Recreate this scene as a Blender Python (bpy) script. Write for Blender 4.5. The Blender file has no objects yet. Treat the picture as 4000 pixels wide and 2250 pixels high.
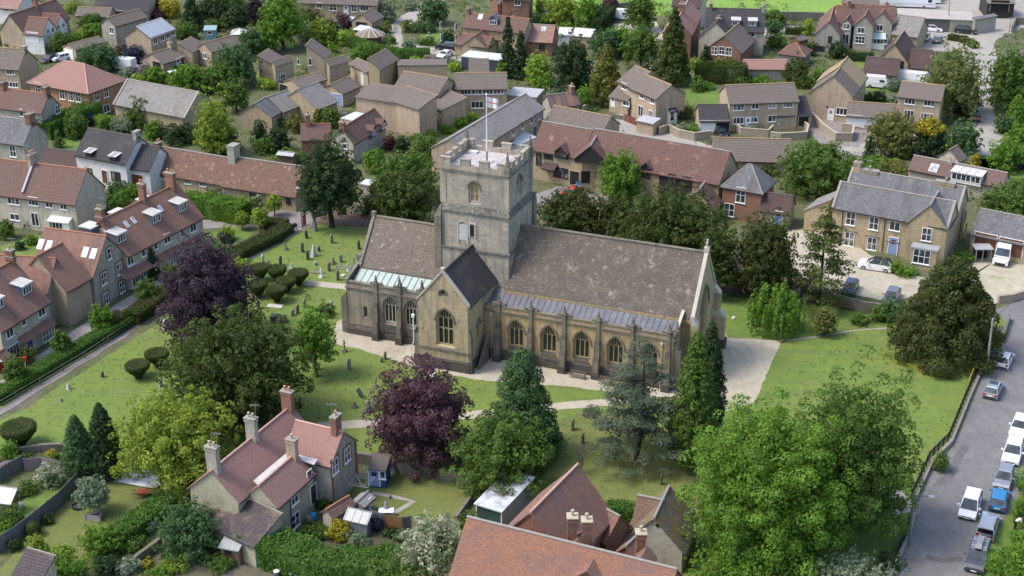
import bpy,math,random
import numpy as np
from mathutils import Vector,Matrix
S=bpy.context.scene
COL=S.collection
rad=math.radians
# ------------------------------------------------------------------ camera
F,TH,CH=5700.0,rad(24.5),80.0
cam=bpy.data.objects.new('camera',bpy.data.cameras.new('camera'))
COL.objects.link(cam)
cam.location=(0,0,CH)
cam.rotation_euler=(rad(90)-TH,0,0)
cam.data.sensor_width=36
cam.data.lens=F/4000*36
cam.data.clip_start=1
cam.data.clip_end=5000
S.camera=cam
# measured picture positions are turned into ground positions once, here
CX,CY,CS=0,0,1.0
def cell(k):
 global CX,CY,CS
 CX,CY,CS=k%4*1000,(0,563,1126,1687)[k//4],2.574
def over():
 global CX,CY,CS
 CX,CY,CS=0,0,1/1.5528
def N(p):return(CX+p[0]/CS,CY+p[1]/CS)
def ray(p):
 x,y=N(p)
 u,v=(x-2000)/F,(1125-y)/F
 return Vector((u,math.cos(TH)+math.sin(TH)*v,-math.sin(TH)+math.cos(TH)*v))
def at(p,z=0.0):
 d=ray(p)
 return Vector((0,0,CH))+d*((z-CH)/d.z)
def onplane(p,P0,n):
 d=ray(p);O=Vector((0,0,CH))
 return O+d*((P0-O).dot(n)/d.dot(n))
def proj(P):
 x,y,z=P[0],P[1],P[2]-CH
 d=y*math.cos(TH)-z*math.sin(TH)
 return(2000+F*x/d,1125-F*(y*math.sin(TH)+z*math.cos(TH))/d)
def pxm(P):
 return F/(P[1]*math.cos(TH)-(P[2]-CH)*math.sin(TH))
 # ------------------------------------------------------------------ tagging
LABELS={}
def tag(o,label,cat,group=None):
 o['label']=label;o['category']=cat
 if group:o['group']=group
 if label in LABELS:print('DUPLICATE LABEL',label)
 LABELS[label]=1
 return o
def empty(name,loc,label=None,cat=None,group=None,rz=0.0):
 o=bpy.data.objects.new(name,None);COL.objects.link(o)
 o.location=loc;o.rotation_euler=(0,0,rz);o.empty_display_size=0.3
 if label:tag(o,label,cat,group)
 return o
 # ------------------------------------------------------------------ mesh builder
class MB:
 def __init__(s):s.v,s.f,s.m=[],[],[]
 def poly(s,pts,m=0):
  i=len(s.v);s.v+=[tuple(p)for p in pts]
  s.f.append(tuple(range(i,i+len(pts))));s.m.append(m)
 def hexa(s,b,t,m=0):
  """b, t: matching loops (counter-clockwise seen from above) closed into a solid"""
  i=len(s.v);n=len(b);s.v+=[tuple(p)for p in b]+[tuple(p)for p in t]
  s.f.append(tuple(range(i+n-1,i-1,-1)));s.f.append(tuple(range(i+n,i+2*n)))
  for k in range(n):
   l=(k+1)%n
   s.f.append((i+k,i+l,i+n+l,i+n+k))
  s.m+=[m]*(n+2)
 def box(s,x0,y0,z0,x1,y1,z1,m=0,T=None):
  b=[(x0,y0,z0),(x1,y0,z0),(x1,y1,z0),(x0,y1,z0)]
  t=[(x,y,z1)for x,y,_ in b]
  if T:b=[T(*p)for p in b];t=[T(*p)for p in t]
  s.hexa(b,t,m)
 def tube(s,p,q,r0,r1=None,n=6,m=0):
  p,q=Vector(p),Vector(q);r1=r0 if r1 is None else r1
  d=(q-p).normalized()
  a=d.orthogonal().normalized();b=d.cross(a)
  A=[p+(a*math.cos(k*2*math.pi/n)+b*math.sin(k*2*math.pi/n))*r0 for k in range(n)]
  B=[q+(a*math.cos(k*2*math.pi/n)+b*math.sin(k*2*math.pi/n))*r1 for k in range(n)]
  s.hexa(A,B,m)
 def lathe(s,prof,n=10,c=(0,0,0),m=0,sx=1,sy=1):
  i=len(s.v)
  for r,z in prof:
   for k in range(n):
    a=k*2*math.pi/n
    s.v.append((c[0]+r*sx*math.cos(a),c[1]+r*sy*math.sin(a),c[2]+z))
  for j in range(len(prof)-1):
   for k in range(n):
    l=(k+1)%n
    s.f.append((i+j*n+k,i+j*n+l,i+(j+1)*n+l,i+(j+1)*n+k));s.m.append(m)
  s.f.append(tuple(i+(len(prof)-1)*n+k for k in range(n)));s.m.append(m)
  s.f.append(tuple(i+n-1-k for k in range(n)));s.m.append(m)
 def build(s,name,mats,parent=None,loc=(0,0,0),smooth=False):
  me=bpy.data.meshes.new(name)
  L=Vector(loc)
  v=[(p[0]-L.x,p[1]-L.y,p[2]-L.z)for p in s.v]
  me.from_pydata(v,[],s.f)
  if not isinstance(mats,(list,tuple)):mats=[mats]
  for m in mats:me.materials.append(m)
  me.polygons.foreach_set('material_index',s.m)
  uv=me.uv_layers.new(name='UVMap').data
  me.update()
  for p in me.polygons:
   n=p.normal
   if abs(n.z)>0.999 or(n.x==0 and n.y==0):a,b=Vector((1,0,0)),Vector((0,1,0))
   else:
    a=Vector((-n.y,n.x,0)).normalized();b=n.cross(a)
   for li in p.loop_indices:
    q=Vector(s.v[me.loops[li].vertex_index])
    uv[li].uv=(q.dot(a),q.dot(b))
  if smooth:me.polygons.foreach_set('use_smooth',[True]*len(me.polygons))
  o=bpy.data.objects.new(name,me);COL.objects.link(o)
  if parent:o.parent=parent
  else:o.location=L
  return o
def kids(mb,name,mats,root,**k):
 """a part: world coordinates in, stored relative to its thing"""
 return mb.build(name,mats,root,loc=root_loc(root),**k)
def root_loc(o):
 L=Vector(o.location)
 while o.parent:o=o.parent;L=L+Vector(o.location)
 return L
 # ------------------------------------------------------------------ materials
MATS={}
def new(name):
 m=bpy.data.materials.new(name);m.use_nodes=True
 nt=m.node_tree;b=nt.nodes['Principled BSDF']
 MATS[name]=m
 return m,nt,b
def nd(nt,t,**k):
 n=nt.nodes.new(t)
 for a,v in k.items():
  if a in n.inputs:n.inputs[a].default_value=v
  else:setattr(n,a,v)
 return n
def c4(c):return(c[0],c[1],c[2],1)
def mixc(nt,fac,a,b):
 n=nt.nodes.new('ShaderNodeMix');n.data_type='RGBA'
 for s,v in((0,fac),(6,a),(7,b)):
  if isinstance(v,(tuple,list)):n.inputs[s].default_value=c4(v)
  elif isinstance(v,(int,float)):n.inputs[s].default_value=v
  else:nt.links.new(v,n.inputs[s])
 return n.outputs[2]
def ramp(nt,v,a,b):
 n=nt.nodes.new('ShaderNodeMapRange');n.clamp=True
 n.inputs[1].default_value=a;n.inputs[2].default_value=b
 nt.links.new(v,n.inputs[0]);return n.outputs[0]
def noise(nt,vec,sc,det=3,rough=.6):
 n=nd(nt,'ShaderNodeTexNoise',Scale=sc,Detail=det,Roughness=rough)
 if vec is not None:nt.links.new(vec,n.inputs['Vector'])
 return n.outputs['Fac']
def coords(nt,kind='Object',sc=None):
 t=nt.nodes.new('ShaderNodeTexCoord');o=t.outputs[kind]
 if sc:
  mp=nd(nt,'ShaderNodeMapping',Scale=sc);nt.links.new(o,mp.inputs[0]);o=mp.outputs[0]
 return o
def plain(name,c,rough=.6,metal=0.0,var=.12,sc=3.0):
 """one-colour surface with slight wear"""
 if name in MATS:return MATS[name]
 m,nt,b=new(name)
 f=noise(nt,coords(nt),sc,4)
 d=tuple(x*(1-var)for x in c);e=tuple(min(1,x*(1+var))for x in c)
 nt.links.new(mixc(nt,ramp(nt,f,.3,.7),d,e),b.inputs['Base Color'])
 b.inputs['Roughness'].default_value=rough;b.inputs['Metallic'].default_value=metal
 return m
def patchy(name,c1,c2,c3=None,sc=.25,sc3=.08,t3=(.55,.7),rough=.95,fine=6.0,finev=.25,bump=0,mow=None):
 """ground-like surface: two mottled tones, a third in patches, fine grain"""
 if name in MATS:return MATS[name]
 m,nt,b=new(name);co=coords(nt)
 col=mixc(nt,ramp(nt,noise(nt,co,sc,5,.65),.32,.68),c1,c2)
 if c3:col=mixc(nt,ramp(nt,noise(nt,co,sc3,4,.6),*t3),col,c3)
 col=mixc(nt,ramp(nt,noise(nt,coords(nt,'Object',(1,.45,1)),1.1,4,.7),.45,.75),col,tuple(x*.82 for x in c1))
 if mow is not None:
  mp=nd(nt,'ShaderNodeMapping',Scale=(.05,1.3,1));mp.inputs['Rotation'].default_value=(0,0,mow);nt.links.new(co,mp.inputs[0])
  col=mixc(nt,ramp(nt,noise(nt,mp.outputs[0],.8,4,.75),.45,.75),col,(c2[0]*1.06,c2[1]*1.02,c2[2]*.85))
 g=ramp(nt,noise(nt,co,fine,3,.7),.25,.75)
 hs=nd(nt,'ShaderNodeHueSaturation');nt.links.new(col,hs.inputs['Color'])
 mr=nt.nodes.new('ShaderNodeMapRange');nt.links.new(g,mr.inputs[0])
 mr.inputs[3].default_value=1-finev;mr.inputs[4].default_value=1+finev
 nt.links.new(mr.outputs[0],hs.inputs['Value'])
 nt.links.new(hs.outputs[0],b.inputs['Base Color'])
 b.inputs['Roughness'].default_value=rough
 return m
def coursed(name,c1,c2,mort,bw,bh,c3=None,c4_=None,ms=.03,rough=.9,streak=False,t3=(.5,.7),t4=(.62,.72),bump=.4,sc3=.35,sc4=1.6,stain=0):
 """bricks, stones, slates or tiles laid in courses (UVs are in metres)"""
 if name in MATS:return MATS[name]
 m,nt,b=new(name);uv=coords(nt,'UV');co=coords(nt)
 br=nd(nt,'ShaderNodeTexBrick',Scale=1.0)
 br.inputs['Color1'].default_value=c4(c1);br.inputs['Color2'].default_value=c4(c2)
 br.inputs['Mortar'].default_value=c4(mort);br.inputs['Mortar Size'].default_value=ms*bh
 br.inputs['Brick Width'].default_value=bw;br.inputs['Row Height'].default_value=bh
 br.inputs['Mortar Smooth'].default_value=.3
 wob=nd(nt,'ShaderNodeTexNoise',Scale=1.3,Detail=2);nt.links.new(uv,wob.inputs['Vector'])
 va=nd(nt,'ShaderNodeVectorMath',operation='SCALE');nt.links.new(wob.outputs['Color'],va.inputs[0]);va.inputs[3].default_value=bh*.35
 vb=nd(nt,'ShaderNodeVectorMath',operation='ADD');nt.links.new(uv,vb.inputs[0]);nt.links.new(va.outputs[0],vb.inputs[1])
 nt.links.new(vb.outputs[0],br.inputs['Vector'])
 col=br.outputs['Color']
 if c3:
  src=noise(nt,coords(nt,'UV',(1.6,.25,1))if streak else co,sc3,5,.65)
  col=mixc(nt,ramp(nt,src,*t3),col,c3)
 if c4_:col=mixc(nt,ramp(nt,noise(nt,co,sc4,5,.7),*t4),col,c4_)
 if stain:
  src=noise(nt,coords(nt,'UV',(1.9,.16,1)),1.0,5,.7);mm=nd(nt,'ShaderNodeMath',operation='MULTIPLY');nt.links.new(ramp(nt,src,.48,.68),mm.inputs[0]);mm.inputs[1].default_value=stain
  col=mixc(nt,mm.outputs[0],col,tuple(x*.34 for x in c2))
 g=noise(nt,co,5.0,4,.7)
 hs=nd(nt,'ShaderNodeHueSaturation');nt.links.new(col,hs.inputs['Color'])
 mr=nt.nodes.new('ShaderNodeMapRange');nt.links.new(g,mr.inputs[0])
 mr.inputs[1].default_value=.25;mr.inputs[2].default_value=.75
 mr.inputs[3].default_value=.72;mr.inputs[4].default_value=1.25
 nt.links.new(mr.outputs[0],hs.inputs['Value'])
 nt.links.new(hs.outputs[0],b.inputs['Base Color'])
 b.inputs['Roughness'].default_value=rough
 if bump:
  bp=nd(nt,'ShaderNodeBump',Strength=bump,Distance=.05)
  nt.links.new(br.outputs['Fac'],bp.inputs['Height']);bp.invert=True
  nt.links.new(bp.outputs[0],b.inputs['Normal'])
 return m
def leafm(name,c1,c2,c3=None,tr=.35):
 if name in MATS:return MATS[name]
 m,nt,b=new(name);nt.nodes.remove(b)
 at_=nd(nt,'ShaderNodeAttribute',attribute_name='rnd')
 co=coords(nt)
 col=mixc(nt,at_.outputs['Fac'],c1,c2)
 if c3:col=mixc(nt,ramp(nt,noise(nt,co,.45,4,.6),.48,.66),col,c3)
 df=nd(nt,'ShaderNodeBsdfDiffuse',Roughness=.5);nt.links.new(col,df.inputs['Color'])
 tl=nd(nt,'ShaderNodeBsdfTranslucent');nt.links.new(col,tl.inputs['Color'])
 mx=nd(nt,'ShaderNodeMixShader');mx.inputs[0].default_value=tr
 nt.links.new(df.outputs[0],mx.inputs[1]);nt.links.new(tl.outputs[0],mx.inputs[2])
 gl=nd(nt,'ShaderNodeBsdfGlossy',Roughness=.55);gl.inputs['Color'].default_value=(1,1,1,1)
 m2=nd(nt,'ShaderNodeMixShader');m2.inputs[0].default_value=.012
 nt.links.new(mx.outputs[0],m2.inputs[1]);nt.links.new(gl.outputs[0],m2.inputs[2])
 nt.links.new(m2.outputs[0],nt.nodes['Material Output'].inputs[0])
 return m
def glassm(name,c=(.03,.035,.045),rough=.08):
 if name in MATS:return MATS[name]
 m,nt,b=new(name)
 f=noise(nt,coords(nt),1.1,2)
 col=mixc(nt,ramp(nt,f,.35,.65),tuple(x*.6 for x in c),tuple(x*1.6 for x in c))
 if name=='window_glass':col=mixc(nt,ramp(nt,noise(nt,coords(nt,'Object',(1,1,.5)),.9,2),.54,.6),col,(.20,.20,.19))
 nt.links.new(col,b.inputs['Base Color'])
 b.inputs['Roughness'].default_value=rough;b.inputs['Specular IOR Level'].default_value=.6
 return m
 # walls
W={'ham':coursed('honey_stone',(.45,.355,.215),(.375,.295,.18),(.32,.26,.17),.55,.24,(.34,.285,.205),(.46,.41,.32),ms=.08,stain=.4),'buff':coursed('buff_block',(.475,.365,.255),(.40,.31,.215),(.34,.275,.20),.45,.22,(.38,.30,.22),ms=.07,stain=.4),'grey':coursed('grey_rubble',(.40,.37,.305),(.32,.30,.25),(.38,.35,.29),.4,.2,(.28,.26,.22),(.44,.415,.365),ms=.10,stain=.4),'cream':coursed('cream_rubble',(.50,.455,.365),(.42,.375,.30),(.45,.42,.34),.45,.22,(.40,.355,.27),ms=.08,stain=.4),'white':patchy('white_render',(.62,.61,.59),(.70,.69,.67),(.55,.53,.50),finev=.05),'brick':coursed('red_brick',(.28,.125,.075),(.22,.10,.065),(.26,.19,.14),.22,.075,(.20,.11,.08),ms=.12,stain=.4),'orange':coursed('orange_brick',(.40,.22,.11),(.33,.18,.09),(.32,.24,.17),.3,.1,(.36,.25,.14),ms=.1,stain=.4),'timber':coursed('dark_boards',(.035,.03,.028),(.028,.024,.022),(.012,.01,.01),3.0,.18,ms=.08,stain=.4),'wood':coursed('brown_boards',(.20,.13,.08),(.17,.11,.07),(.06,.04,.03),3.0,.15,ms=.08,stain=.4),}
# roofs
R_={'brown':coursed('brown_tile',(.225,.182,.152),(.185,.15,.128),(.045,.037,.032),.3,.33,(.14,.116,.10),(.25,.215,.17),ms=.13,t4=(.66,.8)),'red':coursed('old_red_tile',(.205,.112,.086),(.155,.088,.072),(.07,.042,.036),.25,.30,(.125,.082,.07),(.25,.16,.095),ms=.12,streak=True,t3=(.46,.66),t4=(.6,.74)),'terra':coursed('terracotta_tile',(.30,.158,.11),(.245,.13,.095),(.11,.058,.045),.2,.16,(.145,.095,.088),(.34,.20,.115),ms=.10,streak=True,t3=(.48,.66),t4=(.60,.74)),'newred':coursed('new_red_tile',(.315,.175,.145),(.275,.155,.13),(.19,.105,.088),.25,.2,(.265,.15,.125),ms=.08),'slate':coursed('grey_slate',(.17,.172,.18),(.125,.128,.138),(.06,.06,.065),.28,.24,(.10,.088,.088),(.27,.26,.24),ms=.07,streak=True,t3=(.47,.64),t4=(.58,.72)),'stoneslate':coursed('weathered_slate',(.27,.255,.235),(.21,.20,.185),(.07,.065,.06),.3,.28,(.155,.13,.12),(.30,.28,.23),ms=.08,t4=(.55,.72)),'dark':coursed('dark_tile',(.07,.066,.072),(.055,.052,.058),(.02,.02,.022),.33,.36,(.075,.066,.062),ms=.16),'maroon':coursed('maroon_tile',(.105,.062,.056),(.085,.052,.048),(.035,.022,.02),.3,.32,(.08,.06,.055),ms=.12),'sheet':patchy('grey_roof_sheet',(.42,.42,.42),(.36,.36,.37),(.30,.29,.28),rough=.6),'whitesheet':patchy('white_roof_sheet',(.58,.59,.60),(.52,.53,.54),rough=.5,finev=.06),'tan':coursed('tan_tile',(.36,.27,.16),(.31,.23,.14),(.18,.13,.08),.3,.33,ms=.1),'rust':patchy('rusty_sheet',(.13,.105,.09),(.10,.085,.08),(.18,.10,.06),rough=.8),}
G_={'ridge_terra':plain('ridge_terra',(.33,.15,.085),.9),'ridge_grey':plain('ridge_grey',(.27,.25,.22),.9),'ridge_gold':plain('ridge_gold',(.33,.24,.12),.9),'ridge_dark':plain('ridge_dark',(.10,.09,.088),.9),'ridge_pink':plain('ridge_pink',(.50,.30,.24),.9),}
RIDGE={'brown':'ridge_gold','red':'ridge_terra','terra':'ridge_terra','newred':'ridge_pink','slate':'ridge_grey','stoneslate':'ridge_grey','dark':'ridge_dark','maroon':'ridge_dark','sheet':'ridge_grey','whitesheet':'ridge_grey','tan':'ridge_gold','rust':'ridge_dark'}
WHITE=plain('white_paint',(.78,.78,.77),.45,var=.04)
DARKW=plain('dark_stained_wood',(.035,.022,.018),.6)
STONE_T=plain('dressed_stone',(.42,.36,.26),.9)
LEAD=plain('lead_sheet',(.30,.31,.33),.55)
POT=plain('clay_pot',(.42,.24,.15),.9)
POTB=plain('buff_pot',(.40,.35,.26),.9)
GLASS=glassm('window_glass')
GLASSL=glassm('pale_glass',(.30,.33,.34),.15)
BLACK=plain('black_iron',(.02,.02,.022),.5)
BLUEP=plain('blue_paint',(.03,.07,.30),.5)
REDP=plain('red_paint',(.45,.02,.02),.4)
BROWNP=plain('brown_door_paint',(.16,.055,.025),.5)
GREENP=plain('green_door_paint',(.04,.085,.07),.6)
BLUEG=plain('pale_blue_paint',(.22,.30,.50),.5)
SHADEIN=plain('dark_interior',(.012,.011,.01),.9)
BARK=patchy('bark',(.09,.07,.05),(.06,.048,.035),sc=2.0,fine=9,finev=.3)
BARKD=patchy('dark_bark',(.05,.038,.028),(.03,.024,.018),sc=2.0,fine=9,finev=.3)
# ------------------------------------------------------------------ foliage
LF={'g':leafm('leaf_green',(.06,.115,.018),(.155,.24,.044),(.095,.165,.028)),'m':leafm('leaf_fresh',(.07,.15,.014),(.20,.35,.04),(.12,.23,.025)),'l':leafm('leaf_lime',(.17,.28,.035),(.36,.48,.06),(.24,.36,.045)),'ly':leafm('leaf_yellow_green',(.15,.22,.026),(.35,.43,.055),(.22,.31,.04)),'y':leafm('leaf_gold',(.30,.26,.02),(.48,.40,.03),(.28,.28,.03)),'d':leafm('leaf_dark',(.026,.055,.02),(.07,.115,.036),(.04,.075,.024)),'o':leafm('leaf_yew',(.036,.066,.013),(.10,.145,.027),(.075,.092,.02)),'oo':leafm('leaf_bronze_yew',(.034,.056,.014),(.095,.125,.028),(.08,.085,.02)),'b':leafm('leaf_blue_green',(.045,.10,.034),(.125,.215,.072),(.075,.145,.05)),'s':leafm('leaf_silver',(.13,.19,.105),(.31,.37,.23),(.19,.25,.15)),'c':leafm('leaf_cedar',(.055,.085,.05),(.15,.19,.12),(.10,.12,.08)),'p':leafm('leaf_copper',(.03,.02,.032),(.115,.07,.095),(.06,.038,.052)),'pp':leafm('leaf_plum',(.055,.026,.038),(.175,.085,.10),(.11,.055,.068)),'r':leafm('leaf_red',(.08,.02,.02),(.16,.05,.04)),'v':leafm('leaf_slate_blue',(.025,.03,.06),(.07,.08,.14)),'w':leafm('leaf_blossom',(.10,.17,.05),(.62,.60,.46),(.09,.18,.04)),'k':leafm('leaf_pink_blossom',(.28,.22,.22),(.50,.40,.40),(.12,.14,.07)),'e':leafm('leaf_russet',(.10,.12,.03),(.24,.24,.06),(.14,.17,.04)),'h':leafm('leaf_hedge',(.045,.11,.016),(.13,.25,.035),(.09,.19,.028)),'t':leafm('leaf_topiary',(.036,.062,.014),(.105,.135,.032),(.085,.085,.032)),}
def leaf_mesh(name,P,Nn,size,mat,seed,asp=.6,core=None,tone=None):
 """P: leaf centres, Nn: leaf normals, size: leaf half-lengths; core: optional (verts, faces) solid inside"""
 rg=np.random.default_rng(seed);n=len(P)
 r=rg.normal(size=(n,3));a=np.cross(Nn,r);a/=np.linalg.norm(a,axis=1)[:,None]+1e-9
 b=np.cross(Nn,a)
 s=size[:,None]*rg.uniform(.7,1.3,(n,1))
 V=np.empty((n,4,3))
 V[:,0]=P-a*s;V[:,1]=P-b*s*asp+a*s*.1;V[:,2]=P+a*s;V[:,3]=P+b*s*asp+a*s*.1
 V=V.reshape(-1,3)
 nv,nf=n*4,n
 cv=np.zeros((0,3));cf=[]
 if core:cv=np.array(core[0],float);cf=core[1]
 me=bpy.data.meshes.new(name)
 me.vertices.add(nv+len(cv));me.vertices.foreach_set('co',np.concatenate([V,cv]).astype(np.float32).ravel())
 li=list(range(nv));tot=[4]*nf
 for f in cf:li+=[nv+i for i in f];tot.append(len(f))
 st=np.concatenate([[0],np.cumsum(tot)[:-1]])
 me.loops.add(len(li));me.loops.foreach_set('vertex_index',np.array(li,np.int32))
 me.polygons.add(len(tot));me.polygons.foreach_set('loop_start',st.astype(np.int32));me.polygons.foreach_set('loop_total',np.array(tot,np.int32))
 at_=me.attributes.new('rnd','FLOAT','FACE')
 at_.data.foreach_set('value',np.concatenate([rg.beta(1.6,2.0,nf)if tone is None else np.clip(tone+rg.normal(size=nf)*.2,0,1),np.full(len(cf),.15)]).astype(np.float32))
 me.materials.append(mat);me.update();me.validate()
 return me
def fib(n,rg):
 i=np.arange(n)+.5
 ph=np.arccos(1-2*i/n);th=math.pi*(1+5**.5)*i+rg.uniform(0,6.28)
 d=np.stack([np.cos(th)*np.sin(ph),np.sin(th)*np.sin(ph),np.cos(ph)],1)
 d+=rg.normal(size=d.shape)*.16
 return d/np.linalg.norm(d,axis=1)[:,None]
def crown(name,rx,rz,shape,mat,leaf,seed,dens=1.0,clump=.30,fine=False):
 """foliage of many leaf sprays in clumps; centred on the crown centre"""
 rg=np.random.default_rng(seed)
 A=4*math.pi*(rx*rx*rz)**(2/3)
 rc=max(leaf*1.6,clump*min(rx,rz))
 K=int(max(9,min(420,1.35*A/(math.pi*rc*rc))))
 d=fib(K,rg)
 if shape in('cone','col','yewcone','cyp'):
  K=int(K*(2.2 if shape=='cyp' else 1.6));z=rg.uniform(0,1,K)**1.15
  prof={'cone':(1-z)**.8*.96+.04,'col':np.minimum(1,(1-z)**.42*1.02)*np.minimum(1,.72+z*1.2),'yewcone':np.minimum(1,(1-z)**.62*1.08),'cyp':np.minimum(1,(1-z)**.66*1.18)*np.minimum(1,.7+z*1.1)}[shape]
  th=rg.uniform(0,6.283,K);rr=prof*rg.uniform(.72,1.0,K)
  C=np.stack([np.cos(th)*rr*rx,np.sin(th)*rr*rx,(z*2-1)*rz*.97],1)
  rcs=rc*(.55+.6*prof)*rg.uniform(.75,1.25,K)
  out=np.stack([np.cos(th),np.sin(th),np.full(K,.35)],1)
 elif shape=='tier':
  K=int(K*1.25);z=np.round(rg.beta(1,1.5,K)*10)/10
  prof=(1-z)**.7*1.02+.05
  th=rg.uniform(0,6.283,K);rr=prof*rg.uniform(.15,1.0,K)**.7*(1+.2*np.sin(th*3+z*20))
  C=np.stack([np.cos(th)*rr*rx,np.sin(th)*rr*rx,(z*2-1)*rz*.95-rr*rx*.12],1)
  rcs=rc*rg.uniform(.6,1.1,K);out=np.tile([0,0,1.0],(K,1))+.1
 elif shape=='bough':
 # boughs reaching out from the stem, each a run of clumps that thins to a pointed tip
  nb=int(np.clip((36+rx*11)*(1.5 if fine else 1),44,200));q=fib(int(nb*1.25),rg);q=q[q[:,2]>-.66];nb=len(q);nt_=4
  Rr=1/np.sqrt((q[:,0]**2+q[:,1]**2)/rx**2+q[:,2]**2/rz**2)*(rg.uniform(.90,1.0,nb)if fine else rg.uniform(.85,1.01,nb))
  E0=q*Rr[:,None];S0=np.array([0,0,-.3*rz]);t=np.linspace(.5,1,nt_)
  C=(S0+(E0-S0)[:,None,:]*t[None,:,None]);C[:,:,2]-=(t**3)[None,:]*.05*rz;C=C.reshape(-1,3);K=len(C)
  tt=np.tile(t,nb);C+=rg.normal(size=(K,3))*rc*.25
  rcs=np.clip(clump*min(rx,rz)*1.05,leaf*1.5,None)*(1.4-.6*tt)*rg.uniform(.75,1.25,K)
  d=np.repeat(q,nt_,0);out=d*np.array([1,1,1.0])+np.array([0,0,.25])
  lo,hi=np.percentile(C,2,axis=0),np.percentile(C,98,axis=0)
  C=(C-(lo+hi)/2)/((hi-lo)/2)*np.array([rx,rx,rz])*(.83 if fine else .84)
 elif shape=='weep':
  ns=70;q=fib(ns*2,rg);q=q[q[:,2]>.0][:ns];ns=len(q);nt_=7;L_=rg.uniform(.7,1.5,ns)*(1.15-q[:,2]*.5)
  t=np.linspace(0,1,nt_);C=(q*np.array([rx,rx,rz])*rg.uniform(.6,.98,(ns,1)))[:,None,:]-np.stack([0*t,0*t,t],1)[None]*(L_*rz)[:,None,None]
  C=C.reshape(-1,3);C=C[C[:,2]>-rz];K=len(C);rcs=np.full(K,max(leaf*1.3,.13*rx))*rg.uniform(.7,1.2,K);out=C/(np.linalg.norm(C,axis=1)[:,None]+1e-6)
 else:
 # several overlapping lobes: an uneven outline with hollows between them
  nl=int(np.clip(6+rx*1.9,8,19));R3=np.array([rx,rx,rz])
  ld=fib(nl,rg);lc=ld*rg.uniform(.52,.80,(nl,1));lr=rg.uniform(.27,.47,nl)
  lc=np.concatenate([lc,[[0,0,-.05]]]);lr=np.append(lr,.52);CC,DD,RC=[],[],[]
  for i in range(nl+1):
   kk=max(5,int(1.5*K*lr[i]**2));q=fib(kk,rg);c=lc[i]+q*lr[i]*rg.uniform(.86,1.06,(kk,1))
   ok=np.ones(kk,bool)
   for j in range(nl+1):
    if j!=i:ok&=np.linalg.norm(c-lc[j],axis=1)>lr[j]*.9
   CC.append(c[ok]);DD.append(q[ok]+c[ok]*.5);RC.append(np.full(ok.sum(),.75+lr[i]*.7))
  C=np.concatenate(CC);d=np.concatenate(DD);K=len(C);rcs=rc*np.concatenate(RC)*rg.uniform(.6,1.25,K)
  lo,hi=np.percentile(C,2,axis=0),np.percentile(C,98,axis=0)
  C=(C-(lo+hi)/2)/((hi-lo)/2)*R3*.83
  if shape=='dome':C[:,2]=np.where(C[:,2]<0,C[:,2]*.8,C[:,2])
  out=d*np.array([1,1,rx/max(rz,.01)])
 out/=np.linalg.norm(out,axis=1)[:,None]
 per=np.maximum(5,(dens*3.0*rcs**2/(leaf*leaf*.6)).astype(int))
 idx=np.repeat(np.arange(K),per);n=len(idx)
 e=rg.normal(size=(n,3));e+=out[idx]*.75;e[:,2]+=.25
 e/=np.linalg.norm(e,axis=1)[:,None]
 rr=rcs[idx]*rg.uniform(.55,1.0,n)**.6
 sq=np.array([1,1,.35])if shape=='tier' else np.array([1,1,.85])
 if shape=='weep':sq=np.array([.6,.6,1.5])
 P=C[idx]+e*rr[:,None]*sq
 nr=e*1.05+rg.normal(size=(n,3))*.4;nr[:,2]+=.15
 if shape=='tier':nr[:,2]+=.8
 # inner fill, so the middle is leafy and not hollow
 m=int(n*(.06 if shape=='weep' else .2));dd=rg.normal(size=(m,3));dd/=np.linalg.norm(dd,axis=1)[:,None]
 if shape in('cone','col','yewcone','tier','cyp'):
  z=rg.uniform(0,1,m);pr_=(1-z)**.7
  Q=np.stack([dd[:,0]*pr_*rx*.75,dd[:,1]*pr_*rx*.75,(z*2-1)*rz*.9],1)
 else:Q=dd*rg.uniform(.3,.78,(m,1))*np.array([rx,rx,rz])
 sz=np.concatenate([np.full(n,leaf*.62),np.full(0 if shape=='tier' else m,leaf*1.1)])
 if shape!='tier':P=np.concatenate([P,Q]);nr=np.concatenate([nr,rg.normal(size=(m,3))])
 nr/=np.linalg.norm(nr,axis=1)[:,None]+1e-9
 tn=rg.uniform(.12,.88,K)[idx];tn=np.concatenate([tn,rg.uniform(.1,.8,len(P)-n)])
 return leaf_mesh(name,P,nr,sz,mat,seed,tone=tn)
SEED=[11]
def seed():SEED[0]+=1;return SEED[0]
def solve(b,tc):
 """outline box in the photograph -> centre, half width, half height of a crown standing on the ground"""
 x0,y0,x1,y1=b
 cx,cy=(x0+x1)/2,(y0+y1)/2
 Z=3.0
 for _ in range(8):
  P=at((cx,cy),Z);sc=pxm(P)
  rx=(x1-x0)/CS/2/sc;hh=(y1-y0)/CS/2/sc
  th=TH+math.atan((N((cx,cy))[1]-1125)/F)
  q=hh*hh-(rx*math.sin(th))**2
  rz=math.sqrt(max(q,(.45*rx*math.cos(th))**2*.6))/math.cos(th)
  Z=rz*(1+2*tc)
 return P,rx,rz
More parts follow.
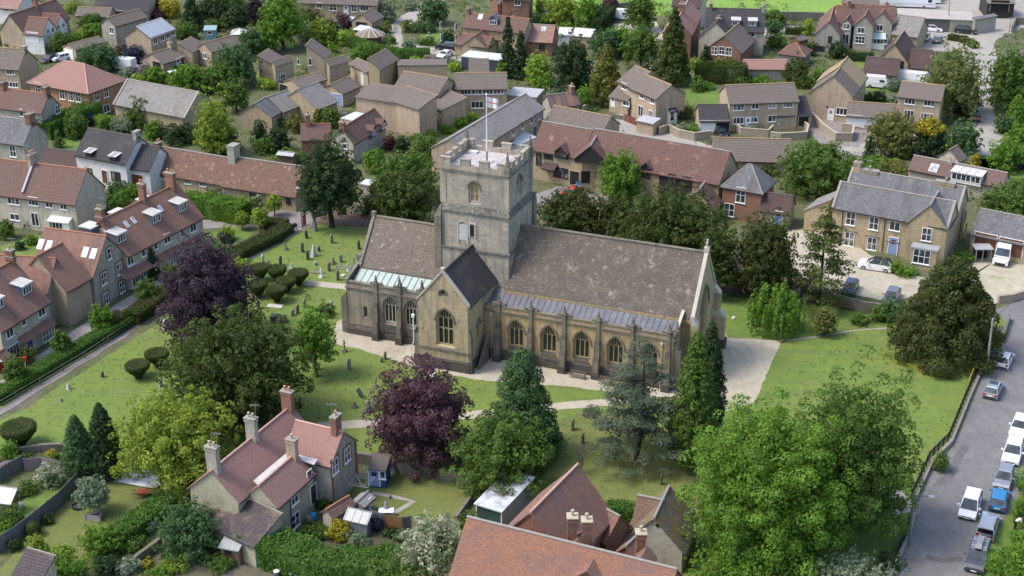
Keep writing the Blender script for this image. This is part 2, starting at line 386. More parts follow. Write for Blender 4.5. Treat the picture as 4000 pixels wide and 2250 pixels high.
def plant(b,shape,col,label,cat=None,tc=None,cap=None,leaf=None,dens=1.0,clump=None,group=None,name=None,bark=None):
 tree=shape not in('ball','dome','mound')
 if tc is None:tc={'tree':.10,'cyp':.05,'cone':.04,'col':.03,'weep':.08,'tier':.10,'yewcone':.02,'yew':.05}.get(shape,-.10)
 P,rx,rz=solve(b,tc)
 sd=seed();d=pxm(P)
 if leaf is None:leaf=max(.13,min(.42,7.0/d+rx*.010))
 sh={'mound':'ball','yew':'bough','tree':'bough'}.get(shape,shape)
 cl=clump or{'cone':.22,'col':.22,'yewcone':.2,'cyp':.16,'tier':.22,'yew':.15,'tree':.17,'weep':.25}.get(shape,.36)
 me=crown('crown',rx,rz,sh,LF[col],leaf,sd,dens,cl,shape=='yew')
 if cat is None:cat='tree' if tree else 'shrub'
 if not tree:
  o=bpy.data.objects.new(name or 'shrub',me);me.name=name or 'shrub';COL.objects.link(o)
  o.location=P
  return tag(o,label,cat,group)
 nm=name or{'cone':'conifer','col':'conifer','cyp':'cypress','yewcone':'yew_tree','yew':'yew_tree','tier':'cedar_tree','weep':'weeping_tree'}.get(shape,'broadleaf_tree')
 root=empty(nm,(P.x,P.y,0),label,cat,group)
 o=bpy.data.objects.new('crown',me);COL.objects.link(o);o.parent=root;o.location=(0,0,P.z)
 if cap:
  m2=crown('crown',rx*.8,rz*.42,'ball',LF[cap],leaf,seed(),1.0,.3);o2=bpy.data.objects.new('crown',m2);COL.objects.link(o2);o2.parent=root;o2.location=(-.1*rx,0,P.z+rz*.72);o2['label']='brilliant yellow cap of new leaves'
 rg=random.Random(sd);tb=MB();r0=max(.06,min(.6,rx*(.05 if shape=='tier' else .085)))
 top=P.z+rz*(.85 if shape in('cone','col','tier','yewcone','cyp')else .25)
 k1=Vector((rg.uniform(-.1,.1)*rx,rg.uniform(-.1,.1)*rx,P.z-rz*.35 if P.z-rz*.35>.3 else .3))
 tb.lathe([(r0*1.5,-.2),(r0*1.1,.25),(r0,min(.8,k1.z))],8,(0,0,0))
 tb.tube((0,0,min(.8,k1.z)-.02),k1,r0,r0*.8,8);tb.tube(k1,(k1.x*.6,k1.y*.6,top),r0*.8,r0*.15,7)
 for k in range(7):
  a=k*2.4+rg.uniform(-.3,.3);zz=k1.z+(top-k1.z)*rg.uniform(0,.6)
  L=rx*rg.uniform(.45,.75)*(.5 if shape in('cone','col','cyp')else 1)
  tb.tube((k1.x*.8,k1.y*.8,zz),(math.cos(a)*L,math.sin(a)*L,zz+rz*(.05 if shape=='tier' else rg.uniform(.15,.5))),r0*.4,r0*.1,5)
 t=tb.build('trunk',bark or(BARKD if col in('d','o','oo','p','pp')else BARK),None,smooth=True)
 t.parent=root
 return root
def surf_core(prof,n=14,k=.94):
 V,Fc=[],[]
 for r,z in prof:
  for j in range(n):
   a=j*2*math.pi/n;V.append((r*k*math.cos(a),r*k*math.sin(a),z*.99))
 for i in range(len(prof)-1):
  for j in range(n):
   l=(j+1)%n;Fc.append((i*n+j,i*n+l,(i+1)*n+l,(i+1)*n+j))
 Fc.append(tuple((len(prof)-1)*n+j for j in range(n)))
 return V,Fc
def clipped(p,w,h,prof,col,label,cat='topiary',leaf=.13,group=None,name='topiary',dens=1.0):
 """a clipped bush: surface of revolution (unit profile) covered with small leaves; p = foot in the picture"""
 P=at(p);pr_=[(r*w/2,z*h)for r,z in prof]
 sd=seed();rg=np.random.default_rng(sd);Pn,Nn=[],[]
 for(r0,z0),(r1,z1)in zip(pr_[:-1],pr_[1:]):
  L=math.hypot(r1-r0,z1-z0);A=math.pi*(r0+r1)*L
  m=int(A/(leaf*leaf*.55)*dens)+4
  t=rg.uniform(0,1,m);th=rg.uniform(0,6.283,m);r=r0+(r1-r0)*t
  nz=(r0-r1)/(L+1e-9);nr=(z1-z0)/(L+1e-9)
  Pn.append(np.stack([np.cos(th)*r,np.sin(th)*r,z0+(z1-z0)*t],1)+rg.normal(size=(m,3))*leaf*.25)
  Nn.append(np.stack([np.cos(th)*nr,np.sin(th)*nr,np.full(m,nz)],1)+rg.normal(size=(m,3))*.45)
 Pn=np.concatenate(Pn);Nn=np.concatenate(Nn);Nn/=np.linalg.norm(Nn,axis=1)[:,None]
 me=leaf_mesh(name,Pn,Nn,np.full(len(Pn),leaf*.62),LF[col],sd,core=surf_core(pr_))
 o=bpy.data.objects.new(name,me);COL.objects.link(o);o.location=P;o.rotation_euler[2]=random.Random(sd).uniform(0,3)
 return tag(o,label,cat,group)
BOWL=[(.22,0),(.3,.18),(.62,.42),(.86,.62),(.98,.72),(1,.9),(.93,.97),(.7,.93),(.4,.88),(0.02,.87)]
BALL=[(.25,0),(.7,.12),(.95,.35),(1,.52),(.9,.75),(.6,.93),(.25,.99),(.02,1)]
CONEP=[(.8,0),(1,.08),(.85,.3),(.55,.65),(.22,.93),(.02,1)]
def hedge(pts,w,h,col,label,cat='hedge',leaf=.2,dens=1.0,group=None,wob=.08):
 """clipped hedge along picture points on the ground; a leafy solid"""
 Q=[at(p)for p in pts];sd=seed();rg=np.random.default_rng(sd)
 L0=Q[0];Pn,Nn,V,Fc=[],[],[],[]
 n=len(Q);off=[]
 for i in range(n):
  d=((Q[min(i+1,n-1)]-Q[max(i-1,0)]).to_2d()).normalized();off.append(Vector((-d.y,d.x,0))*(w/2))
 for i in range(n):
  for s,z in((-1,0),(-1,.88*h),(1,.88*h),(1,0)):V.append(tuple(Q[i]-L0+off[i]*s*.9+Vector((0,0,z))))
 for i in range(n-1):
  a,b=i*4,i*4+4
  for k in range(3):Fc.append((a+k,a+k+1,b+k+1,b+k))
 Fc.append((0,1,2,3));Fc.append(tuple(reversed([n*4-4+k for k in range(4)])))
 def sheet(a,b,c,d,nr):
  a,b,c,d=[np.array(x)for x in(a,b,c,d)]
  A=np.linalg.norm(b-a)*np.linalg.norm(d-a);m=int(A/(leaf*leaf*.5)*dens*1.5)+3
  u=rg.uniform(0,1,(m,1));v=rg.uniform(0,1,(m,1))
  X=a*(1-u)*(1-v)+b*u*(1-v)+c*u*v+d*(1-u)*v
  bump=np.sin(X[:,:1]*1.7+sd)*np.cos(X[:,1:2]*1.3)*wob*1.5
  X=X+np.array(nr)*bump+rg.normal(size=(m,3))*(leaf*.3)
  Pn.append(X);Nn.append(np.tile(nr,(m,1))+rg.normal(size=(m,3))*.5)
 up=Vector((0,0,h))
 for i in range(n-1):
  a,b=Q[i]-L0,Q[i+1]-L0;oa,ob=off[i],off[i+1]
  sheet(a-oa,b-ob,b-ob+up,a-oa+up,tuple(-oa.normalized()))
  sheet(a+oa,b+ob,b+ob+up,a+oa+up,tuple(oa.normalized()))
  sheet(a-oa+up,b-ob+up,b+ob+up,a+oa+up,(0,0,1))
 for i,s in((0,-1),(n-1,1)):
  d=(Q[min(i+1,n-1)]-Q[max(i-1,0)]).normalized()*s
  sheet(Q[i]-L0-off[i],Q[i]-L0+off[i],Q[i]-L0+off[i]+up,Q[i]-L0-off[i]+up,tuple(d))
 Pn=np.concatenate(Pn);Nn=np.concatenate(Nn);Nn/=np.linalg.norm(Nn,axis=1)[:,None]
 me=leaf_mesh('hedge',Pn,Nn,np.full(len(Pn),leaf*.62),LF[col],sd,core=(V,Fc))
 o=bpy.data.objects.new('hedge',me);COL.objects.link(o);o.location=L0
 return tag(o,label,cat,group)
 # ------------------------------------------------------------------ ground sheets, walls, fences
FOOT,FNAME=[],{}
def ragged(Q,j,closed=True,step=1.1):
 rg=random.Random(len(Q)+int(Q[0].x*10));out=[]
 for i in range(len(Q)if closed else len(Q)-1):
  a,c=Q[i],Q[(i+1)%len(Q)];k=max(1,min(60,int((c-a).length/step)));n=Vector((-(c-a).y,(c-a).x,0)).normalized()
  for t in range(k):out.append(a.lerp(c,t/k)+n*(rg.uniform(-j,j)if t else 0))
 return out if closed else out+[Q[-1]]
def sheet(name,pts,mat,z,j=.13):
 b=MB();Q=ragged([at(p)for p in pts],j)
 if name!='field':FOOT.append([(q.x,q.y)for q in Q]);FNAME[len(FOOT)-1]=name
 if sum((Q[i].x*Q[(i+1)%len(Q)].y-Q[(i+1)%len(Q)].x*Q[i].y)for i in range(len(Q)))<0:Q.reverse()
 b.poly([(q.x,q.y,z)for q in Q]);o=b.build(name,mat);o['kind']='structure';return o
def ribbon(name,pts,w,mat,z):
 b=MB();Q=ragged([at(p)for p in pts],.09,False,1.6);n=len(Q);E=[]
 for i in range(n):
  d=((Q[min(i+1,n-1)]-Q[max(i-1,0)]).to_2d()).normalized();ww=w*(1+.07*math.sin(i*2.1+i*i))
  E.append((Q[i]+Vector((d.y,-d.x,0))*ww/2,Q[i]-Vector((d.y,-d.x,0))*ww/2))
 for i in range(n-1):
  b.poly([(p.x,p.y,z)for p in(E[i][0],E[i+1][0],E[i+1][1],E[i][1])])
 o=b.build(name,mat);o['kind']='structure';return o
def runwall(pts,h,th,mat,label,name='garden_wall',cat='wall',cope=None,z0=-.2,group=None):
 """a wall, board fence or railing base along picture points on the ground"""
 Q=[at(p)for p in pts];root=empty(name,Q[0],label,cat,group);b,c=MB(),MB();n=len(Q)
 O=[]
 for i in range(n):
  d=((Q[min(i+1,n-1)]-Q[max(i-1,0)]).to_2d()).normalized();O.append(Vector((-d.y,d.x,0)))
 for i in range(n-1):
  for bb,t,za,zb in((b,th/2,z0,h),(c,th/2+.05,h,h+.08)):
   if bb is c and not cope:continue
   lo=[Q[i]-O[i]*t,Q[i+1]-O[i+1]*t,Q[i+1]+O[i+1]*t,Q[i]+O[i]*t]
   bb.hexa([p+Vector((0,0,za))for p in lo],[p+Vector((0,0,zb))for p in lo])
 if not cope:
  COL.objects.unlink(root);bpy.data.objects.remove(root)
  o=b.build(name,mat,None,loc=Q[0]);del LABELS[label];return tag(o,label,cat,group)
 kids(b,'wall_face',mat,root);kids(c,'coping',cope,root)
 return root
def fence(pts,h,mat,label,name='fence',post=2.0,cat='fence',rails=None,pm=None):
 """panel fence (rails=None) or open railing (rails = list of heights)"""
 Q=[at(p)for p in pts];root=empty(name,Q[0],label,cat)
 b,pb=MB(),MB();posts=[]
 for a,c in zip(Q[:-1],Q[1:]):
  d=c-a;L=d.length;d.normalize();o=Vector((-d.y,d.x,0))
  k=max(1,round(L/post))
  for i in range(k+(c==Q[-1])):posts.append(a+d*(L*i/k))
  if rails:
   for z in rails:b.tube(a+Vector((0,0,z)),c+Vector((0,0,z)),.035,n=4)
  else:
   for i in range(k):
    p,q=a+d*(L*i/k+.06),a+d*(L*(i+1)/k-.06)
    lo=[p-o*.03,q-o*.03,q+o*.03,p+o*.03]
    b.hexa([x+Vector((0,0,.03))for x in lo],[x+Vector((0,0,h))for x in lo])
 kids(b,'rail' if rails else 'panel',mat,root)
 for p in posts:
  q=MB();q.box(p.x-.05,p.y-.05,-.1,p.x+.05,p.y+.05,h+.08);kids(q,'post',pm or mat,root)
 return root
 # ------------------------------------------------------------------ houses
class Blk:pass
def solve_block(A,B,ze,R,pitch,mono=False):
 """depth of a block from the picture place of its ridge over the A end (or 'B' end)"""
 a,b=at(A,ze),at(B,ze);e=(b-a).normalized();n=Vector((-e.y,e.x,0))
 px,end=(R[:2],R[2])if len(R)==3 else(R,'A')
 t=N(px);base=a if end=='A' else b;best=None
 for i in range(4,500):
  D=i*.06+.5;h=math.tan(rad(pitch))*(D if mono else D/2)
  q=proj(base+n*(D if mono else D/2)+Vector((0,0,h)))
  er=(q[0]-t[0])**2*.5+(q[1]-t[1])**2
  if best is None or er<best[0]:best=(er,D)
 return best[1]
def mkblock(root,A,B,ze,R=None,D=None,pitch=42,typ='gable',wall='buff',roof='brown',oh=.3,ridge=None,hipfrac=1.0,nm='',cope=False,thick=.14,z0=-.3):
 k=Blk();a,b=at(A,ze),at(B,ze)
 if D is None:D=solve_block(A,B,ze,R,pitch,typ=='mono')
 return mkblock3(root,a,b,ze,D,pitch,typ,wall,roof,oh,ridge,hipfrac,nm,cope,thick,z0)
def mkblock3(root,a,b,ze,D,pitch=42,typ='gable',wall='buff',roof='brown',oh=.3,ridge=None,hipfrac=1.0,nm='',cope=False,thick=.14,z0=-.3):
 k=Blk();e=(b-a);e.z=0;L=e.length;e.normalize();n=Vector((-e.y,e.x,0));a=Vector((a.x,a.y,0))
 h=math.tan(rad(pitch))*(D if typ=='mono' else D/2)
 k.a,k.e,k.n,k.L,k.D,k.ze,k.h,k.typ,k.pitch=a,e,n,L,D,ze,h,typ,pitch
 P=lambda u,v,z:a+e*u+n*v+Vector((0,0,z));k.P=P
 k.wallm,k.roofm,k.root=wall,roof,root
 FOOT.append([(q.x,q.y)for q in(P(-.6,-.6,0),P(L+.6,-.6,0),P(L+.6,D+.6,0),P(-.6,D+.6,0))])
 wm=W[wall]if isinstance(wall,str)else wall
 w=MB()
 if typ=='gable':
  w.poly([P(0,0,z0),P(L,0,z0),P(L,0,ze),P(0,0,ze)]);w.poly([P(L,D,z0),P(0,D,z0),P(0,D,ze),P(L,D,ze)])
  w.poly([P(L,0,z0),P(L,D,z0),P(L,D,ze),P(L,D/2,ze+h),P(L,0,ze)]);w.poly([P(0,D,z0),P(0,0,z0),P(0,0,ze),P(0,D/2,ze+h),P(0,D,ze)])
 elif typ=='mono':
  w.poly([P(0,0,z0),P(L,0,z0),P(L,0,ze),P(0,0,ze)]);w.poly([P(L,D,z0),P(0,D,z0),P(0,D,ze+h),P(L,D,ze+h)])
  w.poly([P(L,0,z0),P(L,D,z0),P(L,D,ze+h),P(L,0,ze)]);w.poly([P(0,D,z0),P(0,0,z0),P(0,0,ze),P(0,D,ze+h)])
 else:
  w.box(0,0,z0,L,D,ze,T=P)
 k.wall=kids(w,nm+'wall',wm,root)
 r=MB();t=thick
 rm=[R_[roof]if isinstance(roof,str)else roof,G_[ridge or RIDGE.get(roof,'ridge_grey')],WHITE,DARKW]
 if typ=='gable':
  ov=0.02 if cope else .15
  s=math.tan(rad(pitch));ez=ze-oh*s
  for f0,f1 in((-oh,D/2),(D+oh,D/2)):
   q=[P(-ov,f0,ez),P(L+ov,f0,ez),P(L+ov,f1,ze+h),P(-ov,f1,ze+h)]
   if f0>0:q.reverse()
   up=Vector((0,0,t))
   r.hexa(q,[x+up for x in q])
  rb=Vector((0,0,t))
  r.tube(P(-ov-.01,D/2,ze+h)+rb,P(L+ov+.01,D/2,ze+h)+rb,.13,n=6,m=1)
  r.box(0,-oh-.1,ez-.02,L,-oh+.0,ez+.1,m=3,T=P)
  if cope:
   for u in(0,L):
    for f0,f1 in((-oh,D/2),(D+oh,D/2)):
     q=[P(u-.17,f0,ez+.04),P(u+.17,f0,ez+.04),P(u+.17,f1,ze+h+.04),P(u-.17,f1,ze+h+.04)]
     if f0>0:q.reverse()
     r.hexa(q,[x+Vector((0,0,.28))for x in q],m=1)
 elif typ=='mono':
  s=math.tan(rad(pitch));ez=ze-oh*s
  q=[P(-.12,-oh,ez),P(L+.12,-oh,ez),P(L+.12,D+.1,ze+h+.1*s),P(-.12,D+.1,ze+h+.1*s)]
  r.hexa(q,[x+Vector((0,0,t))for x in q])
  r.box(-.14,D+.06,ze+h-.05,L+.14,D+.2,ze+h+.1*s+t+.04,m=1,T=P)
 elif typ=='hip':
  s=math.tan(rad(pitch));ez=ze-oh*s;hh=D/2*hipfrac
  c=[P(-oh,-oh,ez),P(L+oh,-oh,ez),P(L+oh,D+oh,ez),P(-oh,D+oh,ez)]
  if L>=D:r1,r2=P(hh,D/2,ze+h),P(L-hh,D/2,ze+h)
  else:
   h2=s*L/2;r1=r2=P(L/2,D/2,ze+min(h,h2));k.h=min(h,h2)
   if D>L:r1,r2=P(L/2,L/2,ze+h2),P(L/2,D-L/2,ze+h2);
  if L>=D:
   F_=[(c[0],c[1],r2,r1),(c[1],c[2],r2),(c[2],c[3],r1,r2),(c[3],c[0],r1)];hp=[(c[0],r1),(c[1],r2),(c[2],r2),(c[3],r1),(r1,r2)]
  else:
   F_=[(c[0],c[1],r1),(c[1],c[2],r2,r1),(c[2],c[3],r2),(c[3],c[0],r1,r2)];hp=[(c[0],r1),(c[1],r1),(c[2],r2),(c[3],r2),(r1,r2)]
  for f in F_:r.poly([x+Vector((0,0,t))for x in f])
  r.box(-oh,-oh,ez-.02,L+oh,D+oh,ez+t-.01,m=3,T=P)
  for p,q in hp:
   if(p-q).length>.1:r.tube(p+Vector((0,0,t+.02)),q+Vector((0,0,t+.02)),.10,n=5,m=1)
 elif typ=='flat':
  r.box(-.1,-.1,ze,L+.1,D+.1,ze+.18,T=P)
 k.roof=kids(r,nm+'roof',rm,root)
 return k
def face(k,f):
 """origin, rightward axis and outward normal of a wall seen from outside"""
 if f=='f':return k.P(0,0,0),k.e,-k.n
 if f=='r':return k.P(k.L,0,0),k.n,k.e
 if f=='b':return k.P(k.L,k.D,0),-k.e,k.n
 return k.P(0,k.D,0),-k.n,-k.e
PANE={'w':(WHITE,GLASS),'d':(DARKW,GLASS),'s':(STONE_T,GLASS),'l':(WHITE,GLASSL)}
def opening(k,f,px,w,h,sty='w',nx=2,ny=1,name='window',z=None,surround=None):
 o,u,nn=face(k,f);c=onplane(px,o,nn)
 uu=(c-o).dot(u);zz=c.z if z is None else z
 if zz-h/2<0.05:zz=h/2+.05
 return opening3(k.root,o,u,nn,uu,zz,w,h,sty,nx,ny,name,surround)
def opening3(root,o,u,nn,uu,zz,w,h,sty='w',nx=2,ny=1,name='window',surround=None,sub=False):
 o=Vector((o.x,o.y,0));T=lambda x,y,z:o+u*(uu+x)+nn*y+Vector((0,0,zz+z))
 # T maps (right, outward, up)
 def bx(b,x0,x1,y0,y1,z0,z1,m=0):
  lo=[T(x0,y1,z0),T(x1,y1,z0),T(x1,y0,z0),T(x0,y0,z0)];hi=[T(x0,y1,z1),T(x1,y1,z1),T(x1,y0,z1),T(x0,y0,z1)]
  b.hexa(lo,hi,m)
 if name in('window','patio_door'):
  fm,gm=PANE[sty];b=MB();t=.08 if w>.7 else .06
  bx(b,-w/2,w/2,.0,.07,h/2-t,h/2);bx(b,-w/2,w/2,.0,.07,-h/2,-h/2+t)
  bx(b,-w/2,-w/2+t,.0,.07,-h/2+t,h/2-t);bx(b,w/2-t,w/2,.0,.07,-h/2+t,h/2-t)
  for i in range(1,nx):
   x=-w/2+w*i/nx;bx(b,x-t*.45,x+t*.45,.0,.06,-h/2+t,h/2-t)
  for i in range(1,ny):
   z=-h/2+h*i/ny;bx(b,-w/2+t,w/2-t,.0,.055,z-.03,z+.03)
  if name=='window':bx(b,-w/2-.08,w/2+.08,0,.14,-h/2-.09,-h/2,0)
  g=MB();bx(g,-w/2+t*.5,w/2-t*.5,0,.02,-h/2+t*.5,h/2-t*.5)
  fr=kids(b,name,fm,root);kids(g,'pane',gm,fr)
  if surround:
   s=MB()
   for x in(-w/2-.14,w/2+.14):bx(s,x-.14,x+.14,0,.035,-h/2-.1,h/2+.05)
   bx(s,-w/2-.28,w/2+.28,0,.035,h/2+.05,h/2+.3)
   kids(s,'surround',surround,fr)
  return fr
 b=MB();col=sty
 bx(b,-w/2,w/2,0,.05,-h/2,h/2)
 if name=='garage_door':
  for i in range(1,6):bx(b,-w/2+.03,w/2-.03,.05,.058,-h/2+h*i/6-.02,-h/2+h*i/6+.02)
 fr=kids(b,name,col,root)
 d=MB();t=.09
 bx(d,-w/2-t,-w/2,0,.09,-h/2,h/2+t);bx(d,w/2,w/2+t,0,.09,-h/2,h/2+t);bx(d,-w/2,w/2,0,.09,h/2,h/2+t)
 kids(d,'frame',WHITE if col is not SHADEIN else STONE_T,fr)
 if name=='door':
  g=MB();bx(g,-w*.25,w*.25,.05,.065,h*.12,h*.38);kids(g,'pane',GLASS,fr)
 return fr
def roofplane(k,side='f'):
 s=math.tan(rad(k.pitch));v=Vector((0,0,.15))
 if side=='f':
  o=k.P(0,0,k.ze)+v;up=(k.n+Vector((0,0,s))).normalized();return o,k.e,up,k.e.cross(up)
 o=k.P(k.L,k.D,k.ze)+v;up=(-k.n+Vector((0,0,s))).normalized();return o,-k.e,up,(-k.e).cross(up)
def onroof(k,px,w,h,name,mat,frame=None,side='f',th=.07):
 """flat fitting on the roof slope: skylight, solar panel"""
 o,u,up,nn=roofplane(k,side);c=onplane(px,o,nn)
 b=MB();lo=[c-u*w/2-up*h/2,c+u*w/2-up*h/2,c+u*w/2+up*h/2,c-u*w/2+up*h/2]
 b.hexa([p-nn*.03 for p in lo],[p+nn*th for p in lo]);p=kids(b,name,frame or WHITE,k.root)
 g=MB();t=.07;lo=[c-u*(w/2-t)-up*(h/2-t),c+u*(w/2-t)-up*(h/2-t),c+u*(w/2-t)+up*(h/2-t),c-u*(w/2-t)+up*(h/2-t)]
 g.hexa([p_+nn*(th-.01)for p_ in lo],[p_+nn*(th+.012)for p_ in lo]);kids(g,'pane',mat,p)
def chimney(k,px,w=.9,d=.6,mat='brick',pots=2,pot=POT,v=None):
 """stack on the ridge (v = D/2) whose top centre shows at px"""
 vv=k.D/2 if v is None else v;t=N(px);best=None
 for i in range(0,101):
  u=k.L*i/100
  for j in range(4,60):
   z=k.ze+k.h*(1-abs(vv-k.D/2)/(k.D/2))+j*.05;q=proj(k.P(u,vv,z));er=(q[0]-t[0])**2+(q[1]-t[1])**2
   if best is None or er<best[0]:best=(er,u,z)
 u,z=best[1],best[2];u=min(max(u,d/2),k.L-d/2);zb=k.ze+k.h*(1-abs(vv-k.D/2)/(k.D/2))-.9
 b=MB();T=k.P
 b.box(u-d/2,vv-w/2,zb,u+d/2,vv+w/2,z,T=T);b.box(u-d/2-.07,vv-w/2-.07,z-.32,u+d/2+.07,vv+w/2+.07,z-.12,T=T)
 c=MB();c.box(u-d/2-.1,vv-w/2-.1,z,u+d/2+.1,vv+w/2+.1,z+.1,T=T)
 ch=kids(b,'chimney',W[mat],k.root);kids(c,'chimney_cap',G_['ridge_grey'],ch)
 for i in range(pots):
  y=vv+(i-(pots-1)/2)*(w/max(pots,1))*.85;q=MB();p=T(u,y,z+.1)
  q.lathe([(.15,0),(.11,.1),(.12,.42),(.15,.46),(.14,.5)],8,p);kids(q,'chimney_pot',pot,ch)
 if pots and int(px[0]+px[1])%3:
  q=MB();t0=T(u,vv-w/2-.05,z-.3);tp=t0+Vector((0,0,2.0));q.tube(t0,tp,.03,n=4);q.tube(tp+Vector((-.5,.1,-.1)),tp+Vector((.5,-.1,-.1)),.025,n=4)
  for x in(-.45,-.2,.05,.3):q.tube(tp+Vector((x-.05,-.25,-.1)),tp+Vector((x+.05,.25,-.1)),.015,n=4)
  kids(q,'aerial',MATS.get('aerial_metal')or plain('aerial_metal',(.4,.4,.4),.4,.6),k.root)
def dormer(k,px,w=1.6,h=1.3,roof=None,cheek=None,sty='w',nx=3,side='f',gable=False,mat=None):
 """px: bottom centre of the dormer's front on the slope"""
 o,u,up,nn=roofplane(k,side);c=onplane(px,o,nn);inn=Vector((-u.y,u.x,0));s=math.tan(rad(k.pitch));dep=h/s+.5
 T=lambda x,y,z:c+u*x+inn*y+Vector((0,0,z))
 b=MB();b.box(-w/2,0,-.3,w/2,dep,h,T=T)
 if gable:b.hexa([T(-w/2,0,h),T(w/2,0,h),T(w/2,dep,h),T(-w/2,dep,h)],[T(-.01,0,h+w*.45),T(.01,0,h+w*.45),T(.01,dep+w*.4,h+w*.45),T(-.01,dep+w*.4,h+w*.45)])
 d=kids(b,'dormer',mat or plain('dormer_lead',(.10,.11,.15),.6),k.root)
 r=MB()
 if gable:
  for x0 in(-1,1):
   q=[T(x0*(w/2+.15),-.2,h-.12),T(0,-.2,h+w*.45+.06),T(0,dep+w*.5,h+w*.45+.06),T(x0*(w/2+.15),dep,h-.12)]
   if x0>0:q.reverse()
   q=q[::-1]
   r.hexa(q,[x+Vector((0,0,.1))for x in q])
  kids(r,'dormer_roof',roof or R_['red'],d)
 else:
  q=[T(-w/2-.15,-.25,h-.02),T(w/2+.15,-.25,h-.02),T(w/2+.15,dep+.1,h+.22),T(-w/2-.15,dep+.1,h+.22)]
  r.hexa(q,[x+Vector((0,0,.1))for x in q])
  for i in range(1,4):
   x=-w/2+w*i/4;r.hexa([p+Vector((0,0,.1))for p in(T(x-.03,-.24,h),T(x+.03,-.24,h),T(x+.03,dep,h+.22),T(x-.03,dep,h+.22))],[p+Vector((0,0,.16))for p in(T(x-.03,-.24,h),T(x+.03,-.24,h),T(x+.03,dep,h+.22),T(x-.03,dep,h+.22))])
  kids(r,'dormer_roof',roof or plain('pale_lead',(.50,.49,.47),.6),d)
 f=MB();ww,hh=w-.2,h-.25;fm,gm=PANE[sty]
 def bx(x0,x1,y0,y1,z0,z1,m):f.box(x0,-y1,z0,x1,-y0,z1,m=m,T=T)
 bx(-ww/2,ww/2,.0,.02,.12,.12+hh,1)
 bx(-ww/2,ww/2,.02,.07,.12,.2,0);bx(-ww/2,ww/2,.02,.07,.04+hh,.12+hh,0)
 for i in range(nx+1):
  x=-ww/2+.04+(ww-.08)*i/nx;bx(x-.04,x+.04,.02,.065,.2,.04+hh,0)
 kids(f,'window',[fm,gm],d)
def pipe(k,f,px,z0=.1,z1=None,m=None):
 o,u,nn=face(k,f);c=onplane(px,o,nn);p=c+nn*.09;z1=z1 or k.ze-.1
 b=MB();b.tube((p.x,p.y,z0),(p.x,p.y,z1),.05,n=6);kids(b,'downpipe',m or BLACK,k.root)
def house(label,A,B,ze,R=None,D=None,pitch=42,typ='gable',wall='buff',roof='brown',name='house',cat='house',wins=(),chims=(),group=None,**kw):
 a,b=at(A,ze),at(B,ze)
 root=empty(name,((a.x+b.x)/2,(a.y+b.y)/2,0),label,cat,group)
 k=mkblock(root,A,B,ze,R,D,pitch,typ,wall,roof,**kw)
 fit(k,wins,chims);return k
def wing(k,A,B,ze,R=None,D=None,wins=(),chims=(),wall=None,roof=None,**kw):
 kw.setdefault('nm','wing_')
 w=mkblock(k.root,A,B,ze,R,D,wall=wall or k.wallm,roof=roof or k.roofm,**kw);fit(w,wins,chims);return w
DOORC={'dw':WHITE,'dd':DARKW,'db':BLUEP,'dr':REDP,'dn':BROWNP,'dp':BLUEG}
def fit(k,wins,chims=()):
 """wins: (face, px, py, width, height, style[, lights]); chims: (px, py, kwargs)"""
 for w in wins:
  f,x,y,ww,hh=w[:5];sty=w[5]if len(w)>5 else 'w';nx=w[6]if len(w)>6 else max(1,round(ww/.65))
  if sty in DOORC:opening(k,f,(x,y),ww,hh,DOORC[sty],name='door')
  elif sty=='gw':opening(k,f,(x,y),ww,hh,WHITE,name='garage_door')
  elif sty=='gn':opening(k,f,(x,y),ww,hh,BROWNP,name='garage_door')
  elif sty=='gb':opening(k,f,(x,y),ww,hh,plain('pale_blue_garage',(.28,.38,.55),.5),name='garage_door')
  elif sty=='gg':opening(k,f,(x,y),ww,hh,GREENP,name='garage_door')
  elif sty=='gx':opening(k,f,(x,y),ww,hh,SHADEIN,name='garage_opening')
  elif sty=='pd':opening(k,f,(x,y),ww,hh,'w',nx,1,'patio_door')
  elif sty=='wb':opening(k,f,(x,y),ww,hh,'w',nx,2,'window',surround=W['brick'])
  else:opening(k,f,(x,y),ww,hh,sty,nx,2 if hh>1.4 else 1)
 for c in chims:chimney(k,c[:2],**(c[2]if len(c)>2 else{}))
 # ------------------------------------------------------------------ church
CA=rad(-21.5);CO=Vector((-5.216,151.327,0))
def cw(s,t,z):return CO+Vector((math.cos(CA)*s-math.sin(CA)*t,math.sin(CA)*s+math.cos(CA)*t,z))
church=empty('church',CO,'large medieval stone church with square battlemented tower in the middle of the churchyard','church',rz=CA)
ST_O=coursed('aisle_stone',(.52,.365,.165),(.40,.29,.155),(.32,.25,.15),.6,.28,(.33,.26,.17),(.40,.36,.29),ms=.06,t3=(.45,.6),stain=.62)
ST_B=coursed('transept_stone',(.50,.39,.22),(.38,.31,.20),(.34,.28,.18),.6,.28,(.26,.23,.18),(.40,.37,.32),ms=.06,t3=(.5,.62),stain=.62)
ST_G=coursed('tower_stone',(.45,.39,.30),(.33,.295,.24),(.30,.27,.22),.7,.30,(.29,.27,.24),(.52,.41,.24),ms=.06,t3=(.48,.62),t4=(.57,.7),sc4=.6,stain=.62)
ST_C=coursed('chancel_stone',(.34,.285,.205),(.26,.225,.175),(.25,.22,.17),.6,.28,(.20,.18,.155),(.38,.34,.28),ms=.06,t3=(.45,.6),stain=.62)
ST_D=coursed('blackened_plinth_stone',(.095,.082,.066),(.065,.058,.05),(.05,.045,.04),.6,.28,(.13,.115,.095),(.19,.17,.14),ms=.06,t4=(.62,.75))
ST_T=coursed('weathered_trim_stone',(.235,.205,.155),(.17,.15,.12),(.14,.125,.1),.8,.3,(.12,.11,.09),(.30,.27,.215),ms=.05,stain=.62)
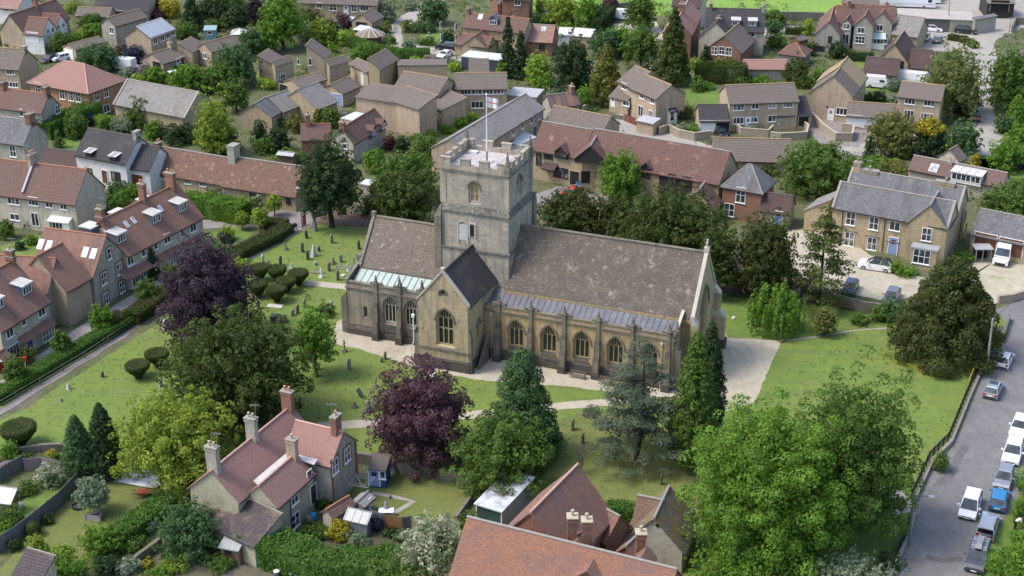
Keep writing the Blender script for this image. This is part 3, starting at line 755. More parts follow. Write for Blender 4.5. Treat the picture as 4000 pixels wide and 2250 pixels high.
ST_W=coursed('blackened_set_off_stone',(.16,.15,.125),(.11,.105,.09),(.08,.078,.066),.5,.25,(.075,.07,.06),(.30,.28,.23),ms=.06,t4=(.55,.68),sc4=2.5)
ST_L=plain('pale_tracery_stone',(.45,.41,.34),.9)
ST_Y=plain('honey_tracery_stone',(.36,.29,.17),.9)
NTILE=coursed('church_stone_tile',(.20,.158,.118),(.115,.094,.077),(.075,.062,.052),.33,.27,(.10,.084,.07),(.30,.27,.215),ms=.08,t3=(.42,.62),t4=(.57,.70),sc3=.6,sc4=.95,bump=.7)
CTILE=coursed('chancel_stone_tile',(.22,.17,.128),(.14,.112,.09),(.08,.066,.056),.33,.27,(.15,.125,.10),(.34,.32,.275),ms=.10,t3=(.45,.62),t4=(.58,.7),sc3=.6,sc4=1.5,bump=.7)
TTILE=coursed('transept_dark_tile',(.062,.056,.058),(.045,.042,.046),(.02,.018,.018),.3,.28,(.075,.062,.056),ms=.12)
LEADR=patchy('aisle_lead',(.115,.12,.138),(.16,.165,.185),(.095,.10,.118),sc=.8,fine=3,rough=.45,finev=.15)
COPPER=patchy('pale_copper_roof',(.39,.465,.425),(.34,.41,.38),(.44,.49,.455),sc=.6,rough=.5,finev=.08)
TROOF=patchy('tower_roof_lead',(.44,.39,.38),(.50,.45,.44),(.38,.34,.33),sc=.5,rough=.6,finev=.1)
CG=glassm('church_glass',(.018,.018,.02),.25)
LOUV=plain('honey_louvres',(.36,.25,.11),.9)
from mathutils.geometry import tessellate_polygon
def arch(c,w,z0,zs,za,n=7):
 h=za-zs;r=(h*h+w*w/4)/w;P=[(c-w/2,z0),(c+w/2,z0)]
 p1=math.acos(max(-1,min(1,(r-w/2)/r)))
 right=[(c-(r-w/2)+r*math.cos(p1*i/n),zs+r*math.sin(p1*i/n))for i in range(n+1)]
 return P+right+[(2*c-x,z)for x,z in reversed(right[:-1])]
def pierced(mb,T,outer,holes,m=0,rev=1,depth=.45,inner=None):
 """wall face with real openings; T(x, z, inward) -> point"""
 loops=[[Vector((x,z,0))for x,z in outer]]+[[Vector((x,z,0))for x,z in h]for h in holes]
 fl=[p for l in loops for p in l]
 for tri in tessellate_polygon(loops):
  q=[fl[i]for i in tri]
  if(q[1]-q[0]).cross(q[2]-q[0]).z<0:q.reverse()
  mb.poly([T(p.x,p.y,0)for p in q],m)
 for h,inn in zip(holes,inner or holes):
  n=len(h)
  for i in range(n):
   j=(i+1)%n
   mb.poly([T(h[j][0],h[j][1],0),T(h[i][0],h[i][1],0),T(inn[i][0],inn[i][1],depth),T(inn[j][0],inn[j][1],depth)],rev)
def bars(mb,T,pl,w,d0,d1,m=0):
 for(x0,z0),(x1,z1)in zip(pl[:-1],pl[1:]):
  L=math.hypot(x1-x0,z1-z0)
  if L<1e-4:continue
  ox,oz=-(z1-z0)/L*w/2,(x1-x0)/L*w/2
  lo=[T(x0-ox,z0-oz,d1),T(x1-ox,z1-oz,d1),T(x1+ox,z1+oz,d1),T(x0+ox,z0+oz,d1)]
  hi=[T(x0-ox,z0-oz,d0),T(x1-ox,z1-oz,d0),T(x1+ox,z1+oz,d0),T(x0+ox,z0+oz,d0)]
  mb.hexa(lo,hi,m)
def gothic(root,T,c,w,z0,zs,za,depth,lights=3,stone=ST_Y,transom=None,hood=None,glass=CG,perp=True,bw=.11):
 g=MB();a=arch(c,w,z0,zs,za);g.poly([T(x,z,depth-.02)for x,z in a])
 f=MB();ring=a+[a[0]];bars(f,T,ring,bw,depth-.2,depth)
 lw=w/lights;sp=zs-.1
 for i in range(1,lights):
  x=c-w/2+lw*i;bars(f,T,[(x,z0),(x,sp+.25)],bw,depth-.16,depth)
 def head(cx,lw_,z,n=4):
  bars(f,T,arch(cx,lw_,z,z,z+lw_*.75,n)[2:],bw*.8,depth-.15,depth)
 for i in range(lights):
  head(c-w/2+lw*(i+.5),lw,sp)
  if transom:head(c-w/2+lw*(i+.5),lw,transom-lw*.62)
 if transom:bars(f,T,[(c-w/2,transom),(c+w/2,transom)],bw,depth-.15,depth)
 if perp:
  k=lights*2
  for i in range(1,k):
   x=c-w/2+w*i/k;u=abs(x-c)/(w/2);top=zs+(za-zs)*(1-u**1.8)-.04
   if top>sp+lw*.7:bars(f,T,[(x,sp+lw*(.7 if i%2 else .3)),(x,top)],bw*.7,depth-.13,depth)
 o=f.build('window',stone,root);g.build('pane',glass,o)
 if hood:
  h=MB();hw=w+hood*2
  A=arch(c,hw,z0,zs-.1,za+hood*.9)[2:]
  bars(h,T,A,.17,-.14,.02);h.build('hood_mould',ST_T,o)
 return o
Tf=lambda t0:(lambda x,z,d:(x,t0+d,z))
Tr=lambda s0:(lambda x,z,d:(s0-d,x,z))
def cbox(b,*a,m=0):b.box(*a,m=m)
def pinnacle(s,t,z0,z1,w=.42):
 b=MB();b.box(s-w/2,t-w/2,z0,s+w/2,t+w/2,z1-1.1)
 b.box(s-w*.65,t-w*.65,z1-1.12,s+w*.65,t+w*.65,z1-.98)
 b.hexa([(s-w*.45,t-w*.45,z1-.98),(s+w*.45,t-w*.45,z1-.98),(s+w*.45,t+w*.45,z1-.98),(s-w*.45,t+w*.45,z1-.98)],[(s-.04,t-.04,z1-.1),(s+.04,t-.04,z1-.1),(s+.04,t+.04,z1-.1),(s-.04,t+.04,z1-.1)])
 b.box(s-.14,t-.14,z1-.45,s+.14,t+.14,z1-.33);b.box(s-.1,t-.1,z1-.1,s+.1,t+.1,z1)
 return b.build('pinnacle',ST_T,church)
def buttress(s,t,pr=.85,w=.72,z1=4.9,step=2.3,base=True):
 """t: wall face; two stages with sloped offsets"""
 b=MB();x0,x1=s-w/2,s+w/2
 b.box(x0-.12,t-pr-.15,0,x1+.12,t+.05,.95,m=1)
 b.box(x0,t-pr,.95,x1,t+.05,step,m=0)
 b.hexa([(x0,t-pr,step),(x1,t-pr,step),(x1,t+.05,step),(x0,t+.05,step)],[(x0,t-pr*.6,step+.45),(x1,t-pr*.6,step+.45),(x1,t+.05,step+.45),(x0,t+.05,step+.45)],m=2)
 b.box(x0+.04,t-pr*.6,step+.45,x1-.04,t+.05,z1-.6,m=0)
 b.hexa([(x0+.04,t-pr*.6,z1-.6),(x1-.04,t-pr*.6,z1-.6),(x1-.04,t+.05,z1-.6),(x0+.04,t+.05,z1-.6)],[(x0+.1,t-.24,z1),(x1-.1,t-.24,z1),(x1-.1,t+.05,z1),(x0+.1,t+.05,z1)],m=2)
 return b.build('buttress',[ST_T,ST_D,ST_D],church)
 # --- south aisle
AW=4.9;AC=[4.15,8.28,12.35,16.45,20.56]
b=MB();holes=[arch(c,2.15,1.75,4.0,5.62)for c in AC];inner=[arch(c,1.70,2.05,4.0,5.42)for c in AC]
pierced(b,Tf(AW),[(.2,1.35),(23.3,1.35),(23.3,6.9),(.2,6.9)],holes,0,0,.5,inner)
b.poly([(23.3,AW,1.35),(23.3,8.2,1.35),(23.3,8.2,8.5),(23.3,AW,6.9)]);b.poly([(.2,AW+.35,6.9),(.2,AW,6.9),(23.3,AW,6.9),(23.3,AW+.35,6.9)][::-1])
b.poly([(23.3,AW+.35,6.1),(.2,AW+.35,6.1),(.2,AW+.35,6.9),(23.3,AW+.35,6.9)])
b.build('aisle_wall',ST_O,church)
b=MB();b.box(.2,AW-.16,0,23.42,8.2,1.2);b.hexa([(.2,AW-.16,1.2),(23.42,AW-.16,1.2),(23.42,AW+.1,1.2),(.2,AW+.1,1.2)],[(.2,AW-.01,1.38),(23.32,AW-.01,1.38),(23.32,AW+.1,1.38),(.2,AW+.1,1.38)])
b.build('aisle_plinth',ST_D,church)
b=MB();b.box(.2,AW-.17,6.22,23.45,AW+.02,6.42);b.box(.2,AW-.09,6.86,23.4,AW+.42,7.0);b.build('parapet_moulding',ST_T,church)
for c in AC:
 gothic(church,Tf(AW),c,1.70,2.05,4.0,5.42,.5,3,ST_Y,hood=.28)
 b=MB();b.hexa([(c-1.0,AW-.1,1.6),(c+1.0,AW-.1,1.6),(c+1.0,AW+.5,1.6),(c-1.0,AW+.5,1.6)],[(c-.95,AW-.06,1.75),(c+.95,AW-.06,1.75),(c+.86,AW+.47,2.06),(c-.86,AW+.47,2.06)]);b.build('window_sill',ST_D,church)
for s in(2.0,6.05,10.2,14.35,18.45,22.75):
 buttress(s,AW);pinnacle(s,AW-.02,4.9,8.4)
 b=MB();b.box(s-.85,AW-.02,7.0,s-.24,AW+.33,7.34);b.box(s+.24,AW-.02,7.0,s+.85,AW+.33,7.34);b.build('merlon',ST_T,church)
pinnacle(23.55,AW+.35,4.9,8.55)
b=MB();b.box(23.3,AW+.1,0,24.1,AW+.8,5);b.build('buttress',ST_T,church)
b=MB()
b.hexa([(.2,5.25,5.9),(23.2,5.25,5.9),(23.2,8.3,5.9),(.2,8.3,5.9)],[(.2,5.25,6.2),(23.2,5.25,6.2),(23.2,8.3,7.62),(.2,8.3,7.62)])
for i in range(1,31):
 s=.2+23*i/31;b.hexa([(s-.04,5.27,6.2),(s+.04,5.27,6.2),(s+.04,8.3,7.6),(s-.04,8.3,7.6)],[(s-.03,5.27,6.28),(s+.03,5.27,6.28),(s+.03,8.3,7.71),(s-.03,8.3,7.71)])
b.build('aisle_roof',LEADR,church)
b=MB();b.hexa([(23.2,4.9,6.9),(23.55,4.9,6.9),(23.55,8.3,8.5),(23.2,8.3,8.5)],[(23.2,4.9,7.05),(23.55,4.9,7.05),(23.55,8.3,8.68),(23.2,8.3,8.68)]);b.build('aisle_coping',ST_L,church)
# --- nave
NS,NE,T0,T1,TM,EZ,RZ=1.5,24.7,8.2,17.6,12.9,8.0,14.0
b=MB();b.poly([(NS,T0,0),(NE,T0,0),(NE,T0,EZ),(NS,T0,EZ)]);b.poly([(NE,T1,0),(NS,T1,0),(NS,T1,EZ),(NE,T1,EZ)]);
pierced(b,Tr(NE),[(T0,0),(T1,0),(T1,EZ),(TM,RZ+.1),(T0,EZ)],[arch(TM,3.7,2.8,7.2,10.2)],0,0,.6,[arch(TM,3.1,3.1,7.2,9.8)])
b.build('nave_wall',ST_B,church)
gothic(church,Tr(NE),TM,3.1,3.1,7.2,9.8,.6,5,ST_Y,hood=.35)
def gabroof(name,s0,s1,t0,tm,t1,ez,rz,mat,th=.2,over=.35):
 b=MB();k=(rz-ez)/(tm-t0);k2=(rz-ez)/(t1-tm)
 for a,kk,sg in((t0-over,k,1),(t1+over,k2,-1)):
  q=[(s0,a,ez-over*kk),(s1,a,ez-over*kk),(s1,tm,rz),(s0,tm,rz)]
  if sg<0:q.reverse()
  b.hexa(q,[(x,y,z+th)for x,y,z in q])
 o=b.build(name,mat,church)
 r=MB();r.tube((s0,tm,rz+th),(s1,tm,rz+th),.2,n=6);r.build('ridge',ST_T,o);return o
gabroof('nave_roof',NS,NE-.3,T0,TM,T1,EZ,RZ,NTILE)
b=MB();b.box(NS,T0-.42,EZ-.75,NE-.2,T0-.02,EZ-.3);b.build('eaves_course',ST_O,church)
b=MB()
for a in(T0-.5,T1+.5):
 q=[(NE-.32,a,EZ-.35),(NE+.12,a,EZ-.35),(NE+.12,TM,RZ+.15),(NE-.32,TM,RZ+.15)]
 if a>TM:q.reverse()
 b.hexa(q,[(x,y,z+.42)for x,y,z in q])
b.build('gable_coping',ST_L,church)
b=MB();b.box(NE-.4,TM-.32,RZ+.3,NE+.2,TM+.32,RZ+.85);b.box(NE-.2,TM-.1,RZ+.85,NE,TM+.1,RZ+1.8);b.box(NE-.2,TM-.32,RZ+1.3,NE,TM+.32,RZ+1.48);b.build('gable_cross',ST_L,church)
for t,s1 in((8.0,26.0),(17.7,26.2)):
 b=MB();b.box(NE-.2,t-.55,0,s1+.25,t+.55,1.2,m=1);b.box(NE-.2,t-.5,1.2,s1,t+.5,4.2)
 b.hexa([(NE-.2,t-.5,4.2),(s1,t-.5,4.2),(s1,t+.5,4.2),(NE-.2,t+.5,4.2)],[(NE-.2,t-.5,5.0),(s1-.7,t-.5,5.0),(s1-.7,t+.5,5.0),(NE-.2,t+.5,5.0)],m=2)
 b.box(NE-.2,t-.45,5.0,s1-.7,t+.45,7.2)
 b.hexa([(NE-.2,t-.45,7.2),(s1-.7,t-.45,7.2),(s1-.7,t+.45,7.2),(NE-.2,t+.45,7.2)],[(NE-.2,t-.45,8.3),(NE-.1,t-.45,8.3),(NE-.1,t+.45,8.3),(NE-.2,t+.45,8.3)],m=2)
 b.build('buttress',[ST_B,ST_D,ST_L],church)
b=MB();b.box(NE-.1,T0,0,NE+.15,T1,1.2);b.build('nave_plinth',ST_D,church)
# --- transept
b=MB();TC=-2.95;sL,sR=-6.15,.15
ho=[arch(-2.78,2.35,3.0,6.35,8.05),arch(TC,1.0,9.45,9.9,10.45)];hi=[arch(-2.78,1.9,3.25,6.35,7.8),arch(TC,.62,9.6,9.9,10.25)]
pierced(b,Tf(0),[(sL,1.4),(sR,1.4),(sR,8.6),(TC,12.4),(sL,8.6)],ho,0,0,.5,hi)
pierced(b,Tr(sR),[(0,0),(8.7,0),(8.7,8.5),(0,8.6)],[arch(3.1,1.0,3.2,5.0,5.8)],0,0,.4,[arch(3.1,.8,3.3,5.0,5.65)])
b.poly([(sL,8.7,0),(sL,0,0),(sL,0,8.6),(sL,8.7,8.6)])
b.build('transept_wall',ST_B,church)
gothic(church,Tf(0),-2.78,1.9,3.25,6.35,7.8,.5,3,ST_Y,transom=5.28,hood=.3)
gothic(church,Tf(0),TC,.62,9.6,9.9,10.25,.5,1,ST_Y,hood=.2,perp=False,bw=.14)
gothic(church,Tr(sR),3.1,.8,3.3,5.0,5.65,.4,1,ST_Y,hood=.2,perp=False)
b=MB();b.box(sL-.1,-.14,0,sR+.14,8.6,1.25);b.hexa([(sL,-.14,1.25),(sR+.14,-.14,1.25),(sR+.14,.1,1.25),(sL,.1,1.25)],[(sL,-.02,1.45),(sR,-.02,1.45),(sR,.1,1.45),(sL,.1,1.45)])
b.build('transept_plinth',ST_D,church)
b=MB();b.box(sL,-.13,2.5,sR+.1,.02,2.72);b.build('string_course',ST_T,church)
b=MB();b.hexa([(-3.9,-.12,2.72),(-1.66,-.12,2.72),(-1.66,.3,2.72),(-3.9,.3,2.72)],[(-3.9,-.06,2.85),(-1.66,-.06,2.85),(-1.8,.48,3.26),(-3.76,.48,3.26)]);b.build('window_sill',ST_T,church)
k=(12.3-8.5)/(TC-sL)
b=MB()
for a,sg in((sL-.25,1),(sR+.25,-1)):
 zz=12.3-k*abs(TC-a)
 q=[(a,8.9,zz),(a,.2,zz),(TC,.2,12.3),(TC,8.9,12.3)]
 if sg<0:q.reverse()
 b.hexa(q,[(x,y,z+.18)for x,y,z in q])
b.tube((TC,.2,12.48),(TC,8.8,12.48),.13,n=6)
b.build('transept_roof',TTILE,church)
b=MB()
for a in(sL-.15,sR+.2):
 zz=12.45-k*abs(TC-a);q=[(a,.3,zz),(a,-.1,zz),(TC,-.1,12.5),(TC,.3,12.5)]
 if a>TC:q.reverse()
 b.hexa(q,[(x,y,z+.34)for x,y,z in q])
b.box(TC-.2,-.1,12.8,TC+.2,.3,13.05);b.build('gable_coping',ST_L,church)
for x0,x1 in((sL-.6,sL+.12),):
 b=MB();b.box(x0-.1,-.1,0,x1,.9,1.4,m=1);b.box(x0,0.03,1.4,x1,.85,4.2);b.hexa([(x0,.03,4.2),(x1,.03,4.2),(x1,.85,4.2),(x0,.85,4.2)],[(x0+.3,.03,5.0),(x1,.03,5.0),(x1,.85,5.0),(x0+.3,.85,5.0)],m=1)
 b.box(x0+.3,.03,5.0,x1,.85,6.8);b.hexa([(x0+.3,.03,6.8),(x1,.03,6.8),(x1,.85,6.8),(x0+.3,.85,6.8)],[(x1-.1,.03,7.7),(x1,.03,7.7),(x1,.85,7.7),(x1-.1,.85,7.7)]);b.build('buttress',[ST_C,ST_D],church)
b=MB();b.box(sR-.1,-.05,0,sR+.45,.7,1.5,m=1);b.box(sR-.1,0.02,1.5,sR+.35,.62,4.6);b.hexa([(sR-.1,.02,4.6),(sR+.35,.02,4.6),(sR+.35,.62,4.6),(sR-.1,.62,4.6)],[(sR-.1,.02,5.6),(sR+.05,.02,5.6),(sR+.05,.62,5.6),(sR-.1,.62,5.6)]);b.build('buttress',[ST_T,ST_D],church)
b=MB();b.hexa([(.7,1.4,0),(1.0,1.4,0),(1.0,4.2,0),(.7,4.2,0)],[(.7,1.4,.5),(1.0,1.4,.5),(1.0,4.2,3.2),(.7,4.2,3.2)]);b.build('stair_wall',ST_T,church)
b=MB();b.tube((sL-.95,-.12,2.2),(sL-.95,-.12,.1),.07);b.tube((sL-.62,-.1,3.1),(sL-.95,-.12,2.2),.07);b.tube((sL-.62,-.1,6.2),(sL-.62,-.1,3.1),.07);b.box(sL-.8,-.22,6.2,sL-.45,0,6.6);b.build('downpipe',WHITE,church)
for s,z1,t in((1.1,5.7,AW-.12),(21.95,5.5,AW-.12)):
 b=MB();b.tube((s,t,.1),(s,t,z1),.06);b.box(s-.15,t-.14,z1,s+.15,t+.1,z1+.35);b.build('downpipe',plain('pale_pipe',(.45,.42,.38),.7),church)
 # --- chancel and its aisle
AW2=4.6;b=MB();CCs=[-12.0,-9.2]
holes=[arch(c,2.25,2.1,4.45,6.15)for c in CCs]+[[(-15.75,2.5),(-15.25,2.5),(-15.25,4.0),(-15.75,4.0)]]
inner=[arch(c,1.88,2.4,4.45,5.95)for c in CCs]+[[(-15.62,2.65),(-15.4,2.65),(-15.4,3.9),(-15.62,3.9)]]
pierced(b,Tf(AW2),[(-18.0,.9),(-6.6,.9),(-6.6,7.0),(-18.0,7.0)],holes,0,0,.5,inner)
b.poly([(-18,8.2,0),(-18,AW2,0),(-18,AW2,7.0),(-18,8.2,8.1)]);b.poly([(-18,AW2,7.0),(-6.6,AW2,7.0),(-6.6,AW2+.35,7.0),(-18,AW2+.35,7.0)])
b.poly([(-6.6,AW2+.35,6.0),(-18,AW2+.35,6.0),(-18,AW2+.35,7.0),(-6.6,AW2+.35,7.0)])
b.poly([(-17.5,16,0),(-17.5,8,0),(-17.5,8,8),(-17.5,12,12.7),(-17.5,16,8)]);b.poly([(-7,16,0),(-17.5,16,0),(-17.5,16,8),(-7,16,8)])
b.poly([(-17.9,8,6.9),(-7,8,6.9),(-7,8,8),(-17.9,8,8)])
b.poly([(-15.7,AW2+.45,2.5),(-15.2,AW2+.45,2.5),(-15.2,AW2+.45,4),(-15.7,AW2+.45,4)],1)
b.build('chancel_wall',[ST_C,SHADEIN],church)
b=MB();b.box(-18.15,AW2-.2,0,-6.6,8.2,.75);b.hexa([(-18.15,AW2-.2,.75),(-6.6,AW2-.2,.75),(-6.6,AW2+.1,.75),(-18.15,AW2+.1,.75)],[(-18.05,AW2-.02,.95),(-6.6,AW2-.02,.95),(-6.6,AW2+.1,.95),(-18.05,AW2+.1,.95)])
b.build('chancel_plinth',ST_D,church)
b=MB();b.box(-18.1,AW2-.15,6.2,-6.7,AW2+.02,6.4);b.box(-18.1,AW2-.08,6.97,-6.7,AW2+.42,7.1);b.box(-18.0,AW2-.1,1.35,-13.9,AW2+.02,1.52);b.build('parapet_moulding',ST_T,church)
for c in CCs:
 gothic(church,Tf(AW2),c,1.88,2.4,4.45,5.95,.5,4,ST_L,hood=.22)
 b=MB();b.box(c-1.05,AW2-.13,1.0,c+1.05,AW2+.02,2.1);b.build('window_sill',ST_D,church)
for s,z in((-13.9,8.4),(-10.72,8.7),(-7.75,8.75)):
 buttress(s,AW2,.8,.6);pinnacle(s,AW2,4.9,z)
 b=MB();b.box(s-.8,AW2-.02,7.1,s-.22,AW2+.33,7.42);b.box(s+.22,AW2-.02,7.1,s+.8,AW2+.33,7.42);b.build('merlon',ST_T,church)
b=MB();b.box(-18.75,AW2-.1,0,-17.95,AW2+.8,4.6,m=0);b.hexa([(-18.75,AW2-.1,4.6),(-17.95,AW2-.1,4.6),(-17.95,AW2+.8,4.6),(-18.75,AW2+.8,4.6)],[(-18.0,AW2-.1,5.6),(-17.95,AW2-.1,5.6),(-17.95,AW2+.8,5.6),(-18.0,AW2+.8,5.6)]);b.build('buttress',ST_T,church)
b=MB();b.hexa([(-17.5,5.0,6.0),(-6.9,5.0,6.0),(-6.9,8.0,6.0),(-17.5,8.0,6.0)],[(-17.5,5.0,6.35),(-6.9,5.0,6.35),(-6.9,8.0,7.7),(-17.5,8.0,7.7)])
o=b.build('chancel_aisle_roof',COPPER,church);b=MB()
for i in range(0,13):
 s=-17.45+10.5*i/12;b.hexa([(s-.04,5.0,6.35),(s+.04,5.0,6.35),(s+.04,8,7.69),(s-.04,8,7.69)],[(s-.03,5.0,6.45),(s+.03,5.0,6.45),(s+.03,8,7.8),(s-.03,8,7.8)])
b.build('seam',plain('roof_seam',(.30,.345,.32),.6),o)
gabroof('chancel_roof',-17.5,-6.9,8.0,12.0,16.0,8.0,12.7,CTILE)
b=MB()
for a in(7.6,16.4):
 q=[(-17.75,a,7.75),(-17.35,a,7.75),(-17.35,12,12.85),(-17.75,12,12.85)]
 if a>12:q.reverse()
 b.hexa(q,[(x,y,z+.34)for x,y,z in q])
b.hexa([(-18.1,AW2,6.9),(-17.75,AW2,6.9),(-17.75,8.1,8.0),(-18.1,8.1,8.0)],[(-18.1,AW2,7.25),(-17.75,AW2,7.25),(-17.75,8.1,8.3),(-18.1,8.1,8.3)])
b.box(-17.85,11.75,12.95,-17.3,12.25,13.5);b.build('gable_coping',ST_T,church)
b=MB();b.box(-18.3,8.2,6.5,-17.7,8.9,9.0);b.build('kneeler_stone',ST_T,church)
# --- tower
b=MB();b.box(-7.3,8.6,0,1.8,17.3,11.7)
b.box(-7.15,8.85,11.7,1.68,17.15,16.4)
U0,U1,V0,V1=-6.95,1.5,9.3,16.8
pierced(b,Tf(V0),[(U0,16.4),(U1,16.4),(U1,21.5),(U0,21.5)],[arch(-2.85,1.5,17.55,19.5,20.5)],0,0,.5,[arch(-2.85,1.15,17.75,19.5,20.3)])
pierced(b,Tr(U1),[(V0,16.4),(V1,16.4),(V1,21.5),(V0,21.5)],[arch(12.75,1.6,17.9,19.7,20.75)],0,0,.4,[arch(12.75,1.2,18.1,19.7,20.55)])
b.poly([(U0,V1,16.4),(U0,V0,16.4),(U0,V0,21.5),(U0,V1,21.5)]);b.poly([(U1,V1,16.4),(U0,V1,16.4),(U0,V1,21.5),(U1,V1,21.5)])
tower=b.build('tower',ST_G,church)
gothic(church,Tf(V0),-2.85,1.15,17.75,19.5,20.3,.4,2,ST_L,transom=18.75,hood=.24,glass=LOUV,perp=False)
gothic(church,Tr(U1),12.75,1.2,18.1,19.7,20.55,.4,2,ST_L,transom=19.1,hood=.22,glass=LOUV,perp=False)
b=MB()
for(x0,y0,x1,y1,z)in((-7.3,8.6,1.8,17.3,11.7),):
 b.box(x0-.12,y0-.12,z,x1+.12,y1+.12,z+.25)
b.box(-7.27,8.73,16.3,1.80,17.27,16.52)
b.hexa([(-7.27,8.73,16.52),(1.80,8.73,16.52),(1.80,17.27,16.52),(-7.27,17.27,16.52)],[(U0-.03,V0-.03,17.25),(U1+.03,V0-.03,17.25),(U1+.03,V1+.03,17.25),(U0-.03,V1+.03,17.25)])
b.build('set_off',ST_W,tower)
# hollow out behind the belfry arches is closed by the louvres; string under the parapet
b=MB()
for x0,y0,x1,y1 in((U0-.14,V0-.14,U1+.14,V0+.03),(U0-.14,V1-.03,U1+.14,V1+.14),(U0-.14,V0+.03,U0+.03,V1-.03),(U1-.03,V0+.03,U1+.14,V1-.03)):b.box(x0,y0,21.3,x1,y1,21.55)
b.build('string_course',ST_T,tower)
b=MB();th=.42
b.box(U0,V0,21.55,U1,V0+th,22.2);b.box(U0,V1-th,21.55,U1,V1,22.2);b.box(U0,V0+th,21.55,U0+th,V1-th,22.2);b.box(U1-th,V0+th,21.55,U1,V1-th,22.2)
b.build('parapet',ST_G,tower)
def merl(x0,y0,x1,y1):
 b=MB();b.box(x0,y0,22.2,x1,y1,22.86);b.box(x0-.05,y0-.05,22.86,x1+.05,y1+.05,22.96);b.build('merlon',ST_G,tower)
W_=U1-U0
for x in(U0+.45,U0+2.95,U0+5.35,U1-.75):
 w=.62 if x<U1-1 else .7
 merl(x-w,V0,x+w,V0+th)
 merl(x-w,V1-th,x+w,V1)
for y in(V0+1.7,V0+3.5,V0+5.3,V1-.9):
 merl(U0,y-.5,U0+th,y+.5);merl(U1-th,y-.5,U1,y+.5)
b=MB();b.box(U0+th,V0+th,21.4,U1-th,V1-th,21.62);rf=b.build('tower_roof',TROOF,tower)
b=MB()
for x in(-5.2,-3.8,-1.2,.0):b.box(x-.05,V0+th,21.62,x+.05,V1-th,21.68)
b.box(-6.1,15.0,21.62,-4.9,15.8,21.85);b.box(-3.2,12.2,21.62,-2.0,13.4,21.74);b.build('roof_hatch',plain('pale_lead_roll',(.58,.55,.53),.6),rf)
def tpin(s,t,z1):
 b=MB();w=.36
 b.box(s-w,t-w,21.5,s+w,t+w,22.5);b.hexa([(s-.24,t-.24,22.5),(s+.24,t-.24,22.5),(s+.24,t+.24,22.5),(s-.24,t+.24,22.5)],[(s-.04,t-.04,z1),(s+.04,t-.04,z1),(s+.04,t+.04,z1),(s-.04,t+.04,z1)])
 for i in range(3):
  z=22.8+i*.4;b.box(s-.26+i*.05,t-.05,z,s+.26-i*.05,t+.05,z+.12);b.box(s-.05,t-.26+i*.05,z,s+.05,t+.26-i*.05,z+.12)
 b.build('pinnacle',ST_T,tower)
tpin(U1-.15,V0+.1,24.5);tpin(U0+.1,V1-.1,24.0);tpin(U1-.1,V1-.1,24.2)
for s0,s1,t0,t1 in((-7.75,-6.9,8.5,9.3),(-7.7,-6.95,16.4,17.4),(1.3,1.95,16.6,17.6)):
 b=MB();b.box(s0,t0,0,s1,t1,15.6);b.hexa([(s0,t0,15.6),(s1,t0,15.6),(s1,t1,15.6),(s0,t1,15.6)],[(s1-.2,t0+.35,17.0),(s1,t0+.35,17.0),(s1,t1-.3,17.0),(s1-.2,t1-.3,17.0)]);b.build('buttress',ST_T,church)
for q in((U0-.28,V0-.06,U0+.5,V0+.4),(U1-.4,V0-.12,U1+.12,V0+.4),(U1-.4,V1-.4,U1+.2,V1+.12)):b=MB();b.box(q[0],q[1],17.2,q[2],q[3],21.3);b.build('corner_shaft',ST_G,tower)
b=MB();b.box(-3.25,8.82,13.55,-2.65,8.84,15.0,m=1)
for x in(-3.32,-2.58):b.box(x-.09,8.76,13.45,x+.09,8.86,15.1)
b.box(-3.41,8.76,15.1,-2.49,8.86,15.28);b.build('slit_window',[ST_L,SHADEIN],tower)
b=MB();b.box(-4.75,8.81,12.9,-3.6,8.86,14.9,m=1);A=arch(-4.18,1.25,12.5,14.7,15.4);bars(b,lambda x,z,d:(x,8.85+d,z),A[1:]+[A[0]],.16,-.1,.03);b.build('blind_niche',[ST_L,plain('pale_panel',(.47,.46,.44),.9)],tower)
# weathering where the old higher roof met the tower
# --- flagpole and flag (stands on the tower roof)
fp=empty('flagpole',cw(-2.65,12.8,21.62),'white flagpole on the tower roof flying a white flag with a red cross','flagpole')
b=MB();c=cw(-2.65,12.8,21.62);b.tube(c,c+Vector((0,0,8.3)),.085,.05,8);b.lathe([(.05,0),(.12,.06),(.12,.14),(.02,.2)],8,c+Vector((0,0,8.3)));kids(b,'pole',WHITE,fp)
b=MB();b.tube(c,c+Vector((0,0,1.4)),.14,.12,8);kids(b,'pole_base',plain('grey_steel',(.22,.23,.26),.5),fp)
b=MB();nx,nz,fw,fh=15,11,1.45,1.25
def fpnt(i,j):
 u=i/nx;z=8.1-j/nz*fh-u*.32-.05*math.sin(u*5);return c+Vector((.08+u*fw*.92,.22*math.sin(u*6.0)*u,z))
for i in range(nx):
 for j in range(nz):
  red=i==6 or j==5
  b.poly([fpnt(i,j+1),fpnt(i+1,j+1),fpnt(i+1,j),fpnt(i,j)],1 if red else 0)
kids(b,'flag',[plain('white_cloth',(.75,.75,.76),.8),plain('red_cloth',(.55,.03,.04),.8)],fp)
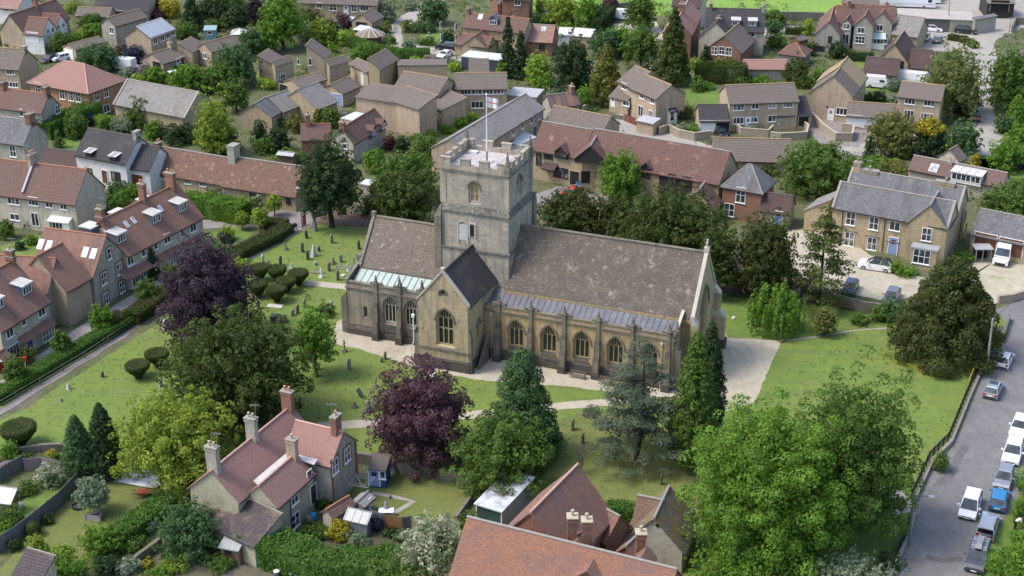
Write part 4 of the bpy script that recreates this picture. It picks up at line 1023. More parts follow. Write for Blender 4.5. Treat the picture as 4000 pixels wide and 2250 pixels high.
# ------------------------------------------------------------------ houses of the village, from the far left
cell(0)
k=house('red-tiled house with two white gables at the far upper left corner',(235,330),(690,170),4.2,R=(80,160),pitch=48,wall='buff',roof='red',chims=[(345,-10,dict(w=1.2))])
wing(k,(240,333),(430,350),4.2,R=(490,190,'B'),pitch=48,wall='white',wins=[('f',330,375,2.6,2.1,'gw'),('r',482,315,1.0,1.0),('r',530,300,.8,1.1)])
wing(k,(400,255),(570,268),4.2,R=(612,150,'B'),pitch=48,wall='white',wins=[('r',588,275,.8,1.0),('r',636,255,1.1,1.0)])
house('white rendered house in the very top left corner of the village',(-150,62),(175,92),3.6,D=8,pitch=34,wall='white',roof='newred',wins=[('f',60,90,1.6,1.0),('f',120,92,1.2,1.0)])
k=house('long dark-roofed bungalow behind the yellow shrub at the top left',(935,105),(1480,118),2.6,R=(960,-60),pitch=32,roof='dark',wins=[('f',1200,125,1.8,1.0),('f',1000,128,1.5,1.0)])
wing(k,(757,155),(1093,166),2.4,R=(775,72),pitch=30,roof='brown',wins=[('f',900,180,1.5,.9)])
k=house('grey-walled house with tall gable beside the one with white roof panels',(1155,262),(1475,170),5,R=(1060,195),pitch=34,roof='brown',wall='grey',wins=[('l',1122,305,1.1,1.4)])
wing(k,(1250,325),(1485,255),3.0,D=2.6,pitch=22,typ='mono',roof='dark')
k=house('house with pale solar panels covering its front roof slope',(1515,395),(1765,297),5,R=(1378,283),pitch=32,roof='brown',wins=[('f',1560,415,1.3,1.1),('f',1630,385,1.3,1.1),('f',1690,360,1.3,1.1),('f',1742,335,1.2,1.1)])
for i in range(4):onroof(k,(1472+i*62,312-i*22),2.1,3.9,'solar_panel',plain('solar_glass',(.36,.38,.42),.25),frame=plain('panel_frame',(.45,.46,.48),.4))
house('buff block garage with a white door left of the round green tree',(760,500),(1060,420),2.4,R=(645,480),pitch=20,name='garage',cat='garage',wins=[('l',697,550,2.4,2.0,'gw')])
house('buff house cut by the left edge with a stone chimney on its gable',(-150,672),(185,697),5,R=(275,505,'B'),pitch=40,wins=[('f',105,718,1.7,1.2),('f',125,850,2.4,1.0,'w',4),('f',10,855,1.4,1.1)],chims=[(292,462,dict(w=1.1,d=.8,mat='buff',pots=0))])
D_=(at((1250,800),5)-at((885,925),5)).length
house('orange brick house under a large pink hipped roof',(300,820),(885,925),5,D=D_,pitch=36,typ='hip',wall='orange',roof='newred',oh=.5,wins=[('f',380,888,1.3,2.3),('f',625,940,1.2,2.1),('f',710,955,1.2,2.1),('f',785,967,1.2,2.1),('r',970,957,1.2,2.0),('r',1065,922,1.2,2.0),('r',1070,1090,1.5,1.4)])
house('stone cottage with old red tiles and a chimney at each end, left edge',(-100,1062),(415,1132),4.6,R=(485,950,'B'),pitch=45,wall='grey',roof='red',wins=[('r',578,1095,1.3,1.5),('f',215,1132,.8,1.3),('f',265,1130,.7,.8)],chims=[(485,875,dict(w=1.1)),(35,825,dict(w=1.1))])
house('grey gabled house with dark mottled roof and brick stack, left edge',(-150,1400),(238,1453),5,R=(300,1215,'B'),pitch=45,wall='grey',roof='slate',wins=[('f',130,1519,1.2,1.9,'w')],chims=[(330,1145,dict(w=1.4,d=.9))])
k=house('long stone hall under a streaked grey slate roof',(1150,1040),(1862,1178),4.2,R=(1335,815),pitch=40,wall='ham',roof='stoneslate',cope=True,name='hall',cat='hall');pipe(k,'f',(1850,1200))
house('buff bungalow with an integral open garage and a stubby chimney',(1637,640),(1850,575),2.4,R=(1525,540),pitch=28,wins=[('l',1580,668,2.2,1.9,'gx'),('f',1790,640,.9,1.9,'dw'),('f',1835,620,1.0,2.0,'dn')],chims=[(1705,425,dict(w=.9,mat='buff',pots=1))])
house('single-slope buff house directly above the stubby-chimney bungalow',(1935,528),(2070,455),3.0,R=(1800,440),pitch=25,typ='mono',name='bungalow',cat='bungalow')
house('low buff house with a broad brown roof near the white gazebo',(2125,520),(2425,440),3.2,R=(2010,455),pitch=30,name='bungalow',cat='bungalow',wins=[('l',2060,560,1.2,1.2)])
house('small teal shed between dark trees at the upper left',(2050,305),(2168,303),2.0,D=2.2,pitch=8,typ='mono',wall=plain('teal_boards',(.16,.30,.33),.7),roof=plain('teal_roof',(.22,.34,.36),.7),name='garden_shed',cat='shed',wins=[('f',2110,330,.9,.7)])
k=house('white garden gazebo tent beside the teal shed',(2320,345),(2470,345),2.2,D=3,pitch=28,typ='hip',wall=W['white'],roof='whitesheet',name='gazebo',cat='gazebo',z0=1.7)
for u in(0.05,k.L-.05):
 for v in(.05,2.95):b=MB();p=k.P(u,v,0);b.tube(p,(p.x,p.y,1.75),.04);kids(b,'leg',WHITE,k.root)
cell(1)
house('long cottage row with dark roof and white windows along the top edge',(420,22),(1215,48),4.4,R=(470,-120),pitch=42,wall='ham',roof='brown',wins=[('f',635,52,1.2,1.3),('f',775,72,1.6,1.5),('f',985,82,1.2,1.6),('f',1090,82,1.9,1.3,'w',3),('f',905,100,.9,2.0,'dw')])
house('buff double garage with brown gabled roof below the long cottage row',(1165,225),(1278,165),2.5,R=(1055,150),pitch=32,name='garage',cat='garage',wins=[('l',1060,262,2.6,1.8,'gx')])
house('low white-roofed shelter in front of the double garage',(985,296),(1085,312),1.7,R=(1040,252),pitch=8,typ='mono',wall='wood',roof='whitesheet',name='shelter',cat='shelter')
house('small lean-to with pale green roof left of the double garage',(872,200),(960,208),2.0,R=(900,168),pitch=10,typ='mono',wall='wood',roof=plain('pale_green_sheet',(.50,.58,.54),.5),name='lean_to',cat='shed')
k=house('large honey-walled house with red tiles and a front dormer, centre top',(2080,265),(2700,330),5,R=(1965,105),pitch=42,wall='ham',roof='red',wins=[('l',1860,250,.9,1.2),('l',2012,268,.9,1.2),('l',1865,375,.9,1.3),('l',2012,378,.9,1.3)],chims=[(1945,85,dict(w=1.0))])
dormer(k,(2385,255),1.8,1.2,gable=True,roof=R_['slate']);onroof(k,(2258,168),.9,1.3,'skylight',GLASSL)
wing(k,(2000,440),(2330,478),2.6,R=(2045,342),pitch=35,wall='ham');wing(k,(2330,478),(2520,330),2.6,D=5.5,pitch=36,wall='ham')
wing(k,(2235,330),(2290,300),3.0,R=(2180,222),pitch=45,wall='ham')
house('brown-roofed cottage with a red garage door at the top centre',(2430,40),(2600,20),2.6,R=(2330,-10),pitch=34,wall='brick',name='cottage',cat='cottage',wins=[('f',2500,55,2.4,2.0,'gn')])
house('single-slope buff house with grey chimney, leftmost of the angular estate',(190,668),(300,592),3.0,R=(20,570),pitch=26,typ='mono',wins=[('f',250,690,1.2,1.8,'pd')])
house('tall angular buff house with a large white ground floor window',(192,660),(372,603),4.0,R=(245,590),pitch=38,typ='mono',wins=[('f',260,795,1.9,1.9),('r',425,620,.7,1.0)])
house('angular buff house with one narrow white window, ivy on its corner',(690,590),(752,520),3.2,R=(505,465),pitch=34,typ='mono',wins=[('l',545,620,.7,1.4)])
house('angular buff house with a blank lit wall beside the ivy corner',(738,660),(920,612),4.2,R=(790,585),pitch=38,typ='mono')
k=house('small single-slope house with a white glazed porch in the angular estate',(945,640),(1120,728),3.0,R=(985,570),pitch=26,typ='mono',wins=[('f',1072,775,1.0,1.7)])
wing(k,(1120,745),(1195,715),2.4,D=1.6,typ='flat',wall=WHITE,roof='whitesheet',nm='porch_',wins=[('f',1150,790,1.2,1.8,'pd')])
house('tall angular house with honey-lit right wall left of the long flat wall',(1240,700),(1425,592),4.4,R=(1165,580),pitch=36,typ='mono',wall='ham')
house('buff garage with dark doorway below the angular houses',(440,870),(705,800),2.4,R=(385,785),pitch=18,name='garage',cat='garage',wins=[('l',280,905,2.2,1.7,'gx')])
house('buff garage with a pale blue door',(865,940),(1045,862),2.6,R=(760,850),pitch=28,name='garage',cat='garage',wins=[('l',815,1000,2.4,2.1,'gb')])
k=house('range of low stone barns with pale lichened slate roofs',(610,1095),(812,1018),3.0,R=(345,945),pitch=32,wall='ham',roof='stoneslate',name='barn',cat='barn')
wing(k,(270,1122),(462,1048),2.8,R=(62,1012),pitch=32);wing(k,(155,1172),(275,1100),2.8,R=(-60,1080),pitch=32,roof='slate')
house('two-storey buff house with a continuous white window band and right gable',(1390,880),(1832,948),5,R=(1490,725),pitch=30,wins=[('f',1455+i*61,928+i*9.4,1.5,1.0)for i in range(6)]+[('r',1900,1088,.8,1.4)])
k=house('wide brown-roofed house with white window band right of its twin',(2005,895),(2520,890),4.8,R=(2010,740),pitch=30,wins=[('f',2110+i*110,926-i*2,1.8,.9)for i in range(4)]+[('f',2225,1052,2.2,1.3)])
wing(k,(2522,960),(2820,985),2.8,D=5,typ='flat',roof='sheet')
k=house('bulky buff block house with blank windowless walls',(1005,975),(1520,1052),5.2,D=5,pitch=12,typ='mono',wall='buff',roof='brown',chims=[])
wing(k,(1660,1015),(1870,1112),3.6,D=5,pitch=14,typ='mono',roof='brown',wins=[('f',1750,1185,.6,.9)]);wing(k,(1330,1000),(1640,1100),5.4,D=4,pitch=20,typ='mono',roof='brown')
house('flat-roofed buff range with long blank wall behind the window band house',(1425,665),(1915,660),4.0,D=4,typ='flat',roof='brown')
house('small steep single-slope house next to the dark conifer, centre top',(2145,722),(2340,720),3.0,R=(2330,600,'B'),pitch=34,typ='mono')
house('long low mobile home with bright white roof and dark sides',(2065,570),(2455,612),2.6,D=4.2,typ='flat',wall=plain('dark_blue_cladding',(.05,.06,.08),.5),roof='whitesheet',name='mobile_home',cat='mobile home')
k=house('old cottage with mossy red roof, two dormers and a low wing',(975,1440),(1300,1235),3.6,R=(832,1305),pitch=48,wall='cream',roof='red',name='cottage',cat='cottage',chims=[(840,1235,dict(w=.9))],wins=[('l',895,1470,.7,.9)])
dormer(k,(1190,1365),1.3,1.1,gable=True);dormer(k,(1285,1300),1.3,1.1,gable=True)
wing(k,(455,1400),(745,1395),3.0,R=(530,1255),pitch=45,wall='brick',chims=[(520,1155,dict(w=1.0))]);wing(k,(860,1195),(1010,1225),2.6,D=4,typ='flat',roof='whitesheet')
over()
k=house('terrace with long grey lichened roof behind the church tower',(1180,388),(1367,272),5,R=(1322,238,'B'),pitch=30,roof='stoneslate',wins=[('f',1290,333,.9,1.0),('f',1314,316,.9,1.0),('f',1337,302.6,.9,1.0),('f',1357,292,1.0,1.1),('f',1345,330,1.6,2.0,'pd')])
wing(k,(1300,366),(1345,345),2.3,D=2.4,pitch=12,typ='mono',wall=WHITE,roof='whitesheet',nm='conservatory_')
wing(k,(1290,362),(1305,350),2.4,R=(1277,335),pitch=42,roof='maroon',nm='porch_')
cell(2)
k=house('brick house cut by the top edge left of the pale lime tree',(-100,-15),(170,-5),5,D=6,pitch=40,wall='brick',roof='red',wins=[('f',55,22,1.4,1.4)])
wing(k,(60,190),(100,180),2.8,R=(40,100),pitch=45,wins=[('l',42,200,.7,1.2)])
k=house('long low barn with faded pink-red tiles and one skylight',(-350,385),(400,425),3.0,R=(440,262,'B'),pitch=36,wall='brick',roof=coursed('faded_tile',(.36,.20,.15),(.30,.165,.125),(.15,.08,.06),.25,.3,(.25,.17,.14),ms=.1,streak=True),name='barn',cat='barn',wins=[('f',300,470,1.2,1.0,'d')])
onroof(k,(320,292),.9,1.2,'skylight',GLASSL)
house('glass-roofed lean-to at the end of the pink-red barn',(470,348),(590,352),2.4,R=(452,278),pitch=18,typ='mono',wall=WHITE,roof='whitesheet',name='lean_to',cat='conservatory')
house('pale sheet-roofed workshop left of the dark hedge at the top',(600,355),(790,372),2.6,R=(640,285),pitch=14,typ='mono',roof=patchy('pale_sheet',(.60,.56,.54),(.54,.50,.48)),name='workshop',cat='shed')
house('red brick house with steep pinkish roof behind the tall conifer',(1800,345),(1900,140),5,R=(1690,190),pitch=44,wall='brick',roof='newred',chims=[(1710,40,dict(w=1.1))])
house('tall beige-walled house with maroon roof at the top edge',(1610,50),(1890,72),5,D=7,pitch=40,wall='cream',roof='maroon')
k=house('large house with dark purple roof, two dormers and end chimneys',(1950,300),(2535,318),5,R=(1980,85),pitch=42,wall='cream',roof='dark',chims=[(2005,35,dict(w=1.2)),(2532,55,dict(w=1.2,mat='grey'))],wins=[('f',2390,345,2.0,.9,'w',3)])
dormer(k,(2250,262),1.7,1.2);dormer(k,(2418,268),1.7,1.2)
wing(k,(2210,400),(2270,300),4.2,R=(2085,215),pitch=44,chims=[(2078,185,dict(w=1.0))]);wing(k,(2300,530),(2440,400),3.4,R=(2115,372),pitch=40,wall='brick',roof='brown',wins=[('l',2035,508,1.2,1.6),('l',2110,508,1.2,1.6),('l',2180,518,1.2,1.6),('l',2110,605,1.1,1.0)])
house('low stone outbuilding with faded red roof below the arched-window gable',(2340,692),(2765,695),2.2,R=(2345,605),pitch=30,wall='grey',roof='newred',name='outbuilding',cat='outbuilding')
k=house('stepped pair of buff semi-detached houses with glazed porch',(1205,892),(1452,996),5,R=(1370,770),pitch=32,wall='buff',wins=[('f',1305,962,1.3,1.0),('f',1412,1012,1.2,1.0),('f',1295,1118,1.5,2.0,'pd'),('f',1392,1140,1.1,1.1)])
wing(k,(1065,815),(1213,884),5.1,R=(1240,665),pitch=32,wins=[('f',1130,865,1.6,1.2)])
wing(k,(980,968),(1165,1012),2.8,D=3.4,pitch=24,typ='mono',wins=[('f',1015,1025,.8,1.8,'dw'),('f',1148,1040,1.5,.9)]);
wing(k,(1588,1125),(1660,1112),2.4,D=1.2,pitch=30,typ='mono',wall=WHITE,roof='dark',nm='porch_',wins=[('f',1610,1165,.9,1.9)])
house('flat grey-roofed garage behind the red fence',(1255,1210),(1420,1245),2.2,R=(1330,1168),pitch=6,typ='mono',roof='sheet',name='garage',cat='garage')
k=house('long pair of buff houses with dark porch behind the curved garden walls',(2190,1042),(2880,1017),5,R=(2135,865),pitch=32,wins=[('f',2280,1078,1.9,1.1),('f',2445,1068,1.3,1.0),('f',2275,1212,1.9,1.2),('f',2430,1202,1.4,1.0),('f',2372,1235,.9,2.0,'dw'),('f',2619,1057,1.4,1.1,'l'),('f',2779,1047,1.7,1.1),('f',2614,1190,1.5,1.2)])
wing(k,(2660,1168),(2832,1160),2.4,D=1.6,pitch=30,typ='mono',roof='dark',nm='porch_',wins=[('f',2700,1215,1.0,1.0),('f',2775,1212,1.0,1.0)])
wing(k,(2885,1165),(3010,1160),2.4,D=4,pitch=28,typ='mono',roof='dark',wins=[('f',2930,1215,1.8,1.8,'gx')])
house('double garage with one white door and one dark opening',(1890,1216),(2172,1216),2.4,R=(1850,1058),pitch=32,roof='dark',name='garage',cat='garage',wins=[('f',1965,1270,2.5,2.0,'gw'),('f',2118,1268,2.3,2.0,'gx')])
house('little cottage with rusty purple roof under the dark conifers',(395,1080),(682,1046),3.0,R=(335,965),pitch=38,wall='grey',roof=coursed('purple_sheet',(.15,.09,.10),(.12,.075,.085),(.05,.03,.03),.8,3,(.24,.13,.06),ms=.02,streak=True),name='cottage',cat='cottage',chims=[(602,868,dict(w=1.0,pots=2))])
house('brown-roofed building hidden behind the long red-tiled mews',(330,1232),(900,1345),3.0,R=(470,1080),pitch=34,roof='brown')
over()
house('low brown-roofed bungalow beside the mews gable end',(1795,402),(1990,407),2.5,R=(1835,347),pitch=32,name='bungalow',cat='bungalow')
cell(6)
MEWS=coursed('mews_red_tile',(.215,.115,.09),(.16,.088,.072),(.075,.042,.036),.25,.36,(.125,.08,.07),(.30,.165,.115),ms=.16,t4=(.58,.72),sc4=.5)
k=house('long mews with red-brown tiles, dark timber gable and timber bays behind the church',(205,47),(700,137),5,R=(288,-229),pitch=44,wall='ham',roof=MEWS,name='mews',cat='mews',wins=[('f',270,150,1.0,1.8,'d',1),('f',365,110,1.6,1.2,'d'),('f',490,285,2.6,1.6,'d',3),('f',630,340,1.6,2.2,'gx')])
dormer(k,(490,130),2.2,.7,gable=True,sty='d',roof=MEWS,mat=W['timber'])
wing(k,(300,235),(425,258),2.6,D=1.4,pitch=32,typ='mono',roof='maroon',wall='timber',nm='porch_',z0=2.2)
k2=wing(k,(720,150),(2080,396),5,R=(2205,85,'B'),pitch=44,wall='ham',wins=[('f',1345,292,1.5,1.3,'d'),('f',820,285,.8,2.0,'gx')])
dormer(k2,(1348,262),1.6,.4,gable=True,sty='d',roof=MEWS,mat=W['timber'])
o,u,nn=face(k2,'f');c0,c1=onplane((1480,380),o,nn),onplane((1805,440),o,nn)
b=MB();q0,q1=Vector((c0.x,c0.y,.3)),Vector((c1.x,c1.y,.3));lo=[q0+nn*.12,q1+nn*.12,q1,q0];b.hexa(lo,[p+Vector((0,0,4.5))for p in lo]);tb_=kids(b,'timber_bay',W['timber'],k.root)
for x,y in((1605,340),(1755,368)):
 c=onplane((x,y),o+nn*.12,nn);opening3(k.root,o+nn*.12,u,nn,(c-o).dot(u),c.z,1.3,1.3,'d',2,2)
wing(k,(950,172),(1030,30),5.6,R=(835,-2),pitch=42,wall='timber',z0=5.0,nm='gable_');wing(k,(705,172),(930,172),5.0,D=2.0,typ='flat',wall='ham',roof='sheet',nm='carport_',wins=[('f',740,330,1.4,2.0,'gx')])
wing(k,(2030,655),(2095,560),2.8,R=(1810,505),pitch=44,wall='ham')
D_=(at((2640,372),5.0)-at((2510,487),5.0)).length
house('small brick building with pyramid slate roof and white upper window',(2120,417),(2510,487),5.0,D=D_,pitch=46,typ='hip',wall='brick',roof='slate',name='coach_house',cat='outbuilding',wins=[('f',2300,512,1.5,2.4),('f',2185,660,1.6,2.0)])
cell(3)
k=house('grey stone house with three front gables and maroon tiles at upper right',(700,218),(1290,222),5,R=(645,62),pitch=44,wall='grey',roof='red',chims=[(820,5,dict(w=1.2))])
wing(k,(725,352),(770,190),3.8,R=(575,240),pitch=46,wins=[('l',525,493,1.9,1.2,'d'),('l',622,393,.8,1.2,'d')])
wing(k,(838,252),(905,150),5,R=(780,195),pitch=48,wins=[('l',788,265,1.3,1.2),('l',780,392,1.4,2.2,'pd')])
wing(k,(1060,268),(1110,150),5,R=(965,168),pitch=46,wins=[('l',935,305,1.4,1.2),('l',925,400,2.0,1.5,'w',3)])
wing(k,(1250,240),(1290,130),5,R=(1170,120),pitch=44,wins=[('l',1122,280,1.4,1.3)])
wing(k,(1035,385),(1178,392),2.3,D=2.0,pitch=16,typ='mono',wall=WHITE,roof=plain('pale_glass_roof',(.52,.58,.55),.3),nm='conservatory_',wins=[('f',1110,412,3.6,1.2,'w',5)])
house('low mottled-roofed annexe between the stone house and the parked cars',(1250,342),(1500,372),3.0,R=(1300,150),pitch=32,wall='ham',roof='stoneslate',name='annexe',cat='outbuilding')
house('long beige sheet-roofed shed behind the dark yard wall, top right',(1310,172),(2062,205),2.8,R=(1315,88),pitch=8,typ='mono',wall='grey',roof=patchy('beige_sheet',(.40,.36,.33),(.35,.32,.29),rough=.7),name='long_shed',cat='shed')
k=house('dark corrugated store with two skylights in the top right yard',(2085,195),(2300,160),3.2,R=(2140,108),pitch=10,typ='mono',wall='grey',roof=patchy('dark_sheet',(.17,.165,.16),(.13,.125,.12),rough=.7),name='store',cat='shed')
house('weathered dark barn at the extreme top right',(2210,30),(2480,36),3.4,D=8,pitch=20,wall='timber',roof=MATS['dark_sheet'],name='barn',cat='barn',wins=[('f',2330,60,4,2.6,'gx')])
house('brown-roofed barn peeping over the three-gabled stone house',(760,32),(1115,45),3.2,D=8,pitch=26,wall='brick',roof='brown',name='barn',cat='barn')
k=house('barn-like house with steep maroon roof and tall lit gable',(1410,642),(1500,500),3.2,R=(1262,448),pitch=50,wall='ham',roof='maroon',ridge='ridge_gold',wins=[('l',1340,670,.9,2.2,'d',1)])
wing(k,(965,727),(1300,757),2.4,R=(985,575),pitch=34);wing(k,(1412,672),(1620,692),2.6,R=(1400,488),pitch=40)
k=house('buff house with white front door in its gable and part-tan roof',(852,960),(918,868),5,R=(745,725),pitch=40,wins=[('l',630,1160,1.0,2.0,'dw'),('l',740,1120,1.9,1.3,'w',3)])
wing(k,(918,866),(990,768),5.1,R=(800,632),pitch=40,roof='tan',wins=[('f',950,880,1.2,1.2)])
wing(k,(585,1068),(690,1062),2.5,D=1.0,pitch=30,typ='mono',roof='maroon',wall=WHITE,nm='canopy_',z0=2.3)
wing(k,(795,1160),(1280,1195),2.4,R=(830,1025),pitch=34,wins=[('f',868,1215,2.4,2.0,'gw'),('f',1010,1235,2.4,2.0,'gw')])
house('detached buff house with four white windows left of the tall pale tree',(1310,967),(1738,1017),5,R=(1345,820),pitch=34,wins=[('f',1428,1017,1.8,1.1,'w',3),('f',1620,1037,1.8,1.1,'w',3),('f',1415,1160,1.7,1.9,'pd'),('f',1598,1172,2.1,1.2,'w',4)])
house('little grey shed with hipped red roof below the three-gabled house',(112,537),(365,567),2.2,D=5,pitch=34,typ='hip',wall='grey',roof='red',name='outbuilding',cat='outbuilding')
house('brown timber hut above the hipped red shed',(310,410),(400,392),1.9,D=2.5,pitch=20,wall='wood',roof='rust',name='hut',cat='shed')
# ------------------------------------------------------------------ left terraces
cell(4)
k=house('pale stone terrace with long old red roof and blank right gable',(-150,480),(752,597),5,R=(865,262,'B'),pitch=45,wall='cream',roof='red',chims=[(310,105,dict(w=1.5,mat='buff',pots=3))],wins=[('f',135,562,2.0,1.3,'w',3),('f',335,573,1.7,1.3,'w',3),('f',492,597,1.2,1.2),('f',638,617,1.2,1.2),('f',150,732,1.6,1.0),('f',355,757,1.3,2.1,'pd')])
o,u,up,nn=roofplane(k);c=onplane((232,490),o,nn);b=MB();L=k.D/2/math.cos(rad(45));lo=[c-u*.16,c+u*.16,c+u*.16+up*L*.97,c-u*.16+up*L*.97];b.hexa(lo,[p+nn*.3 for p in lo]);kids(b,'party_wall',LEAD,k.root)
wing(k,(485,768),(690,790),2.3,D=2.4,pitch=18,typ='mono',wall=WHITE,roof='whitesheet',nm='conservatory_',wins=[('f',560,810,2.2,1.4,'w',4)])
k=house('white rendered house with dark tiled roof and brown garage door',(760,102),(1262,192),5,R=(870,-159),pitch=40,wall='white',roof='dark',chims=[(1405,-130,dict(w=1.2,mat='grey',pots=0))],wins=[('f',893,270,1.4,1.0,'d',2),('f',1165,320,1.8,1.4,'d',2),('f',1055,325,1.0,2.0,'dn')])
dormer(k,(893,130),1.3,.8,sty='d',nx=2,mat=W['timber']);dormer(k,(1137,172),1.3,.8,sty='d',nx=2,mat=W['timber'])
wing(k,(1242,220),(1500,260),4,R=(1352,-2),pitch=40,wins=[('f',1370,368,2.7,2.1,'gn')]);wing(k,(395,187),(785,238),2.8,R=(400,28),pitch=36,roof='maroon')
REDB=coursed('cottage_tile',(.22,.12,.085),(.165,.092,.07),(.075,.045,.035),.26,.30,(.13,.085,.06),(.33,.22,.14),ms=.12,t4=(.56,.7),sc4=1.2)
k=house('long low stone cottage row with mottled red-brown roof, beside the churchyard',(1490,268),(2220,393),2.6,R=(1600,30),pitch=48,wall='ham',roof=REDB,name='cottage_row',cat='cottage',chims=[(1590,-15,dict(w=1.1))],wins=[('f',1640,325,.9,.9),('f',1890,372,1.2,.9),('f',2040,397,1.2,.9)])
wing(k,(2227,408),(2968,520),2.6,R=(3020,228,'B'),pitch=48,chims=[(2335,10,dict(w=1.7,d=1.2,mat='grey',pots=0))],wins=[('f',2540,512,1.0,1.1,'d'),('f',2900,570,.8,.9,'d')])
TL='terra'
k=house('tall terrace of red-tiled stone houses with three pale-roofed dormers',(1272,1118),(2034,725),5,R=(1720,430,'B'),pitch=45,wall='cream',roof=TL,name='terrace',cat='terrace',chims=[(1420,400,dict(w=1.0,pots=2)),(1705,290,dict(w=1.5,pots=2)),(895,670,dict(w=1.0)),(945,745,dict(w=1.1))],wins=[('f',1310,1165,1.2,1.4),('f',1440,1085,.7,1.2),('f',1680,945,1.3,1.4),('f',1565,1015,.6,1.2),('f',1830,887,.7,1.2),('f',1940,832,1.3,1.4)])
for p in((1225,990),(1580,792),(1840,678)):dormer(k,p,1.75,1.35)
for p in((1272,805),(1343,765),(1613,648)):onroof(k,p,.55,1.0,'skylight',GLASSL)
for p in((1390,1385),(1765,1140)):opening(k,'f',p,2.2,1.5,'w',4,1)
opening(k,'f',(1440,1328),1.0,2.0,BLUEP,name='door')
for A_,B_,R2 in(((1292,1350),(1525,1222),(1283,1257)),((1612,1170),(1815,1057),(1600,1090)),((1838,1035),(2055,925),(1830,960))):wing(k,A_,B_,2.3,D=1.3,pitch=35,typ='mono',nm='porch_',z0=2.1)
kb=k
for u_ in(5.0,10.5,16.0):
 o,u,up,nn=roofplane(kb,'b');c=o+u*u_+up*2.6
 b=MB();inn=Vector((-u.y,u.x,0));T=lambda x,y,z:c+u*x+inn*y+Vector((0,0,z))
 b.box(-.9,0,-.3,.9,1.9,1.35,T=T);d_=kids(b,'dormer',MATS['dormer_lead'],kb.root);b=MB();b.box(-1.05,-.2,1.35,1.05,2.0,1.5,T=T);kids(b,'dormer_roof',MATS['pale_lead'],d_)
w1=wing(k,(330,1237),(935,1322),5,R=(1075,930,'B'),pitch=46,wall='grey',wins=[('r',1095,1102,.9,1.5,'wb'),('r',1197,1252,1.2,1.6,'wb'),('r',1042,1352,1.2,1.6,'wb'),('r',1225,1437,1.2,1.6,'wb'),('r',1062,1560,1.2,1.6,'wb')])
for p in((410,1007),(492,1022),(858,1087),(940,1102)):onroof(w1,p,.8,1.4,'skylight',GLASSL)
wing(k,(660,1470),(900,1335),5,R=(415,1115),pitch=45,wall='buff')
cell(8)
k=house('nearer red-tiled stone terrace with a gable of five brick-edged windows',(0,427),(487,127),5,R=(300,-345,'B'),pitch=45,wall='cream',roof=TL,name='terrace',cat='terrace',chims=[(95,-385,dict(w=1.0,pots=1)),(225,-345,dict(w=1.1,pots=1))],wins=[('f',95,440,1.3,1.4),('f',415,227,1.3,1.4),('f',235,327,.7,1.2),('f',490,458,2.2,1.5,'w',4),('f',130,625,2.2,1.4,'w',4)])
opening(k,'f',(300,562),1.0,2.0,BLUEP,name='door');opening(k,'f',(8,790),1.0,2.0,REDP,name='door')
dormer(k,(278,62),1.75,1.35);dormer(k,(-5,215),1.75,1.35)
wing(k,(232,542),(547,352),2.3,D=1.3,pitch=35,typ='mono',nm='porch_',z0=2.1);wing(k,(20,720),(90,665),2.4,D=1.2,pitch=42,nm='canopy_',wall=WHITE,z0=2.1)
wing(k,(-100,0),(478,40),5,R=(622,-287,'B'),pitch=46,wall='grey',wins=[('r',662,-120,.9,1.5,'wb'),('r',770,48,1.2,1.6,'wb'),('r',602,138,1.2,1.6,'wb'),('r',800,250,1.2,1.6,'wb'),('r',630,348,1.2,1.6,'wb')])
# ------------------------------------------------------------------ the manor and its neighbours
cell(7)
k=house('honey stone manor house with slate roofs, front gable and tall chimneys',(655,625),(1805,836),5.5,R=(745,385),pitch=45,wall='ham',roof='slate',cope=True,name='manor_house',cat='manor house',wins=[('f',832,750,1.35,1.9,'w',2),('f',1065,797,1.35,1.9,'w',2),('f',1275,822,1.5,1.4,'w',2),('f',818,955,1.35,2.1,'w',2),('f',1045,1000,1.35,1.9,'w',2)])
opening(k,'f',(1250,1085),1.2,2.5,BLUEG,name='door')
for p in((1870,850),(1850,1060)):opening(k,'r',p,1.1,1.8,'s',2,2)
kf=wing(k,(1803,842),(1880,700),5.5,R=(1625,622),pitch=47,wins=[('l',1597,908,1.35,1.9,'w',2)],nm='gable_')
k3=mkblock3(k.root,k.P(.0,k.D-.1,5.5),k.P(k.L,k.D-.1,5.5),5.7,k.D*1.05,45,wall='ham',roof='slate',cope=True,nm='rear_')
fit(k3,[('r',1985,720,1.0,1.6,'s'),('r',1975,930,1.1,1.8,'s')],[(1020,290,dict(w=.9,d=2.6,mat='ham',pots=2,pot=POTB)),(1785,380,dict(w=.9,d=2.6,mat='ham',pots=2,pot=POTB)),(905,185,dict(w=.9,d=.9,mat='ham',pots=1))])
w1=wing(k,(1442,1040),(1700,1083),2.9,D=1.6,typ='flat',wall='ham',roof=LEAD,nm='bay_',wins=[('f',1545,1130,2.3,2.1,'w',3)])
wing(k,(520,545),(372,668),3.0,R=(640,605,'B'),pitch=32,typ='mono',nm='lean_',roof='stoneslate',wall='ham')
pipe(k,'f',(745,800));pipe(k,'f',(1165,900));pipe(k,'r',(1935,800))
for x,y,w_ in((832,682,1.9),(1065,727,1.9),(830,880,1.9),(1050,930,1.9),(1255,985,1.8)):
 o,u,nn=face(k,'f');c=onplane((x,y),o,nn);b=MB();q=[c-u*w_/2+nn*.14,c+u*w_/2+nn*.14,c+u*w_/2,c-u*w_/2];b.hexa(q,[p+Vector((0,0,.14))for p in q]);kids(b,'label_mould',ST_T,k.root)
